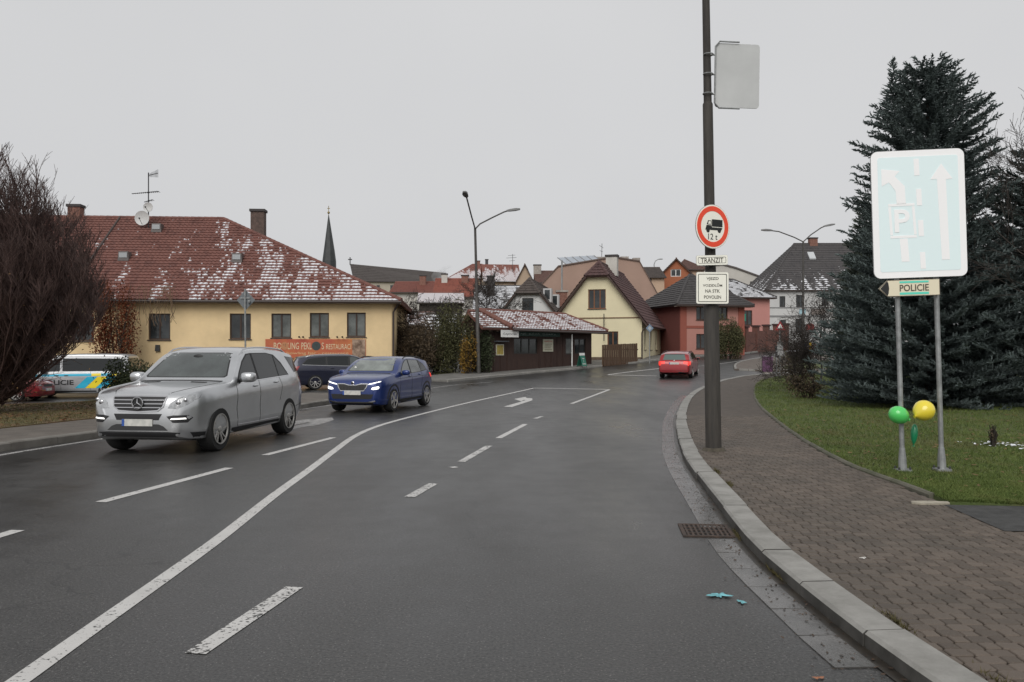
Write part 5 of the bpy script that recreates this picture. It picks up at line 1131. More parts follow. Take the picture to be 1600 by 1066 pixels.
# ---- silver off-roader
ML = dict(L=4.80, xf=0.90, xr=3.815, r=0.375, tw=0.25, rim=0.68, spokes=10, pair=True, arch=1.12, crown=0.04,
    top=[(0, .64), (.015, .74), (.04, .86), (.08, .955), (.15, 1.02), (.3, 1.06), (.7, 1.115), (1.1, 1.155), (1.36, 1.185), (1.43, 1.225), (1.75, 1.47), (2.02, 1.655), (2.2, 1.72), (2.6, 1.765), (3.1, 1.77), (3.7, 1.745), (4.2, 1.69), (4.42, 1.645), (4.50, 1.58), (4.62, 1.28), (4.72, 1.06), (4.78, .86), (4.8, .64)],
    bot=[(0, .37), (.05, .30), (.2, .25), (.5, .235), (4.2, .25), (4.6, .33), (4.8, .46)],
    w=[(0, .58), (.02, .665), (.06, .74), (.14, .82), (.28, .885), (.5, .93), (.9, .962), (2.5, .963), (3.8, .963), (4.3, .94), (4.6, .89), (4.75, .83), (4.8, .76)],
    belt=[(0, .58), (.05, .80), (.12, .91), (.3, .975), (.8, 1.03), (1.4, 1.085), (3, 1.135), (4.2, 1.185), (4.5, 1.12), (4.7, .95), (4.8, .58)])
SIL = carpaint('silver_paint', (0.58, 0.59, 0.60), 0.9, 0.30)
c = Car('silver_suv', 'large silver off-road car driving towards the viewer in the left lane', 'car', (-5.68, 15.55), 187.5, ML, SIL, 'cars on the road')
c.patch('windscreen', [(-.70, 1.235), (.70, 1.235), (.735, 1.26), (.58, 1.632), (.5, 1.646), (-.5, 1.646), (-.58, 1.632), (-.735, 1.26)], 'f', CGLASSL, off=0.004)
c.both('window_surround', [(1.56, 1.122), (2.44, 1.152), (3.86, 1.204), (3.66, 1.46), (3.42, 1.615), (3.1, 1.655), (2.44, 1.652), (2.24, 1.636), (2.0, 1.508), (1.74, 1.30)], 's', TRIM, off=0.0015, skirt=0.01)
c.patch('windscreen_border', [(-.73, 1.222), (.73, 1.222), (.765, 1.25), (.60, 1.645), (.5, 1.66), (-.5, 1.66), (-.60, 1.645), (-.765, 1.25)], 'f', TRIM, off=0.0015)
c.both('side_window', [(1.62, 1.135), (2.40, 1.165), (2.40, 1.63), (2.26, 1.615), (2.02, 1.49), (1.80, 1.32)], 's', CGLASS); c.both('rear_side_window', [(2.48, 1.168), (3.34, 1.195), (3.34, 1.60), (3.1, 1.64), (2.48, 1.638)], 's', CGLASS)
c.both('quarter_window', [(3.39, 1.20), (3.80, 1.215), (3.62, 1.43), (3.39, 1.59)], 's', CGLASS); c.both('rear_quarter_window', [(3.93, 1.58), (4.36, 1.555), (4.50, 1.27), (4.20, 1.25)], 's', CGLASS)
c.seam([(1.60, 1.118), (2.44, 1.148), (3.84, 1.198)], w=0.02, m=CHROME, name='chrome_strip', off=0.007)
c.seam([(1.52, 1.10), (1.50, .7), (1.56, .36)]); c.seam([(2.44, 1.65), (2.44, 1.0), (2.46, .36)]); c.seam([(3.36, 1.19), (3.45, 1.0), (3.36, .72)])
c.seam([(1.56, .375), (2.4, .37), (3.3, .375)], w=0.03, m=CHROME, name='sill_strip', off=0.01)
c.both('sill_panel', [(1.36, .35), (3.36, .35), (3.36, .26), (1.36, .255)], 's', TRIM, off=0.012)
c.patch('grille', [(-.44, .955), (.44, .955), (.45, .93), (.41, .80), (.33, .745), (0, .725), (-.33, .745), (-.41, .80), (-.45, .93)], 'f', TRIM, off=0.006)
for z, hw in ((.905, .435), (.845, .42), (.785, .39)): c.patch('grille_bar', [(-hw, z - .006), (hw, z - .006), (hw, z + .007), (-hw, z + .007)], 'f', CHROME, off=0.03)
g = [(-.44, .955), (.44, .955)]; c.seam([(-.45, .962), (0, .968), (.45, .962)], 'f', 0.02, CHROME, 'grille_surround', 0.014, False); c.seam([(-.455, .95), (-.42, .80), (-.335, .735), (0, .712), (.335, .735), (.42, .80), (.455, .95)], 'f', 0.022, CHROME, 'grille_surround', 0.014, False)
# star emblem
p = c.fx('f', 0, .855, 0.05); mb = MB(); n = 24; mb.tube([(p.x, .092 * math.cos(6.28319 * k / n), .855 + .092 * math.sin(6.28319 * k / n)) for k in range(n + 1)], .011, 6, False); em = mb.build('emblem', CHROME, c.root, smooth=True); mb = MB(); disc_ = [(.09 * math.cos(6.28319 * k / 20), .855 + .09 * math.sin(6.28319 * k / 20)) for k in range(20)]; mb.prism(disc_, lambda a, b, d: (p.x + d, a, b), 0.008, 0.02); mb.build('emblem_field', TRIM, em)
mb = MB()
for k in range(3): a = R(90 + 120 * k); mb.tube([(p.x, 0, .855), (p.x, .088 * math.cos(a), .855 + .088 * math.sin(a))], .015, 6, True, .003)
mb.build('star', CHROME, em, smooth=True)
hl = c.both('headlight', [(.50, .775), (.54, .86), (.66, .945), (.80, .99), (.88, .985), (.885, .93), (.80, .83), (.66, .765)], 'f', LAMPG, off=0.006, step=0.05)
for sg, o in zip((-1, 1), hl):
    for y, z, r in ((.66, .865, .045), (.755, .905, .035)): p = c.hit('f', sg * y, z, 1); mb = MB(); mb.ell((p.x - 0.004, sg * y, z), (0.02, r, r), 12, 8); mb.build('lens', CHROME, o, smooth=True)
c.patch('lower_intake', [(-.41, .685), (.41, .685), (.36, .585), (-.36, .585)], 'f', TRIM, off=0.005)
for o in c.both('fog_housing', [(.49, .645), (.60, .665), (.80, .665), (.84, .62), (.79, .545), (.60, .545)], 'f', TRIM, off=0.006): pass
c.both('daytime_lamp', [(.56, .595), (.58, .618), (.77, .625), (.78, .602)], 'f', DRL, off=0.02)
c.patch('bumper_skid', [(-.52, .42), (-.44, .49), (-.36, .52), (.36, .52), (.44, .49), (.52, .42)], 'f', mat('skid_dark', (0.035, 0.035, 0.036), 0.5), off=0.008)
c.patch('lower_bumper', [(-.70, .385), (-.5, .40), (.5, .40), (.70, .385), (.66, .31), (-.66, .31)], 'f', TRIM, off=0.006); c.both('lower_bumper_side', [(0.16, .385), (.48, .37), (.48, .25), (.28, .25)], 's', TRIM, off=0.008)
c.plate('f', .545)
c.both('bonnet_vent', [(1.10, .30), (1.10, .56), (1.16, .57), (1.16, .29)], 't', TRIM, off=0.008); c.seam([(.13, .46), (.3, .56), (.8, .70), (1.25, .76)], 't', 0.012, name='bonnet_seam'); c.seam([(1.34, -.75), (1.30, 0), (1.34, .75)], 't', 0.06, TRIM, 'wiper_cowl', 0.006, False)
c.mirror(1.72, .93, 1.20, SIL, (0.11, 0.13, 0.09)); c.rails(2.05, 4.15, CHROME, 0.045); handles(c, [(2.25, 1.05), (3.18, 1.085)], SIL)
c.both('tail_light', [(4.42, 1.16), (4.66, 1.14), (4.74, .95), (4.60, .90)], 's', TAIL, off=0.006); c.seam([(4.2, .55), (4.5, .58), (4.75, .58)], name='bumper_seam')
c.patch('rear_window', [(-.62, 1.30), (.62, 1.30), (.56, 1.55), (-.56, 1.55)], 'r', CGLASS); c.plate('r', .95)
m_ = MB(); p = c.hit('f', 0, 1.58, 1); m_.ell((p.x + .02, 0, 1.585), (0.03, .10, .045), 10, 6); m_.build('camera_mount', TRIM, c.root, smooth=True)

# ---- blue compact off-roader
KQ = dict(L=4.24, xf=0.83, xr=3.48, r=0.335, tw=0.21, rim=0.70, spokes=5, fat=True, arch=1.13, crown=0.035,
    top=[(0, .55), (.015, .66), (.04, .78), (.08, .865), (.15, .915), (.4, .985), (.8, 1.04), (1.1, 1.075), (1.17, 1.12), (1.5, 1.33), (1.78, 1.455), (1.98, 1.505), (2.4, 1.53), (2.9, 1.52), (3.4, 1.475), (3.75, 1.425), (3.85, 1.37), (4.0, 1.14), (4.1, 1.0), (4.2, .8), (4.24, .55)],
    bot=[(0, .32), (.05, .25), (.2, .21), (.5, .195), (3.8, .22), (4.1, .32), (4.24, .42)],
    w=[(0, .60), (.02, .66), (.06, .72), (.14, .785), (.3, .845), (.55, .88), (.9, .895), (3.4, .895), (3.8, .875), (4.05, .83), (4.2, .75), (4.24, .68)],
    belt=[(0, .48), (.05, .72), (.12, .82), (.35, .89), (.8, .945), (1.2, .985), (2.6, 1.03), (3.6, 1.075), (3.95, 1.0), (4.15, .82), (4.24, .48)])
BLU = carpaint('blue_paint', (0.014, 0.034, 0.155), 0.35, 0.28)
c = Car('blue_crossover', 'bright blue compact crossover with lit headlamps behind the silver car', 'car', (-3.80, 24.40), 194, KQ, BLU, 'cars on the road')
c.patch('windscreen', [(-.64, 1.125), (.64, 1.125), (.665, 1.145), (.54, 1.455), (.45, 1.47), (-.45, 1.47), (-.54, 1.455), (-.665, 1.145)], 'f', CGLASSB)
c.both('window_surround', [(1.37, 1.012), (2.2, 1.033), (3.0, 1.062), (3.56, 1.108), (3.38, 1.29), (3.02, 1.41), (2.9, 1.418), (2.2, 1.442), (2.0, 1.424), (1.78, 1.335), (1.54, 1.175)], 's', TRIM, off=0.0015, skirt=0.01)
c.patch('windscreen_border', [(-.665, 1.113), (.665, 1.113), (.69, 1.14), (.56, 1.463), (.45, 1.482), (-.45, 1.482), (-.56, 1.463), (-.69, 1.14)], 'f', TRIM, off=0.0015)
c.both('side_window', [(1.42, 1.025), (2.16, 1.045), (2.16, 1.425), (2.02, 1.41), (1.8, 1.32), (1.58, 1.17)], 's', CGLASSL); c.both('rear_side_window', [(2.24, 1.048), (2.98, 1.075), (3.02, 1.12), (2.93, 1.405), (2.24, 1.43)], 's', CGLASSL); c.both('quarter_window', [(3.05, 1.085), (3.50, 1.12), (3.36, 1.27), (3.02, 1.395)], 's', CGLASS)
c.seam([(1.30, 1.0), (1.30, .6), (1.36, .30)]); c.seam([(2.20, 1.43), (2.20, .9), (2.22, .30)]); c.seam([(3.02, 1.07), (3.06, .9), (2.98, .62)]); c.seam([(1.0, .90), (2.2, .925), (3.6, .95)], w=0.008)
c.both('sill_panel', [(1.22, .33), (3.08, .33), (3.08, .205), (1.22, .205)], 's', TRIM, off=0.012); arch_trim(c, TRIM, 0.045)
gr = [(-.43, .80), (-.24, .79), (-.10, .755), (.10, .755), (.24, .79), (.43, .80), (.40, .70), (.33, .62), (-.33, .62), (-.40, .70)]
c.patch('grille', gr, 'f', TRIM, off=0.006); c.seam([(-.435, .80), (-.24, .797), (-.10, .762), (.10, .762), (.24, .797), (.435, .80)], 'f', 0.02, CHROME, 'grille_surround', 0.014, False); c.seam([(-.44, .80), (-.405, .70), (-.335, .61), (.335, .61), (.405, .70), (.44, .80)], 'f', 0.02, CHROME, 'grille_surround', 0.014, False)
for k in range(9): y = -.36 + k * .09; c.patch('grille_rib', [(y - .006, .64), (y + .006, .64), (y + .006, .765), (y - .006, .765)], 'f', mat('rib', (0.03, 0.03, 0.03), 0.4), off=0.016)
p = c.fx('f', 0, .815, 0.012); mb = MB(); mb.ell((p.x, 0, .815), (.012, .05, .05), 14, 8); em = mb.build('emblem', CHROME, c.root, smooth=True); mb = MB(); mb.ell((p.x - .01, 0, .815), (.006, .033, .033), 12, 6); mb.build('emblem_field', TRIM, em, smooth=True)
c.both('running_lamp', [(.46, .775), (.55, .79), (.76, .845), (.775, .875), (.60, .83), (.47, .80)], 'f', LIT, off=0.008, step=0.05); c.both('headlight', [(.55, .655), (.58, .70), (.735, .735), (.755, .70), (.735, .66), (.62, .64)], 'f', LIT, off=0.008, step=0.05)
c.patch('lower_intake', [(-.62, .52), (.62, .52), (.56, .39), (-.56, .39)], 'f', TRIM, off=0.006); c.seam([(-.66, .335), (-.45, .30), (.45, .30), (.66, .335)], 'f', 0.035, CHROME, 'skid_strip', 0.012, False); c.patch('lower_bumper', [(-.66, .31), (.66, .31), (.62, .25), (-.62, .25)], 'f', TRIM, off=0.006)
c.plate('f', .555, off=0.03); c.mirror(1.50, .86, 1.05, BLU, (0.09, 0.115, 0.075)); c.rails(1.95, 3.5, TRIM, 0.045); handles(c, [(2.02, .96), (2.86, .985)], BLU)
c.both('tail_light', [(3.72, 1.02), (4.06, 1.0), (4.12, .90), (3.86, .88)], 's', TAILLIT, off=0.006); c.patch('rear_window', [(-.55, 1.10), (.55, 1.10), (.48, 1.36), (-.48, 1.36)], 'r', CGLASS); c.plate('r', .8)
mb = MB(); p = c.hit('f', .50, 1.21, 1); mb.ell((p.x - 0.004, .50, 1.21), (.012, .035, .035), 12, 6); mb.build('windscreen_sticker', WHITE, c.root, smooth=True); c.seam([(1.09, -.66), (1.05, 0), (1.09, .66)], 't', 0.05, TRIM, 'wiper_cowl', 0.006, False)

# ---- estates
def estate(L=4.66, H=1.465, W=.905):
    k = H / 1.465; d = L - 4.66
    return dict(L=L, xf=0.90, xr=3.59 + d * 0.75, r=0.325, tw=0.215, rim=0.70, spokes=10, arch=1.13, crown=0.035,
        top=[(0, .52), (.015, .62), (.05, .70), (.12, .765), (.4, .86), (.8, .93), (1.12, .975 * k), (1.2, 1.02 * k), (1.6, 1.25 * k), (1.92, 1.39 * k), (2.12, 1.44 * k), (2.5, 1.465 * k), (3.1, 1.46 * k), (3.7 + d, 1.425 * k), (4.1 + d, 1.385 * k), (4.26 + d, 1.35 * k), (4.32 + d, 1.30 * k), (4.50 + d, 1.02 * k), (4.57 + d, .96), (4.62 + d, .80), (4.66 + d, .52)],
        bot=[(0, .28), (.05, .22), (.2, .19), (4.0 + d, .20), (4.45 + d, .27), (4.66 + d, .36)],
        w=[(0, .62 * W / .905), (.03, .70 * W / .905), (.1, .77), (.25, .835), (.5, .88), (.9, W), (3.7, W), (4.2 + d, W * .975), (4.5 + d, W * .93), (4.62 + d, W * .87), (4.66 + d, W * .82)],
        belt=[(0, .44), (.05, .58), (.12, .68), (.4, .78), (.9, .855), (1.3, .92), (2.6, .96), (4.0 + d, 1.01), (4.35 + d, 1.0), (4.5 + d, .93), (4.62 + d, .72), (4.66 + d, .44)])
RED = carpaint('red_paint', (0.28, 0.010, 0.014), 0.25, 0.3)
c = Car('red_estate_car', 'red estate car with glowing tail lamps driving away round the bend', 'car', (9.55, 47.1), 18.5, estate(), RED, 'cars on the road')
c.patch('rear_window', [(-.62, 1.03), (.62, 1.03), (.60, 1.10), (.53, 1.32), (-.53, 1.32), (-.60, 1.10)], 'r', mat('rear_glass', (0.10, 0.14, 0.13), 0.06, coat=0.4), step=0.05)
c.both('tail_light', [(.50, .96), (.78, .955), (.84, .93), (.86, .73), (.74, .72), (.70, .80), (.50, .83)], 'r', TAILLIT, off=0.010, step=0.05)
c.both('tail_light_side', [(4.25, .95), (4.52, .95), (4.60, .76), (4.42, .76)], 's', TAILLIT, off=0.008)
c.plate('r', .85, off=0.02); p = c.fx('r', 0, .985, 0.01); mb = MB(); mb.ell((p.x, 0, .985), (.012, .045, .045), 12, 6); mb.build('emblem', CHROME, c.root, smooth=True)
c.patch('lower_bumper', [(-.78, .40), (.78, .40), (.72, .28), (-.72, .28)], 'r', TRIM, off=0.006); c.seam([(-.80, .47), (0, .46), (.80, .47)], 'r', 0.012, name='bumper_seam', both=False); c.seam([(-.35, .32), (.35, .32)], 'r', 0.03, CHROME, 'exhaust_trim', 0.012, False)
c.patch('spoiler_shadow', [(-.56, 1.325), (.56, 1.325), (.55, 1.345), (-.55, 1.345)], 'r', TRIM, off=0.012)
c.both('window_surround', [(1.45, .953), (2.28, .974), (4.07, 1.04), (3.92, 1.265), (3.28, 1.37), (2.28, 1.382), (1.98, 1.332), (1.72, 1.185)], 's', TRIM, off=0.0015, skirt=0.01)
c.both('side_window', [(1.5, .965), (2.24, .985), (2.24, 1.36), (2.0, 1.32), (1.75, 1.18)], 's', CGLASS); c.both('rear_side_window', [(2.32, .988), (3.2, 1.01), (3.2, 1.36), (2.32, 1.37)], 's', CGLASS); c.both('quarter_window', [(3.28, 1.012), (4.02, 1.05), (3.9, 1.25), (3.28, 1.355)], 's', CGLASS)
c.seam([(1.35, .9), (1.35, .5), (1.42, .28)]); c.seam([(2.28, 1.36), (2.28, .9), (2.3, .28)]); c.seam([(3.24, 1.0), (3.32, .85), (3.2, .62)]); c.mirror(1.58, .88, .97, RED, (0.08, 0.105, 0.07)); c.rails(2.1, 4.0, TRIM, 0.04); handles(c, [(2.1, .87), (3.02, .89)], RED)
c.patch('windscreen', [(-.62, 1.04), (.62, 1.04), (.50, 1.37), (-.50, 1.37)], 'f', CGLASSL); c.both('headlight', [(.50, .64), (.78, .66), (.78, .72), (.52, .71)], 'f', LAMPG); c.patch('grille', [(-.4, .70), (.4, .70), (.36, .60), (-.36, .60)], 'f', TRIM)

NAVY = carpaint('navy_paint', (0.016, 0.018, 0.038), 0.4, 0.28)
c = Car('navy_estate_car', 'dark navy estate car parked in front of the restaurant banner', 'car', (-7.35, 36.5), 70, dict(estate(4.83, 1.52, .93), spokes=9), NAVY, 'cars parked by the restaurant')
c.both('window_surround', [(1.45, .99), (2.28, 1.01), (4.30, 1.075), (4.05, 1.325), (3.28, 1.415), (2.28, 1.432), (1.98, 1.382), (1.72, 1.225)], 's', TRIM, off=0.0015, skirt=0.01)
c.both('side_window', [(1.5, 1.0), (2.24, 1.02), (2.24, 1.41), (2.0, 1.37), (1.75, 1.22)], 's', CGLASSL); c.both('rear_side_window', [(2.32, 1.023), (3.2, 1.045), (3.2, 1.41), (2.32, 1.42)], 's', CGLASS); c.both('quarter_window', [(3.28, 1.05), (4.26, 1.085), (4.02, 1.31), (3.28, 1.40)], 's', CGLASS)
c.seam([(1.5, .985), (2.4, 1.006), (3.4, 1.036), (4.26, 1.07)], w=0.014, m=CHROME, name='chrome_strip', off=0.006); c.seam([(1.35, .9), (1.35, .5), (1.42, .28)]); c.seam([(2.28, 1.4), (2.28, .9), (2.3, .28)]); c.seam([(3.24, 1.03), (3.36, .85), (3.2, .62)])
c.both('tail_light', [(4.36, 1.02), (4.62, .99), (4.68, .84), (4.48, .82)], 's', TAIL, off=0.008); c.patch('rear_window', [(-.62, 1.06), (.62, 1.06), (.53, 1.36), (-.53, 1.36)], 'r', CGLASS, step=0.05); c.both('tail_light_rear', [(.58, .99), (.80, .98), (.83, .78), (.66, .80)], 'r', TAIL); c.plate('r', .88)
c.mirror(1.58, .90, 1.0, NAVY, (0.08, 0.105, 0.07)); c.rails(2.1, 4.1, CHROME, 0.04); handles(c, [(2.1, .89), (3.02, .91)], NAVY); c.patch('windscreen', [(-.62, 1.08), (.62, 1.08), (.50, 1.42), (-.50, 1.42)], 'f', CGLASSL); c.both('headlight', [(.50, .64), (.78, .66), (.78, .72), (.52, .71)], 'f', LAMPG); c.patch('grille', [(-.4, .70), (.4, .70), (.36, .60), (-.36, .60)], 'f', TRIM)

# ---- small red car at the left edge, behind the bare tree
q = G(70, 628); RED2 = carpaint('dark_red_paint', (0.21, 0.008, 0.012), 0.25, 0.32)
c = Car('red_parked_car', 'dark red car parked beside the police van behind the bare tree', 'car', (-21.85, 35.0), 84, estate(4.3, 1.49, .89), RED2, 'cars parked by the restaurant')
c.both('side_window', [(1.5, .985), (2.24, 1.005), (2.24, 1.38), (2.0, 1.34), (1.75, 1.2)], 's', CGLASS); c.both('rear_side_window', [(2.32, 1.008), (3.1, 1.03), (3.1, 1.38), (2.32, 1.39)], 's', CGLASS); c.patch('windscreen', [(-.62, 1.06), (.62, 1.06), (.50, 1.39), (-.50, 1.39)], 'f', CGLASSL); c.both('headlight', [(.50, .64), (.78, .66), (.78, .72), (.52, .71)], 'f', LAMPG); c.patch('grille', [(-.4, .70), (.4, .70), (.36, .60), (-.36, .60)], 'f', TRIM)
c.seam([(1.35, .9), (1.35, .5), (1.42, .28)]); c.seam([(2.28, 1.38), (2.28, .9), (2.3, .28)]); c.mirror(1.58, .86, .98, RED2, (0.08, 0.105, 0.07)); handles(c, [(2.1, .88), (2.95, .90)], RED2); c.both('tail_light', [(4.0, .98), (4.2, .95), (4.24, .8), (4.1, .79)], 's', TAIL); c.plate('f', .48)

# ---- police van
VAN = dict(L=4.95, xf=0.95, xr=3.95, r=0.335, tw=0.22, rim=0.68, spokes=5, fat=True, arch=1.14, crown=0.03, tum=0.13, sharp=34,
    top=[(0, .60), (.02, .78), (.06, .90), (.15, 1.0), (.5, 1.10), (.85, 1.18), (.98, 1.24), (1.4, 1.62), (1.66, 1.84), (1.85, 1.925), (2.2, 1.96), (3.2, 1.985), (4.5, 1.965), (4.76, 1.93), (4.84, 1.86), (4.91, 1.4), (4.94, .9), (4.95, .6)],
    bot=[(0, .32), (.06, .24), (.3, .20), (4.6, .22), (4.9, .32), (4.95, .38)],
    w=[(0, .66), (.03, .74), (.1, .82), (.25, .88), (.55, .93), (1.0, .952), (4.6, .952), (4.85, .93), (4.93, .88), (4.95, .84)],
    belt=[(0, .50), (.05, .78), (.15, .90), (.5, .98), (1.0, 1.09), (1.4, 1.13), (4.7, 1.15), (4.88, 1.1), (4.94, .8), (4.95, .50)])
VS = carpaint('van_silver', (0.40, 0.41, 0.42), 0.5, 0.35); VW_ = mat('van_white', (0.62, 0.63, 0.64), 0.35, coat=0.5)
c = Car('police_van', 'silver police van with blue and yellow reflective stripes parked by the yellow restaurant', 'van', (-19.75, 37.6), 262, VAN, VS, 'cars parked by the restaurant')
c.both('side_window', [(1.30, 1.17), (2.02, 1.19), (2.02, 1.75), (1.80, 1.74), (1.55, 1.52)], 's', CGLASS); c.both('rear_side_window', [(2.12, 1.19), (4.70, 1.20), (4.66, 1.70), (4.5, 1.76), (2.12, 1.77)], 's', CGLASS)
c.both('upper_panel', [(2.06, 1.80), (4.75, 1.79), (4.75, 1.86), (2.06, 1.87)], 's', VW_, off=0.004)
BLS = mat('reflective_blue', (0.02, 0.42, 0.62), 0.35); YLS = mat('reflective_yellow', (0.85, 0.66, 0.02), 0.35)
c.both('stripe', [(.75, .96), (3.35, .98), (3.35, 1.09), (.75, 1.05)], 's', BLS, off=0.006); c.both('stripe', [(3.35, .98), (3.75, .985), (3.75, 1.095), (3.35, 1.09)], 's', YLS, off=0.006); c.both('stripe', [(3.75, .985), (4.2, .99), (4.2, 1.10), (3.75, 1.095)], 's', BLS, off=0.006); c.both('stripe', [(4.2, .99), (4.85, 1.0), (4.85, 1.11), (4.2, 1.10)], 's', YLS, off=0.006)
for k in range(5):
    x = 2.65 + k * 0.44
    def cl(x_): return min(4.88, x_)
    c.both('diagonal_stripe', [(cl(x), .44), (cl(x + .42), .44), (cl(x + .95), .95), (cl(x + .53), .95)], 's', (BLS, YLS)[k % 2], off=0.006)
for sg in (1, -1):
    p = c.hit('s', 1.85, .70, sg)
    t = text('police_lettering', 'POLICIE', mat('ink_black', (0.01, 0.01, 0.012), 0.5), c.root, (1.93 - c.mid, p.y + sg * 0.012, .70), (R(90), 0, R(180) if sg > 0 else 0), w=1.35, ht=0.22, font_w=3.0)
c.seam([(1.25, 1.1), (1.22, .7), (1.3, .28)]); c.seam([(2.07, 1.8), (2.07, .8), (2.07, .28)]); c.seam([(3.3, 1.18), (3.3, .7), (3.3, .28)]); c.both('lower_trim', [(1.34, .33), (3.55, .33), (3.55, .22), (1.34, .215)], 's', TRIM, off=0.01)
c.both('tail_light', [(4.80, 1.20), (4.90, 1.19), (4.93, .78), (4.84, .78)], 's', TAIL); c.patch('windscreen', [(-.74, 1.27), (.74, 1.27), (.70, 1.80), (-.70, 1.80)], 'f', CGLASSL); c.patch('rear_window', [(-.70, 1.25), (.70, 1.25), (.68, 1.78), (-.68, 1.78)], 'r', CGLASS); c.plate('r', .9)
c.mirror(1.38, .93, 1.20, TRIM, (0.09, 0.12, 0.12)); c.both('headlight', [(.54, .80), (.84, .84), (.84, .96), (.56, .94)], 'f', LAMPG); c.patch('grille', [(-.5, .93), (.5, .93), (.48, .80), (-.48, .80)], 'f', TRIM); handles(c, [(1.9, 1.0), (2.3, 1.0)], TRIM)
# ================================================================ SIGNS AND STREET FURNITURE
POLE = mat('old_steel_pole', (0.026, 0.023, 0.020), 0.75, col2=(0.050, 0.044, 0.037), scale=3.0, stretch=(6, 6, 0.6), bump=0.3, bscale=14)
# sign sheeting with the washed-out flash return painted into the base colours
def flash_sheet(name, c): return mat(name, c, 0.4)
pb = G(1115, 704, 0.09); LEAN = math.atan2(12.0, 705)
po = thing('sign_pole', 'tall dark steel pole standing in the brown pavement carrying traffic signs', 'pole', pb); po.rotation_euler = (0, -LEAN, 0)
Yp = pb.y; zpx = lambda y: HC - (y - Y0) / F * Yp - pb.z
mb = MB(); mb.tube([(0, 0, -0.4), (0, 0, zpx(478)), (0, 0, zpx(474))], [0.128, 0.120, 0.088], 20); mb.build('sleeve', POLE, po, smooth=True)
mb = MB(); mb.tube([(0, 0, zpx(474)), (0, 0, zpx(163)), (0, 0, zpx(160))], [0.086, 0.080, 0.066], 18); mb.build('middle_shaft', POLE, po, smooth=True)
mb = MB(); mb.tube([(0, 0, zpx(160)), (0, 0, zpx(-160))], [0.065, 0.055], 16); mb.build('upper_shaft', POLE, po, smooth=True)
mb = MB(); mb.tube([(0, 0, 0.0), (0, 0, 0.05)], [0.20, 0.16], 14); mb.build('ground_collar', mat('old_mortar', (0.07, 0.06, 0.045), 0.95, var=0.3, scale=12), po, smooth=True)
def on_pole(z): return pb + Vector((-math.tan(LEAN) * z, 0, z))
WH_R = flash_sheet('flash_white', (0.93, 0.92, 0.82)); RD_R = flash_sheet('flash_red', (0.86, 0.075, 0.03)); BLK = mat('sign_black', (0.012, 0.014, 0.014), 0.6); ALU = mat('alu_grey', (0.34, 0.345, 0.345), 0.5, metal=0.2, var=0.06, scale=2)
GREYT = mat('sign_text_grey', (0.09, 0.085, 0.07), 0.6)
def disc(mb, r, y0, y1, n=40, cx=0, cz=0): mb.prism([(cx + r * math.cos(6.28319 * k / n), cz + r * math.sin(6.28319 * k / n)) for k in range(n)], lambda a, b, d: (a, d, b), y0, y1)
def rrect(w, t, r, n=5):
    out = []
    for cx, cz, a0 in ((w - r, -t + r, -90), (w - r, t - r, 0), (-w + r, t - r, 90), (-w + r, -t + r, 180)):
        out += [(cx + r * math.cos(R(a0 + 90 * k / n)), cz + r * math.sin(R(a0 + 90 * k / n))) for k in range(n + 1)]
    return out
XZ = lambda a, b, d: (a, d, b)
def clamp(root, z, ry, d=0.20):
    mb = MB(); mb.tube([(0.105 * math.cos(6.28319 * k / 20), d + 0.105 * math.sin(6.28319 * k / 20), z) for k in range(21)], 0.012, 6, False); mb.box(-0.03, 0.03, 0.012, d - 0.09, z - 0.02, z + 0.02); mb.build('clamp', GALV, root)
def ringface(mb, r0, r1, y0, y1, n=44):
    ring = lambda r, y: [(r * math.cos(6.28319 * k / n), y, r * math.sin(6.28319 * k / n)) for k in range(n)]
    mb.add(ring(r0, y0) + ring(r1, y0) + ring(r0, y1) + ring(r1, y1), [((k + 1) % n, k, n + k, n + (k + 1) % n) for k in range(n)] + [(n + (k + 1) % n, n + k, 3 * n + k, 3 * n + (k + 1) % n) for k in range(n)] + [(k, (k + 1) % n, 2 * n + (k + 1) % n, 2 * n + k) for k in range(n)])
# round lorry ban
zc = zpx(357); p = on_pole(zc); rs = thing('lorry_ban_sign', 'round red-rimmed no lorries sign marked 12 t on the dark pole', 'sign', (p.x + 0.0, p.y - 0.19, p.z), R(24)); rs.scale = (0.94, 1, 1)
mb = MB(); disc(mb, 0.352, 0.0, 0.012); mb.build('plate', ALU, rs)
mb = MB(); disc(mb, 0.346, -0.003, -0.0005); mb.build('white_face', WH_R, rs)
mb = MB(); ringface(mb, 0.245, 0.325, -0.006, -0.0032); mb.build('red_ring', RD_R, rs)
lk = bpy.data.objects.new('lorry_symbol', None); MBL = MB()
MBL.prism([(-.02, .0), (.20, .0), (.20, .115), (-.02, .115)], XZ, -.006, -.0035); MBL.prism([(-.155, -.055), (.175, -.055), (.20, -.012), (-.02, -.012), (-.03, .02), (-.13, .02)], XZ, -.0062, -.0035)
MBL.prism([(-.125, .03), (-.03, .03), (-.03, .095), (-.10, .095)], XZ, -.0055, -.0035); disc(MBL, .034, -.0065, -.0035, 16, -.10, -.065); disc(MBL, .034, -.0065, -.0035, 16, .135, -.06)
bpy.data.objects.remove(lk); MBL.build('lorry_symbol', BLK, rs)
mb = MB(); mb.prism([(-.10, .04), (-.045, .04), (-.045, .083), (-.085, .083)], XZ, -.0075, -.0063); mb.build('cab_window', WH_R, rs)
text('weight_text', '12 t', BLK, rs, (.0, -.0045, -.16), FRONT, ht=0.095)
clamp(rs, 0.12, 0); clamp(rs, -0.12, 0)
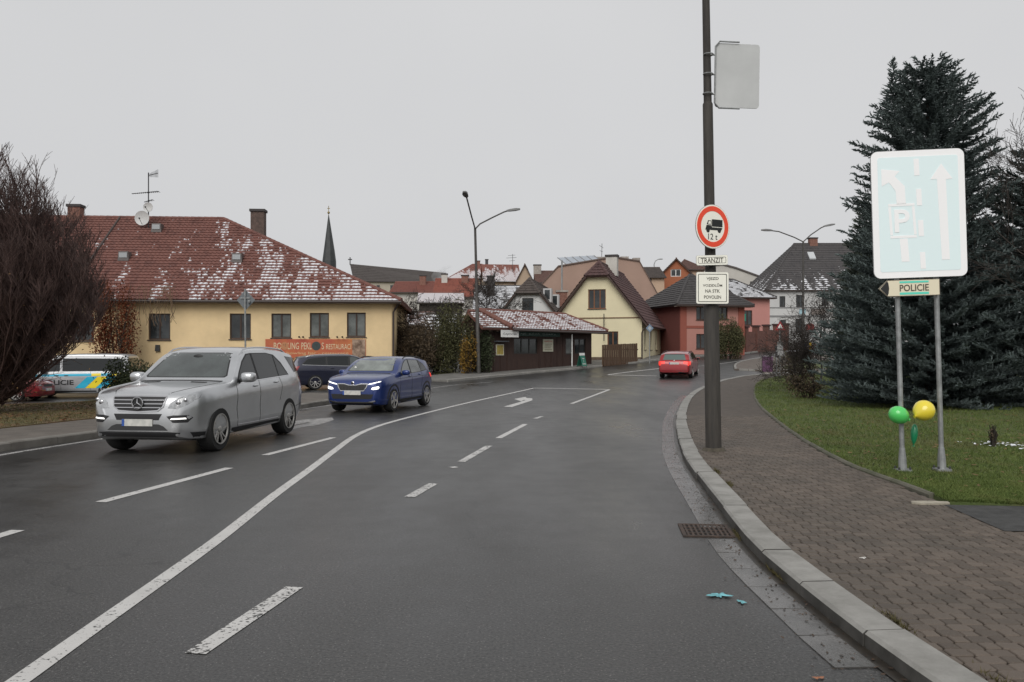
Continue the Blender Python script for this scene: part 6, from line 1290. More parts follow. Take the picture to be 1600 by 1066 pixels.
# text plates
def plate_sign(name, label, py0, py1, w, lines, border, tilt=0.0):
    z0, z1 = zpx(py1), zpx(py0); t = (z1 - z0) / 2; p = on_pole((z0 + z1) / 2); o = thing(name, label, 'sign', (p.x - 0.02, p.y - 0.19, p.z), R(3)); o.rotation_euler = (0, tilt, R(3))
    mb = MB(); mb.prism(rrect(w, t, 0.03), XZ, 0, 0.012); mb.build('plate', ALU, o)
    mb = MB(); mb.prism(rrect(w - 0.003, t - 0.003, 0.028), XZ, -0.003, -0.0005); mb.build('white_face', WH_R, o)
    a, b = rrect(w - 0.03, t - 0.03, 0.02), rrect(w - 0.03 - border, t - 0.03 - border, 0.015); n = len(a); mb = MB()
    mb.add([(x, -0.0045, z) for x, z in a] + [(x, -0.0045, z) for x, z in b], [(k, (k + 1) % n, n + (k + 1) % n, n + k) for k in range(n)]); mb.build('border', mat('border_black', (0.03, 0.03, 0.03), 0.6), o)
    k = len(lines); hh_ = (t - 0.06) * 2 / k
    for i, s_ in enumerate(lines): text('lettering', s_, GREYT, o, (0, -0.005, (k - 1) / 2 * hh_ - i * hh_), FRONT, ht=(t * 0.95 if k == 1 else hh_ * 0.55), w=(w * 1.42 if k == 1 else 0.039 * len(s_)), font_w=1.6)
    clamp(o, 0.0, 0)
plate_sign('transit_plate', 'small pale rectangular plate reading TRANZIT below the round sign', 401, 416.5, 0.255, ['TRANZIT'], 0.006, R(-1.5)); plate_sign('entry_plate', 'square pale plate with four lines of text, lowest on the dark pole', 427, 476, 0.262, ['VJEZD', 'VOZIDLŮM', 'NA STK', 'POVOLEN'], 0.010)
# large grey sign back high on the pole
p0, p1 = P(1117.5, 168, Yp), P(1188, 68, Yp); bo = thing('blank_road_sign', 'blank grey back of a large sign high on the dark pole', 'sign', ((p0.x + p1.x) / 2, Yp + 0.02, (p0.z + p1.z) / 2), R(4)); bo.rotation_euler = (0, R(1.0), R(4)); w, t = (p1.x - p0.x) / 2, (p1.z - p0.z) / 2
mb = MB(); mb.prism(rrect(w, t, 0.05), XZ, 0.0, 0.02); mb.build('panel', mat('sign_back_grey', (0.50, 0.51, 0.505), 0.45, metal=0.1, var=0.06, scale=1.5), bo)
mb = MB(); mb.tube([(w * 0.05, -0.02, t + 0.02), (-w + 0.06, -0.02, t + 0.02), (-w - 0.01, -0.02, t - 0.06), (-w - 0.01, -0.02, -t + 0.06), (-w + 0.06, -0.02, -t - 0.02), (w * 0.1, -0.02, -t - 0.02)], 0.014, 8); mb.build('bracket_frame', GALV, bo, smooth=True)
for z in (t - 0.2, 0.0, -t + 0.2):
    mb = MB(); mb.tube([(-w - 0.01, -0.02, z), (-w - 0.12, 0.0, z + 0.01)], 0.016, 8); mb.tube([(-w - 0.125 + 0.075 * math.cos(6.28319 * k / 16), -0.02 + 0.075 * math.sin(6.28319 * k / 16), z) for k in range(17)], 0.010, 6, False); mb.build('clamp', GALV, bo)

# big lane sign on two posts
g0, g1 = G(1421, 738, 0.12), G(1467, 734, 0.12); Ys = (g0.y + g1.y) / 2
ps = P(1448.0, 736, Ys); sg_ = thing('lane_sign', 'large blue lane direction sign painted flash-pale on two grey posts in the lawn', 'sign', (ps.x, Ys, ps.z)); sg_.rotation_euler = (0, R(-1.7), R(-4))
zs = lambda y: HC - (y - Y0) / F * Ys - ps.z; pxm = Ys / F
for x in (g0.x - ps.x, g1.x - ps.x):
    mb = MB(); mb.tube([(x, 0.06, -0.05), (x, 0.06, zs(236))], 0.032, 14); po_ = mb.build('post', GALV, sg_, smooth=True)
    mb = MB(); mb.tube([(x, 0.06, 0.02), (x, 0.06, 0.16), (x, 0.06, 0.30)], [0.055, 0.05, 0.036], 14); mb.box(x - 0.09, x + 0.09, -0.03, 0.15, -0.02, 0.022); mb.build('base_socket', GALV, po_)
    for k in range(4):
        mb = MB(); mb.tube([(x + (-0.07, 0.07)[k % 2], 0.06 + (-0.07, 0.07)[k // 2], 0.02), (x + (-0.07, 0.07)[k % 2], 0.06 + (-0.07, 0.07)[k // 2], 0.055)], 0.013, 6); mb.build('anchor_bolt', DK, po_)
w = 71.0 * pxm; t = (zs(234) - zs(433.5)) / 2; cz = (zs(234) + zs(433.5)) / 2
SX = lambda a, b, d: (a, d, b + cz)
mb = MB(); mb.prism(rrect(w, t, 0.09), SX, 0.0, 0.02); mb.build('panel', ALU, sg_)
CYN = flash_sheet('flash_pale_blue', (0.82, 0.96, 0.97)); WFL = flash_sheet('flash_bright_white', (0.98, 0.98, 0.98))  # blue field paled nearly to white, flash glare held in its colour
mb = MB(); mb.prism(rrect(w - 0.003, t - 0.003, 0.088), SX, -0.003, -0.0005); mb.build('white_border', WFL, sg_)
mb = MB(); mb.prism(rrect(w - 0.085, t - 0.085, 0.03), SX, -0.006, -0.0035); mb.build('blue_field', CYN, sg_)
def sgn(px, py): return ((px - 1437.5) * pxm, (548 - py) * pxm + HC - ps.z - cz - 0.0)
def mark_sign(name, pts):
    mb = MB(); mb.prism([sgn(*q) for q in pts], SX, -0.009, -0.0065); return mb.build(name, WFL, sg_)
mark_sign('straight_arrow', [(1470, 407), (1482, 407), (1479.5, 282), (1489.5, 281), (1473, 257), (1456, 281), (1466, 281)][::-1])
for y0, y1, x in ((248, 274, 1435.5), (295, 321, 1438), (344, 369, 1439.5), (394, 420, 1441)): mark_sign('lane_dash', [(x - 4, y0), (x + 4, y0), (x + 4.5, y1), (x - 3.5, y1)])
mark_sign('left_arrow', [(1382, 262), (1410, 266), (1402, 274), (1417, 290), (1418, 318), (1404, 318), (1403, 297), (1393, 283), (1382, 289)]); mark_sign('arrow_stem', [(1407, 372), (1419, 372), (1421, 408), (1409, 408)])
for q in ([(1391, 317), (1431, 317), (1431, 321), (1391, 321)], [(1393, 367), (1433, 367), (1433, 371), (1393, 371)], [(1391, 322), (1395, 322), (1397, 366), (1393, 366)], [(1427, 322), (1431, 322), (1433, 366), (1429, 366)]): mark_sign('parking_frame', q)
a = sgn(1411.5, 344); text('parking_letter', 'P', WFL, sg_, (a[0], -0.0085, a[1] + cz), FRONT, ht=0.30, font_w=2.5)
# POLICIE arrow sign
pw = P(1420, 450, Ys); ps2 = thing('police_arrow_sign', 'arrow shaped POLICIE direction sign pointing left under the big lane sign', 'sign', (pw.x, Ys - 0.02, pw.z)); ps2.rotation_euler = (0, R(-1.7), R(-4)); k = pxm
mb = MB(); mb.prism([(-33 * k, -13 * k), (46 * k, -13 * k), (46 * k, 13 * k), (-33 * k, 13 * k), (-47 * k, 0)], XZ, 0, 0.012); mb.build('plate', flash_sheet('flash_cream', (0.80, 0.73, 0.55)), ps2)
mb = MB(); mb.prism([(-33.5 * k, -11 * k), (-32 * k, -8 * k), (-31 * k, 0), (-32 * k, 8 * k), (-33.5 * k, 11 * k), (-44.5 * k, 0)], XZ, -0.003, -0.0005); mb.build('arrow_head', BLK, ps2)
mb = MB(); mb.prism([(-15 * k, -10.5 * k), (29 * k, -10.5 * k), (29 * k, -7 * k), (-15 * k, -7 * k)], XZ, -0.003, -0.0005); mb.prism([(-15 * k, 7.5 * k), (29 * k, 7.5 * k), (29 * k, 10.5 * k), (-15 * k, 10.5 * k)], XZ, -0.003, -0.0005); mb.build('green_bars', flash_sheet('flash_turquoise', (0.12, 0.70, 0.54)), ps2)
text('lettering', 'POLICIE', mat('sign_brown', (0.10, 0.085, 0.06), 0.6), ps2, (7 * k, -0.003, 0), FRONT, w=44 * k, ht=10.5 * k, font_w=2.0)
mb = MB(); o4 = [(-33 * k, -13 * k), (46 * k, -13 * k), (46 * k, 13 * k), (-33 * k, 13 * k), (-47 * k, 0)]; i4 = [(-32.4 * k, -12 * k), (45 * k, -12 * k), (45 * k, 12 * k), (-32.4 * k, 12 * k), (-45.6 * k, 0)]
mb.add([(x, -0.0015, z) for x, z in o4] + [(x, -0.0015, z) for x, z in i4], [(q, (q + 1) % 5, 5 + (q + 1) % 5, 5 + q) for q in range(5)]); mb.build('rim', mat('rim_dark', (0.10, 0.08, 0.06), 0.6), ps2)

# balloons tied to the post
def balloon(px, py, rx, rz, m, label, tilt, y=Ys - 0.02, knot=True):
    p = P(px, py, y); o = thing('balloon', label, 'balloon', p, 0, 'balloons tied to the sign post'); o.rotation_euler = (0, tilt, 0.4)
    mb = MB(); prof = [(0.02 * rx, -1.18 * rz), (0.30 * rx, -0.98 * rz), (0.58 * rx, -0.78 * rz), (0.84 * rx, -0.45 * rz), (0.98 * rx, -0.08 * rz), (0.99 * rx, 0.2 * rz), (0.88 * rx, 0.52 * rz), (0.65 * rx, 0.80 * rz), (0.35 * rx, 0.96 * rz), (0.02 * rx, 1.0 * rz)]
    mb.lathe(prof, 24); mb.build('skin', m, o, smooth=True, sharp=80)
    mb = MB(); mb.lathe([(0.012, -1.15 * rz), (0.006, -1.2 * rz), (0.022, -1.27 * rz)], 10); mb.build('knot', m, o)
balloon(1405, 649, 0.118, 0.145, mat('balloon_green', (0.09, 0.60, 0.13), 0.25, coat=0.5), 'round light green balloon left of the sign post', R(-70)); balloon(1443, 642, 0.138, 0.14, mat('balloon_yellow', (0.80, 0.65, 0.05), 0.25, coat=0.5), 'round yellow balloon between the two grey sign posts', R(65))
balloon(1428.5, 678, 0.045, 0.13, mat('balloon_dark', (0.01, 0.20, 0.085), 0.35, coat=0.3), 'limp dark green balloon hanging behind the left sign post', R(4), Ys + 0.14)

# diamond priority sign on the left, seen from behind
gd = G(384, 640); Yd = 33.0; b = P(384, 0, Yd); zb = h(b.x, Yd); ds = thing('priority_sign', 'grey back of a diamond shaped sign on a thin post by the silver car', 'sign', (b.x, Yd, zb))
zt = P(0, 469, Yd).z - zb; k = Yd / F; mb = MB(); mb.tube([(0, 0, -0.2), (-0.03, 0, zt + 0.45)], 0.035, 10); mb.build('post', GALV, ds, smooth=True)
mb = MB(); mb.prism([(-0.03, zt - 16 * k), (14 * k, zt), (-0.03, zt + 16.5 * k), (-14.5 * k, zt)], XZ, 0.04, 0.06); mb.build('panel', mat('sign_back_dark', (0.15, 0.165, 0.175), 0.5, metal=0.3), ds)
mb = MB(); mb.box(-0.22, 0.16, 0.0, 0.039, zt + 0.06, zt + 0.10); mb.ell((0.14, -0.03, zt - 0.07), (0.05, 0.05, 0.08), 8, 6); mb.build('bracket', GALV, ds)
# blue diamond sign before the gable house
p = G(1015, 566, 0.1); ds = thing('blue_diamond_sign', 'pale blue diamond sign on a thin post before the yellow gable house', 'sign', p); k = p.y / F
mb = MB(); mb.tube([(0, 0, -0.2), (0, 0, 60 * k)], 0.035, 8); mb.build('post', GALV, ds); zt = 53 * k
mb = MB(); mb.prism([(0, zt - 6.5 * k), (6 * k, zt), (0, zt + 6.5 * k), (-6 * k, zt)], XZ, -0.06, -0.04); mb.build('panel', mat('sign_blue_grey', (0.15, 0.21, 0.29), 0.5), ds); mb = MB(); mb.prism([(0, zt - 3.5 * k), (3.2 * k, zt), (0, zt + 3.5 * k), (-3.2 * k, zt)], XZ, -0.064, -0.0605); mb.build('centre', mat('sign_pale', (0.36, 0.40, 0.42), 0.5), ds)

# street lamps
def lamp(base, H, arms, label, col=None, sleeve=0.45):
    o = thing('street_lamp', label, 'street lamp', base, 0, 'double-armed street lamps'); m = mat('lamp_pole', (0.075, 0.07, 0.065), 0.6, metal=0.3, var=0.2, scale=3)
    mb = MB(); mb.tube([(0, 0, -0.2), (0, 0, H * sleeve), (0, 0, H * sleeve + 0.03)], [0.12, 0.105, 0.085], 12); mb.tube([(0, 0, H * sleeve + 0.03), (0, 0, H * 0.86)], [0.083, 0.07], 12); mb.build('pole', m, o, smooth=True)
    for pts in arms:
        mb = MB(); mb.tube(pts, 0.042, 8); ar = mb.build('arm', m, o, smooth=True); e, d = Vector(pts[-1]), (Vector(pts[-1]) - Vector(pts[-2])).normalized()
        d = Vector((d.x, d.y, d.z * 0.4)).normalized(); sd_ = d.cross(Vector((0, 0, 1))).normalized(); mb = MB()
        rows = []
        for t, wv, hv in ((-0.1, 0.06, 0.05), (0.1, 0.13, 0.08), (0.45, 0.16, 0.09), (0.72, 0.10, 0.05)): q = e + d * t; rows.append([q - sd_ * wv + Vector((0, 0, -hv * 0.5)), q + sd_ * wv + Vector((0, 0, -hv * 0.5)), q + sd_ * wv * 0.8 + Vector((0, 0, hv)), q - sd_ * wv * 0.8 + Vector((0, 0, hv))])
        mb.add([v for r_ in rows for v in r_], [(i * 4 + j, i * 4 + (j + 1) % 4, (i + 1) * 4 + (j + 1) % 4, (i + 1) * 4 + j) for i in range(3) for j in range(4)] + [(0, 1, 2, 3), (15, 14, 13, 12)]); mb.build('lamp_head', mat('lamp_head', (0.14, 0.14, 0.14), 0.5), ar, smooth=True)
    return o
Yl = 48.0; k = Yl / F; b = P(748, 584, Yl); bz = h(b.x, Yl); zz = lambda y: HC - (y - Y0) * k - bz
l1 = lamp((b.x, Yl, bz), zz(356) / 0.86, [[(0, 0, zz(358)), (-3.5 * k, -1.6, zz(344)), (-7 * k, -2.9, zz(328)), (-8.0 * k, -3.3, zz(323.5))], [(0, 0, zz(358)), (8 * k, 0, zz(350)), (28 * k, 0.3, zz(339)), (46 * k, 0.5, zz(330)), (52 * k, 0.5, zz(328.5))]], 'dark double-armed street lamp standing left of the tea house'); l1.rotation_euler = (0, R(-1.4), 0)
Yl = 60.0; k = Yl / F; b = P(1255, 560, Yl); bz = h(b.x, Yl)
lamp((b.x, Yl, bz), zz(378) / 0.86, [[(0, 0, zz(378)), (-14 * k, 0, zz(371)), (-38 * k, 0, zz(362)), (-50 * k, 0, zz(360.5))], [(0, 0, zz(378)), (12 * k, 0, zz(367)), (28 * k, 0, zz(356)), (34 * k, 0, zz(353.5))]], 'grey double-armed street lamp in front of the white corner house', sleeve=0.35)
Yl = 130.0; k = Yl / F; b = P(1022, 440, Yl); bz = b.z; o = thing('street_lamp', 'small far street lamp with a curved arm above the dark roof house', 'street lamp', (b.x, Yl, b.z - 8)); mb = MB(); mb.tube([(0, 0, 0), (0, 0, 8 + 27 * k), (2 * k, 0, 8 + 32 * k), (6 * k, 0, 8 + 34.5 * k), (9 * k, 0, 8 + 35 * k)], 0.07, 8); mb.build('pole', GALV, o, smooth=True); mb = MB(); mb.ell((10.5 * k, 0, 8 + 35 * k), (0.35, 0.15, 0.09)); mb.build('lamp_head', GALV, o, smooth=True)

# purple utility box and small signs by the far island
p = G(1199, 582.5, 0.11); ub = thing('utility_box', 'purple steel utility cabinet on the pavement island', 'cabinet', p, R(-12)); k = p.y / F
PUR = mat('purple_steel', (0.115, 0.045, 0.105), 0.55, var=0.25, scale=3); w = 7.6 * k; mb = MB(); mb.box(-w, w, -0.22, 0.25, 0.06, 25 * k); mb.build('cabinet', PUR, ub); mb = MB(); mb.box(-w - 0.03, w + 0.03, -0.26, 0.29, 25.05 * k, 26.8 * k, 0.02); mb.build('lid', mat('lid_grey', (0.24, 0.2, 0.24), 0.6), ub); mb = MB(); mb.box(-w + 0.02, w - 0.02, -0.2, 0.23, -0.1, 0.059); mb.build('plinth', CONC, ub)
mb = MB(); mb.box(-w + 0.04, -0.01, -0.235, -0.221, 0.12, 23 * k); mb.build('door', PUR, ub); mb = MB(); mb.box(0.01, w - 0.04, -0.235, -0.221, 0.12, 23 * k); mb.build('door', PUR, ub)
for px, py, tp, nm, lb, col in ((1213.5, 588, 540, 'street_sign', 'slim grey post with dark boards near the purple cabinet', DK), (1218.5, 590, 500, 'warning_sign', 'taller grey post topped with a small red triangle sign', None)):
    p = G(px, py, 0.1); k = p.y / F; o = thing(nm, lb, 'sign', p); H_ = (py - tp) * k; mb = MB(); mb.tube([(0, 0, -0.2), (0, 0, H_)], 0.035, 8); mb.build('post', GALV, o)
    if col:
        for z0_, z1_ in ((0.62, 0.8), (0.84, 0.99)): mb = MB(); mb.box(-0.09, 0.11, -0.05, -0.036, H_ * z0_, H_ * z1_); mb.build('board', col, o)
    else:
        mb = MB(); mb.prism([(-0.28, H_ - 0.55), (0.28, H_ - 0.55), (0, H_ - 0.05)], XZ, -0.055, -0.038); q = mb.build('triangle', mat('sign_red', (0.30, 0.025, 0.03), 0.5), o); mb = MB(); mb.prism([(-0.16, H_ - 0.48), (0.16, H_ - 0.48), (0, H_ - 0.2)], XZ, -0.058, -0.0552); mb.build('triangle_face', WHITE, q); mb = MB(); mb.box(-0.16, 0.16, -0.05, -0.037, H_ * 0.38, H_ * 0.62); mb.build('board', mat('back_grey', (0.26, 0.26, 0.26), 0.5), o)
# coloured things by the white house, half hidden by branches
for px, py, wpx, hpx, nm, lb, cat, c in ((1266, 512, 7, 13, 'round_shop_sign', 'dark red shop sign on the white corner house', 'sign', (0.17, 0.025, 0.022)), (1254, 487, 5, 8, 'lit_shop_sign', 'small pale blue sign on the white corner house', 'sign', (0.30, 0.45, 0.50)), (1259, 548, 3.5, 22, 'blue_banner', 'narrow blue pavement flag before the white corner house', 'flag', (0.02, 0.10, 0.28)), (1266, 548, 3.5, 28, 'yellow_banner', 'narrow yellow pavement flag beside the blue one', 'flag', (0.50, 0.33, 0.015))):
    Yq = 111.2 if cat == 'sign' else 75.0; p = P(px, py, Yq); k = Yq / F; o = thing(nm, lb, cat, (p.x, Yq, p.z if cat == 'sign' else h(p.x, Yq)))
    t = hpx * k / 2; w = wpx * k / 1.0 if cat == 'sign' else wpx * k / 2; zc_ = 0 if cat == 'sign' else p.z - h(p.x, Yq)
    mb = MB(); mb.prism([(a_, b_ + zc_) for a_, b_ in rrect(w, t, min(w, t) * (0.9 if 'round' in nm else 0.3))], XZ, 0, 0.08); mb.build('board', mat(nm, c, 0.6, var=0.2, scale=3), o)
    if cat == 'flag': mb = MB(); mb.tube([(-w - 0.03, 0.04, -0.1), (-w - 0.03, 0.04, zc_ + t)], 0.03, 6); mb.build('pole', GALV, o)

# ================================================================ VEGETATION
class LeafMB(MB): pass
def rv(q, s=1.0): return Vector((q.gauss(0, s), q.gauss(0, s), q.gauss(0, s)))
def spruce(name, label, base, H, Rad, seed, cm, tops=((0, 0, 1.0),), dens=1.0, low=0.0, skew=(0, 0), pw=0.8, prof=None):
    q = random.Random(seed); o = thing(name, label, 'tree', base, 0, 'spruces on the right'); tr = MB(); tr.tube([(0, 0, -0.3), (0, 0, H * 0.5), (skew[0], skew[1], H * 0.97)], [0.16, 0.1, 0.02], 8); tr.build('trunk', mat('spruce_bark', (0.05, 0.035, 0.025), 0.9), o)
    mb = MB(); V, Fc = mb.v, mb.f
    def brush(p, d, L, r):
        d = d.normalized(); a = d.orthogonal().normalized(); b = d.cross(a); ph = q.uniform(0, 6.28); n = len(V)
        for k in range(3):
            t = ph + k * 2.0944; e = a * math.cos(t) + b * math.sin(t); m = p + d * (L * 0.45) + e * r
            V.append(tuple(p)); V.append(tuple(m)); V.append(tuple(p + d * L))
            Fc.append((n + 3 * k, n + 3 * k + 1, n + 3 * k + 2))
        n = len(V)
        for k in range(3):      # needles that stand off the twig
            t = ph + 1.0 + k * 2.0944; e = (a * math.cos(t) + b * math.sin(t)); s0 = p + d * (L * (0.15 + 0.25 * k))
            V.append(tuple(s0)); V.append(tuple(s0 + d * L * 0.16)); V.append(tuple(s0 + d * L * 0.30 + e * r * 1.9)); Fc.append((n + 3 * k, n + 3 * k + 1, n + 3 * k + 2))
    z = low
    while z < H - 0.25:
        t = z / H; L0 = Rad * (np.interp(t, *prof) if prof else (1 - t) ** pw * (0.55 + 0.45 * min(1, (t + 0.03) / 0.12))); nb = max(5, int((7 + 9 * (1 - t)) * dens)); off = q.uniform(0, 6.28)
        cx, cy = skew[0] * t, skew[1] * t
        for k in range(nb):
            a = off + 6.28319 * k / nb + q.gauss(0, 0.15); L = L0 * q.uniform(0.78, 1.08) * (1.04 + 0.09 * math.sin(3 * a + seed) + 0.07 * math.sin(5 * a + z)); droop = 0.12 - 0.75 * t + q.gauss(0, 0.07)
            d = Vector((math.cos(a), math.sin(a), 0)); p0 = Vector((cx, cy, z + q.uniform(-0.12, 0.12))); n = max(3, int(L / 0.062)); sd_ = Vector((-d.y, d.x, 0))
            for i in range(n):
                f = (i + 0.5) / n
                if f < 0.45 and q.random() < 0.7: continue
                p = p0 + d * (L * f) + Vector((0, 0, -droop * L * f + 0.30 * L * f * f * (0.4 + droop)))
                tl = min(0.27, 0.11 + 0.27 * (1 - f) * min(1, L)) * q.uniform(0.8, 1.2)
                for sg in (-1, 1):
                    td = (d * q.uniform(0.5, 0.9) + sd_ * sg * q.uniform(0.5, 0.9) + Vector((0, 0, q.uniform(-0.25, 0.22)))); brush(p, td, tl, 0.026)
                    if tl > 0.2: brush(p + td.normalized() * tl * 0.45, td + d * 0.7 + rv(q, 0.15), tl * 0.6, 0.022)
                if q.random() < 0.95: brush(p, d * 0.7 + Vector((0, 0, q.uniform(0.2, 1.1))) + rv(q, 0.3), q.uniform(0.12, 0.22), 0.026)
            brush(p0 + d * L + Vector((0, 0, -droop * L + 0.30 * L * (0.4 + droop))), d + Vector((0, 0, 0.3)), 0.20, 0.035)
        z += q.uniform(0.115, 0.165)
    for dx, dy, hh_ in tops:                         # leaders
        for i in range(210):
            f = i / 210; zt = H * hh_ - 1.9 * (1 - f); 
            if q.random() < 0.75:
                a = q.uniform(0, 6.28); brush(Vector((skew[0] + dx, skew[1] + dy, zt)), Vector((math.cos(a), math.sin(a), 0.55)), (0.50 * (1 - f) + 0.10) * q.uniform(0.5, 1.2), 0.024)
        brush(Vector((skew[0] + dx, skew[1] + dy, H * hh_ - 0.35)), Vector((0, 0, 1)), 0.45, 0.03)
    mb.mi = [0] * len(Fc); mb.build('crown', cm, o, fix=False); return o
def needle_mat(name, a, b):
    m = bpy.data.materials.new(name); m.use_nodes = True; nt = m.node_tree; bs = nt.nodes['Principled BSDF']; bs.inputs['Roughness'].default_value = 0.7; bs.inputs['Specular IOR Level'].default_value = 0.25
    ge = nt.nodes.new('ShaderNodeNewGeometry'); n = nnoise(nt, ge.outputs['Position'], 1.8, 4); f = nmath(nt, 'ADD', nmath(nt, 'MULTIPLY', n, 0.7), nmath(nt, 'MULTIPLY', ge.outputs['Random Per Island'], 0.45)); f = nmath(nt, 'MULTIPLY', nmath(nt, 'SUBTRACT', f, 0.3), 1.6, True)
    nt.links.new(nmix(nt, f, a, b), bs.inputs['Base Color']); return m
NB = needle_mat('blue_needles', (0.056, 0.075, 0.071), (0.165, 0.199, 0.196)); NG = needle_mat('green_needles', (0.05, 0.066, 0.052), (0.125, 0.145, 0.115))
zl = lambda x, y: h(x, y) + 0.105 + 0.25 * sm((x - 9) / 8)
b = (11.75, 23.2); spruce('blue_spruce', 'big blue spruce behind the large lane sign', (b[0], b[1], zl(*b)), 9.6, 2.8, 11, NB, ((0.1, 0, 1.0), (-1.0, -0.1, 1.01), (-0.55, 0.1, 0.99), (0.35, 0.2, 0.97)), 1.2, 0.15, (-0.1, 0), prof=((0, .12, .27, .40, .58, .74, .85, .93, 1), (.92, 1.0, .92, .72, .62, .55, .40, .26, .10)))
b = (15.4, 22.6); spruce('blue_spruce', 'second blue spruce at the right edge, wider and lower', (b[0], b[1], zl(*b)), 7.4, 4.3, 23, NB, ((0, 0, 1.0),), 1.1, 0.15, (0, 0), 0.6)
b = (12.6, 29.5); spruce('dark_spruce', 'small dark spruce left of the big blue spruce', (b[0], b[1], zl(*b)), 6.9, 1.3, 31, NG, ((0, 0, 1.0), (0.5, 0.2, 0.93)), 1.0, 0.2, (0, 0), 0.75)
b = (20.5, 29.5); spruce('dark_spruce', 'tall thin spruce top rising at the right edge of the picture', (b[0], b[1], zl(*b)), 10.6, 3.4, 37, NG, ((0, 0, 1.0),), 0.8, 0.3, (0, 0), 0.8)

def bare_tree(name, label, base, H, seed, spread=0.5, levels=4, r0=0.09, kids=(5, 6, 6, 5), up=0.25, bm=None, start=0.2, first=1.0, thin=0.004, group=None, ratio=0.55, lean=(0, 0)):
    q = random.Random(seed); o = thing(name, label, 'tree', base, 0, group); trunk = MB(); crown = MB(); bm = bm or mat('bark_dark', (0.030, 0.024, 0.020), 0.9)
    def grow(p, d, L, r, lv, mb):
        n = 4 if lv < levels - 1 else 2; pts = [p]; dd = d.copy()
        for i in range(n):
            dd = (dd + rv(q, 0.10) + Vector((0, 0, up * 0.25))).normalized(); pts.append(pts[-1] + dd * (L / n))
        rr = [max(thin, r * (1 - 0.6 * i / n)) for i in range(n + 1)]; mb.tube(pts, rr, 6 if lv == 0 else (4 if lv < 2 else 3), False)
        if lv >= levels: return
        for k in range(kids[min(lv, len(kids) - 1)]):
            f = (start if lv == 0 else 0.12) + (1 - (start if lv == 0 else 0.12)) * (k + q.random()) / kids[min(lv, len(kids) - 1)]
            i = min(n - 1, int(f * n)); b_ = pts[i].lerp(pts[i + 1], f * n - i); ax = (pts[i + 1] - pts[i]).normalized(); a = q.uniform(0, 6.28); o1 = ax.orthogonal().normalized(); side = o1 * math.cos(a) + ax.cross(o1) * math.sin(a)
            grow(b_, (ax + side * spread * q.uniform(0.7, 1.4) + Vector((0, 0, up))).normalized(), L * ratio * q.uniform(0.7, 1.2) * (first if lv == 0 else 1), max(thin, r * 0.5 * (1 - 0.4 * f)), lv + 1, crown)
    grow(Vector((0, 0, -0.2)), Vector((lean[0], lean[1], 1)).normalized(), H, r0, 0, trunk); trunk.build('trunk', bm, o, smooth=True); crown.build('crown', bm, o, fix=False); return o
PURB = needle_mat('bark_purple', (0.040, 0.026, 0.024), (0.155, 0.100, 0.087))
# the dense broom-shaped tree on the left: several stems from one foot
def broom(name, label, base, H, seed, width, n_stems, m):
    q = random.Random(seed); o = thing(name, label, 'tree', base, 0); trunk = MB(); crown = MB(); trunk.tube([(0, 0, -0.3), (0, 0, 0.5), (0.02, 0, 1.2)], [0.22, 0.17, 0.13], 10); trunk.build('trunk', m, o, smooth=True)
    for k in range(n_stems):
        a = q.uniform(0, 6.28); e = math.sqrt(q.random()); L = H * q.uniform(0.66, 1.04) * (1.0 - 0.45 * e ** 2); R_ = width * e; n = 7
        pts = []
        for i in range(n + 1):
            t = i / n; rad = R_ * (1 - (1 - t) ** 1.3) ; pts.append(Vector((rad * math.cos(a) + q.gauss(0, 0.04), rad * math.sin(a) + q.gauss(0, 0.04), 0.15 + (L - 0.15) * t ** (1.0 + 0.1 * e))))
        crown.tube(pts, [max(0.006, 0.024 * (1 - i / n)) for i in range(n + 1)], 4, False)
        for j in range(64):
            f = 0.03 + 0.97 * q.random() ** 0.9; i = min(n - 1, int(f * n)); p = pts[i].lerp(pts[i + 1], f * n - i); b_ = q.uniform(0, 6.28); d = Vector((math.cos(b_) * 0.55, math.sin(b_) * 0.55, 1.0)).normalized(); l = q.uniform(0.35, 0.95) * (1.1 - 0.45 * f)
            m1 = p + d * l * 0.5 + rv(q, 0.02); e1 = p + d * l + Vector((0, 0, 0.1 * l)); crown.tube([p, m1, e1], [0.008, 0.0065, 0.0042], 3, False)
            for s_ in range(3):
                f2 = q.uniform(0.2, 0.9); p2 = p.lerp(e1, f2); c_ = q.uniform(0, 6.28); d2 = (d + Vector((math.cos(c_) * 0.6, math.sin(c_) * 0.6, 0.1))).normalized(); crown.tube([p2, p2 + d2 * l * 0.42], [0.0055, 0.0038], 3, False)
    for k in range(900):                      # short twigs that fill the foot of the crown
        a = q.uniform(0, 6.28); z = q.uniform(0.15, 2.6); r_ = q.uniform(0.1, 0.55 + 0.72 * z) ; p = Vector((r_ * math.cos(a), r_ * math.sin(a), z)); d = Vector((math.cos(a) * 0.6 + q.gauss(0, 0.35), math.sin(a) * 0.6 + q.gauss(0, 0.35), q.uniform(0.2, 1.0))).normalized(); l = q.uniform(0.3, 0.8)
        crown.tube([p, p + d * l * 0.5 + rv(q, 0.03), p + d * l], [0.009, 0.007, 0.004], 3, False)
        for s_ in range(3): p2 = p + d * l * q.uniform(0.1, 0.9); crown.tube([p2, p2 + (d + rv(q, 0.5)).normalized() * l * 0.5], [0.006, 0.004], 3, False)
    crown.build('crown', m, o, fix=False)
    lv = MB()
    for _ in range(420):
        a = q.uniform(0, 6.28); e = math.sqrt(q.random()); z = q.uniform(0.5, H * 0.55); leaf(lv, width * e * math.cos(a), width * e * math.sin(a), z, q.uniform(0.015, 0.03), 0.9)
    lv.build('withered_leaves', mat('withered', (0.12, 0.055, 0.02), 0.8, col2=(0.16, 0.10, 0.03), scale=3), o, fix=False, kind='stuff')
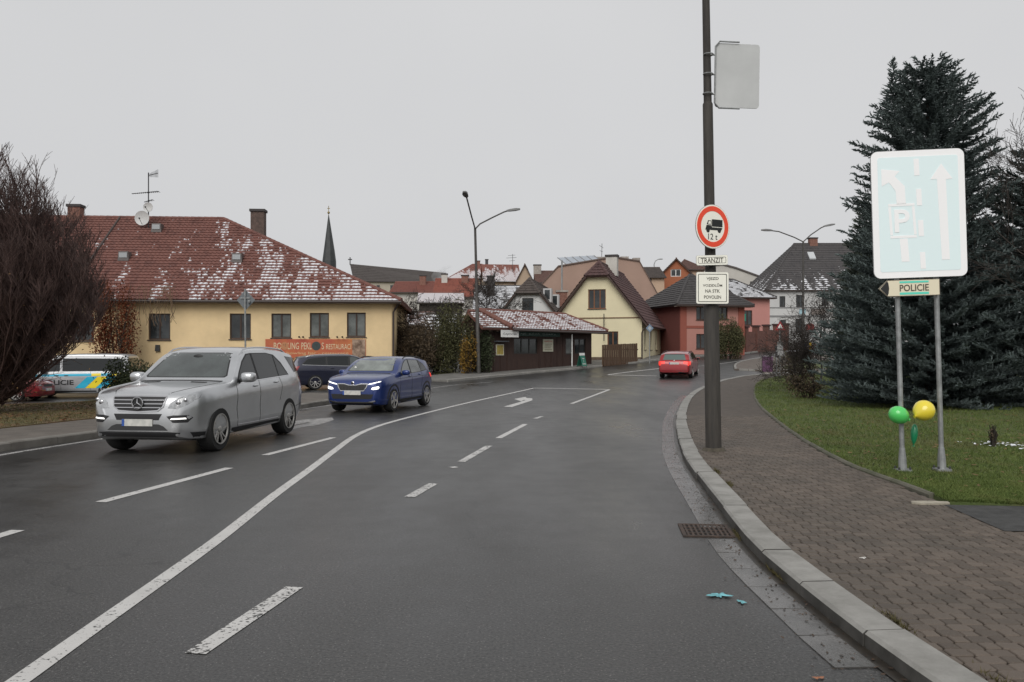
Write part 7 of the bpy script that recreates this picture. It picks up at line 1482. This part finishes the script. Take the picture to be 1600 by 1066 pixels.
b = (-13.0, 20.6); broom('bare_hornbeam', 'dense dark bare broom-shaped tree at the left edge of the picture', (b[0], b[1], h(*b) + 0.13), 6.35, 5, 2.8, 380, PURB)

# foliage masses
def leaf3(mb, x, y, z, s, q):
    a = rv(q).normalized(); b = a.cross(rv(q)).normalized() * (s * 0.55); a *= s; p = Vector((x, y, z)); mb.add([p - a, p - b - a * 0.1, p + a, p + b - a * 0.1], [(0, 1, 2, 3)])
def bush(name, label, base, size, n, leafs, m, seed, cat='bush', lumps=7, stem=True, group=None, flat=0.0, up=0.9):
    q = random.Random(seed); o = thing(name, label, cat, base, 0, group); mb = MB(); cs = [(Vector((q.uniform(-0.6, 0.6) * size[0], q.uniform(-0.6, 0.6) * size[1], size[2] * q.uniform(0.25, 0.72))), q.uniform(0.35, 0.6)) for _ in range(lumps)]
    for _ in range(n):
        c, r = cs[q.randrange(lumps)]; d = rv(q).normalized() * (q.random() ** 0.45) * r; x, y, z = c.x + d.x * size[0], c.y + d.y * size[1], max(0.02, c.z + d.z * size[2])
        leaf3(mb, x, y, z, q.uniform(*leafs), q)
    mb.build('foliage', m, o, fix=False)
    if stem:
        t = MB()
        for _ in range(14 + lumps * 2): c, r = cs[q.randrange(lumps)]; e = c + Vector((q.gauss(0, 0.3) * size[0], q.gauss(0, 0.3) * size[1], r * size[2] * q.uniform(0.2, 1.0))); t.tube([(c.x * 0.25, c.y * 0.25, -0.1), c * 0.6, e], [0.025, 0.018, 0.006], 4, False)
        t.build('stems', mat('bark_dark', (0.030, 0.024, 0.020), 0.9), o, fix=False)
    return o
def lm(name, a, b): return needle_mat(name, a, b)
L_DG = lm('leaf_dark_green', (0.022, 0.030, 0.015), (0.07, 0.085, 0.042)); L_BR = lm('leaf_brown', (0.050, 0.038, 0.025), (0.135, 0.098, 0.060)); L_YL = lm('leaf_ochre', (0.12, 0.065, 0.012), (0.26, 0.16, 0.03)); L_OR = lm('leaf_rust', (0.075, 0.022, 0.010), (0.20, 0.058, 0.022)); L_OL = lm('leaf_olive', (0.045, 0.048, 0.021), (0.11, 0.105, 0.048))
b = P(221, 600, 22.6); bush('juniper', 'dark green low evergreen bush left of the silver car roof', (b.x, 22.6, h(b.x, 22.6) + 0.1), (0.95, 0.8, 1.2), 11000, (0.022, 0.05), L_DG, 4)
b = P(186, 560, 43.0); bush('wall_creeper', 'rust brown climbing creeper on the left part of the yellow wall', (b.x, 42.6, h(b.x, 43)), (1.3, 0.4, 5.2), 7500, (0.035, 0.075), L_OR, 6, 'creeper', 9)
# bare creeper strands hanging over the wall
q_ = random.Random(3); mb = MB()
for k in range(26):
    px = q_.uniform(205, 275); p = P(px, 455, 43.3); x = p.x; z1 = p.z + 0.3; pts = [(x, 43.25 + (x + 20) * 0.06, z1)]
    for i in range(5): pts.append((pts[-1][0] + q_.gauss(0, 0.12), pts[-1][1], pts[-1][2] - q_.uniform(0.2, 0.55)))
    mb.tube(pts, 0.011, 3, False)
tagp(mb.build('creeper_strands', mat('dry_strand', (0.13, 0.085, 0.05), 0.9), fix=False), 'dry bare creeper strands hanging from the eaves of the restaurant', 'creeper')
for i, (px, py, Y, sx, sz, n, m, lb) in enumerate(((712, 588, 49.0, 1.6, 4.0, 11000, L_OL, 'tall dark green conifer bush left of the street lamp'), (655, 590, 48.3, 1.7, 2.9, 10000, L_BR, 'brown half-bare hedge behind the blue car'), (683, 590, 50.3, 1.5, 3.1, 9000, L_BR, 'olive bush between the brown hedge and the dark conifer'), (629, 592, 49.5, 1.2, 3.6, 7000, L_BR, 'brown bush at the corner of the yellow restaurant'), (733, 588, 47.9, 0.6, 2.2, 2200, L_YL, 'ochre yellow leaved bush beside the lamp post'), (759, 588, 48.6, 0.62, 2.6, 4200, L_DG, 'dark leafy bush between lamp post and tea house'), (1138, 548, 64, 1.5, 3.0, 15000, L_OL, 'large rounded olive hedge bush before the pink annex'))):
    b = P(px, py, Y); bush('garden_bush', lb, (b.x, Y, h(b.x, Y)), (sx, sx * 0.8, sz), n, (0.03, 0.075), m, 60 + i, lumps=11, group='garden bushes')
for px, Y, H_, seed, lb in ((682, 58, 5.8, 3, 'gnarled bare fruit tree in front of the shingled shed'), (648, 57, 5.2, 5, 'bare fruit tree beside the restaurant corner'), (748, 62, 7.6, 8, 'taller bare tree behind the left street lamp')):
    b = P(px, 0, Y); bare_tree('fruit_tree', lb, (b.x, Y, h(b.x, Y)), H_ * 0.62, seed, 0.95, 4, 0.12, (8, 7, 6, 4), 0.05, thin=0.011, start=0.3, ratio=0.58, group='bare fruit trees')
for x, y, H_, seed, lb in ((12.1, 33.0, 2.9, 12, 'small bare tree with drooping twigs left of the dark spruce'), (14.0, 37.5, 4.0, 14, 'bare tree in front of the white corner house'), (10.8, 31, 2.2, 17, 'low bare shrub at the near end of the island path')):
    bare_tree('lawn_tree', lb, (x, y, zl(x, y)), H_ * 0.7, seed, 0.9, 4, 0.05, (8, 7, 6, 4), 0.02, thin=0.006, start=0.25, ratio=0.6, group='bare trees on the lawn')
b = P(1650, 0, 24); bare_tree('edge_tree', 'leafless tree with a few dead leaves at the right edge', (14.1, 20.0, zl(14, 20)), 5.6, 44, 0.7, 4, 0.07, (9, 7, 5, 4), 0.12, thin=0.005, ratio=0.5)
for x, y, s_, n, m, seed, lb in ((12.2, 35.5, 1.2, 2200, L_BR, 3, 'low brown shrub under the bare tree on the lawn'), (19.4, 57.5, 1.1, 2600, L_OL, 5, 'clipped low hedge behind the purple cabinet'), (21.3, 61, 1.3, 2400, L_OR, 7, 'reddish low shrub behind the clipped hedge'), (9.9, 27.5, 0.9, 1500, L_BR, 9, 'brown ground shrub at the foot of the small spruce')):
    bush('low_shrub', lb, (x, y, zl(x, y) if y < 50 else h(x, y) + 0.13), (s_, s_ * 0.7, s_ * 0.85), n, (0.02, 0.05), m, seed, group='low shrubs')
# small snow patches left in the grass and on shrubs
SNOW = mat('snow', (0.74, 0.76, 0.80), 0.7, var=0.05, scale=10, bump=0.4, bscale=14)
def snow_patch(x, y, r, seed, label, zz=None, fl=0.03):
    q = random.Random(seed); mb = MB(); n = 14; z = zl(x, y) + 0.02 if zz is None else zz; ring = [(x + r * q.uniform(0.5, 1.2) * math.cos(6.283 * k / n), y + r * q.uniform(0.5, 1.3) * math.sin(6.283 * k / n), z - 0.02) for k in range(n)]
    mid = [((p[0] + x) / 2 + q.gauss(0, 0.1 * r), (p[1] + y) / 2 + q.gauss(0, 0.1 * r), z + fl * q.uniform(0.4, 1.3)) for p in ring]
    mb.add(ring + mid + [(x, y, z + fl)], [(k, (k + 1) % n, n + (k + 1) % n, n + k) for k in range(n)] + [(n + k, n + (k + 1) % n, 2 * n) for k in range(n)]); tagp(mb.build('snow_patch', SNOW, smooth=True), label, 'snow', 'snow remains')
g = G(1555, 688, 0.2)
def snow_spot():
    x, y = g.x + rnd.gauss(0.1, 0.22), g.y + rnd.gauss(0, 0.25); return x, y, zl(x, y) + 0.025, abs(rnd.gauss(0, 0.022)) + 0.008
scatter('snow_remains', 80, snow_spot, leaf, SNOW, label='crumbs of snow around the dead shrub at the right edge', cat='snow')
snow_patch(19.6, 57.2, 0.75, 5, 'snow lying on the clipped low hedge', h(19.6, 57.2) + 0.95, 0.1); g = G(1330, 600, 0.2); snow_patch(g.x, g.y, 0.5, 6, 'snow strip on the lawn beneath the small spruce')
bush('dead_shrub', 'tiny dead brown shrub in the lawn at the right edge', (G(1553, 680, 0.3).x, G(1553, 680, 0.3).y, zl(8, 14)), (0.10, 0.10, 0.34), 160, (0.01, 0.025), L_BR, 8, lumps=3)
# grass
def blades(name, n, spot, m, label, hmin, hmax):
    q = random.Random(9); mb = MB(); V, Fc = mb.v, mb.f
    while n > 0:
        s_ = spot(q)
        if s_ is None: continue
        n -= 1; x, y, z, k = s_; a = q.uniform(0, 6.28); l = q.uniform(hmin, hmax) * k; w = 0.0032 * k + 0.0012; lx, ly = q.gauss(0, 0.55) * l, q.gauss(0, 0.55) * l; i = len(V); ca_, sa_ = math.cos(a) * w, math.sin(a) * w
        V += [(x - ca_, y - sa_, z), (x + ca_, y + sa_, z), (x + lx, y + ly, z + l * 0.8)]; Fc.append((i, i + 1, i + 2))
    mb.mi = [0] * len(Fc); o = mb.build(name, m, fix=False, kind='stuff'); tagp(o, label, 'grass')
def lz(x, y): return h(x, y) + 0.11 + 0.03 * math.sin(x * 1.3 + y * 0.7) * math.sin(y * 0.9) * sm((x - 6) / 3) + 0.25 * sm((x - 9) / 8)
def spot_r(q):
    y = 8.5 + 34 * q.random() ** 2.3; x = q.uniform(4.6, min(20, y * 0.64 + 0.6))
    return (x, y, lz(x, y) - 0.004, 1 + (y - 8.5) * 0.05) if in_poly(x, y, LR) else None
def spot_l(q):
    y = 14.5 + 12.5 * q.random(); x = q.uniform(-16.5, -8.5)
    return (x, y, h(x, y) + 0.147, 1.7) if in_poly(x, y, LL) else None
GR = needle_mat('grass_blades', (0.055, 0.088, 0.017), (0.160, 0.200, 0.055)); nt = GR.node_tree; bs = nt.nodes['Principled BSDF']; old = bs.inputs['Base Color'].links[0].from_socket
ge = nt.nodes.new('ShaderNodeNewGeometry'); f_ = nmath(nt, 'MULTIPLY', nmath(nt, 'SUBTRACT', nnoise(nt, ge.outputs['Position'], 0.9, 6), 0.50), 5.0, True); nt.links.new(nmix(nt, nmath(nt, 'MULTIPLY', f_, 0.65), old, (0.125, 0.105, 0.045)), bs.inputs['Base Color'])
blades('lawn_grass', 150000, spot_r, GR, 'short damp grass of the right lawn', 0.018, 0.055); blades('verge_grass', 26000, spot_l, needle_mat('grass_brown', (0.075, 0.078, 0.027), (0.17, 0.13, 0.06)), 'short brownish grass of the left verge', 0.02, 0.05)
def ls(xa, xb, ya, yb, poly, zf, sa, sb):
    def f():
        while True:
            x, y = rnd.uniform(xa, xb), rnd.uniform(ya, yb)
            if in_poly(x, y, poly): return x, y, zf(x, y) + 0.012, rnd.uniform(sa, sb)
    return f
scatter('verge_leaves', 2600, ls(-17, -8.5, 14, 27, LL, lambda x, y: h(x, y) + 0.15, 0.025, 0.06), leaf, mat('fallen_leaf', (0.13, 0.045, 0.022), 0.8, col2=(0.19, 0.10, 0.035), scale=2), label='fallen brown leaves on the left verge', cat='leaves')
scatter('lawn_leaves', 900, ls(4.7, 12, 8.5, 22, LR, lz, 0.02, 0.045), leaf, mat('fallen_leaf_dark', (0.10, 0.055, 0.025), 0.8, col2=(0.20, 0.13, 0.05), scale=2), label='scattered fallen leaves on the right lawn', cat='leaves')
# weeds in the kerb joints
def joint_spot(q):
    s_, d = q.choice(((13.0, 0.27), (14.05, 0.27), (7.9, 0.26), (10.6, -0.02), (9.25, -0.01), (6.9, 0.30))); p, t = poly_at(KR, s_ + q.gauss(0, 0.10)); d += abs(q.gauss(0, 0.015)); x, y = p.x + t.y * d, p.y - t.x * d; return x, y, h(x, y) + (0.085 if d > 0.1 else 0.0), 1.0
blades('kerb_weeds', 900, joint_spot, needle_mat('weed', (0.05, 0.045, 0.015), (0.12, 0.10, 0.045)), 'tiny weeds growing from the kerb joints', 0.015, 0.06)
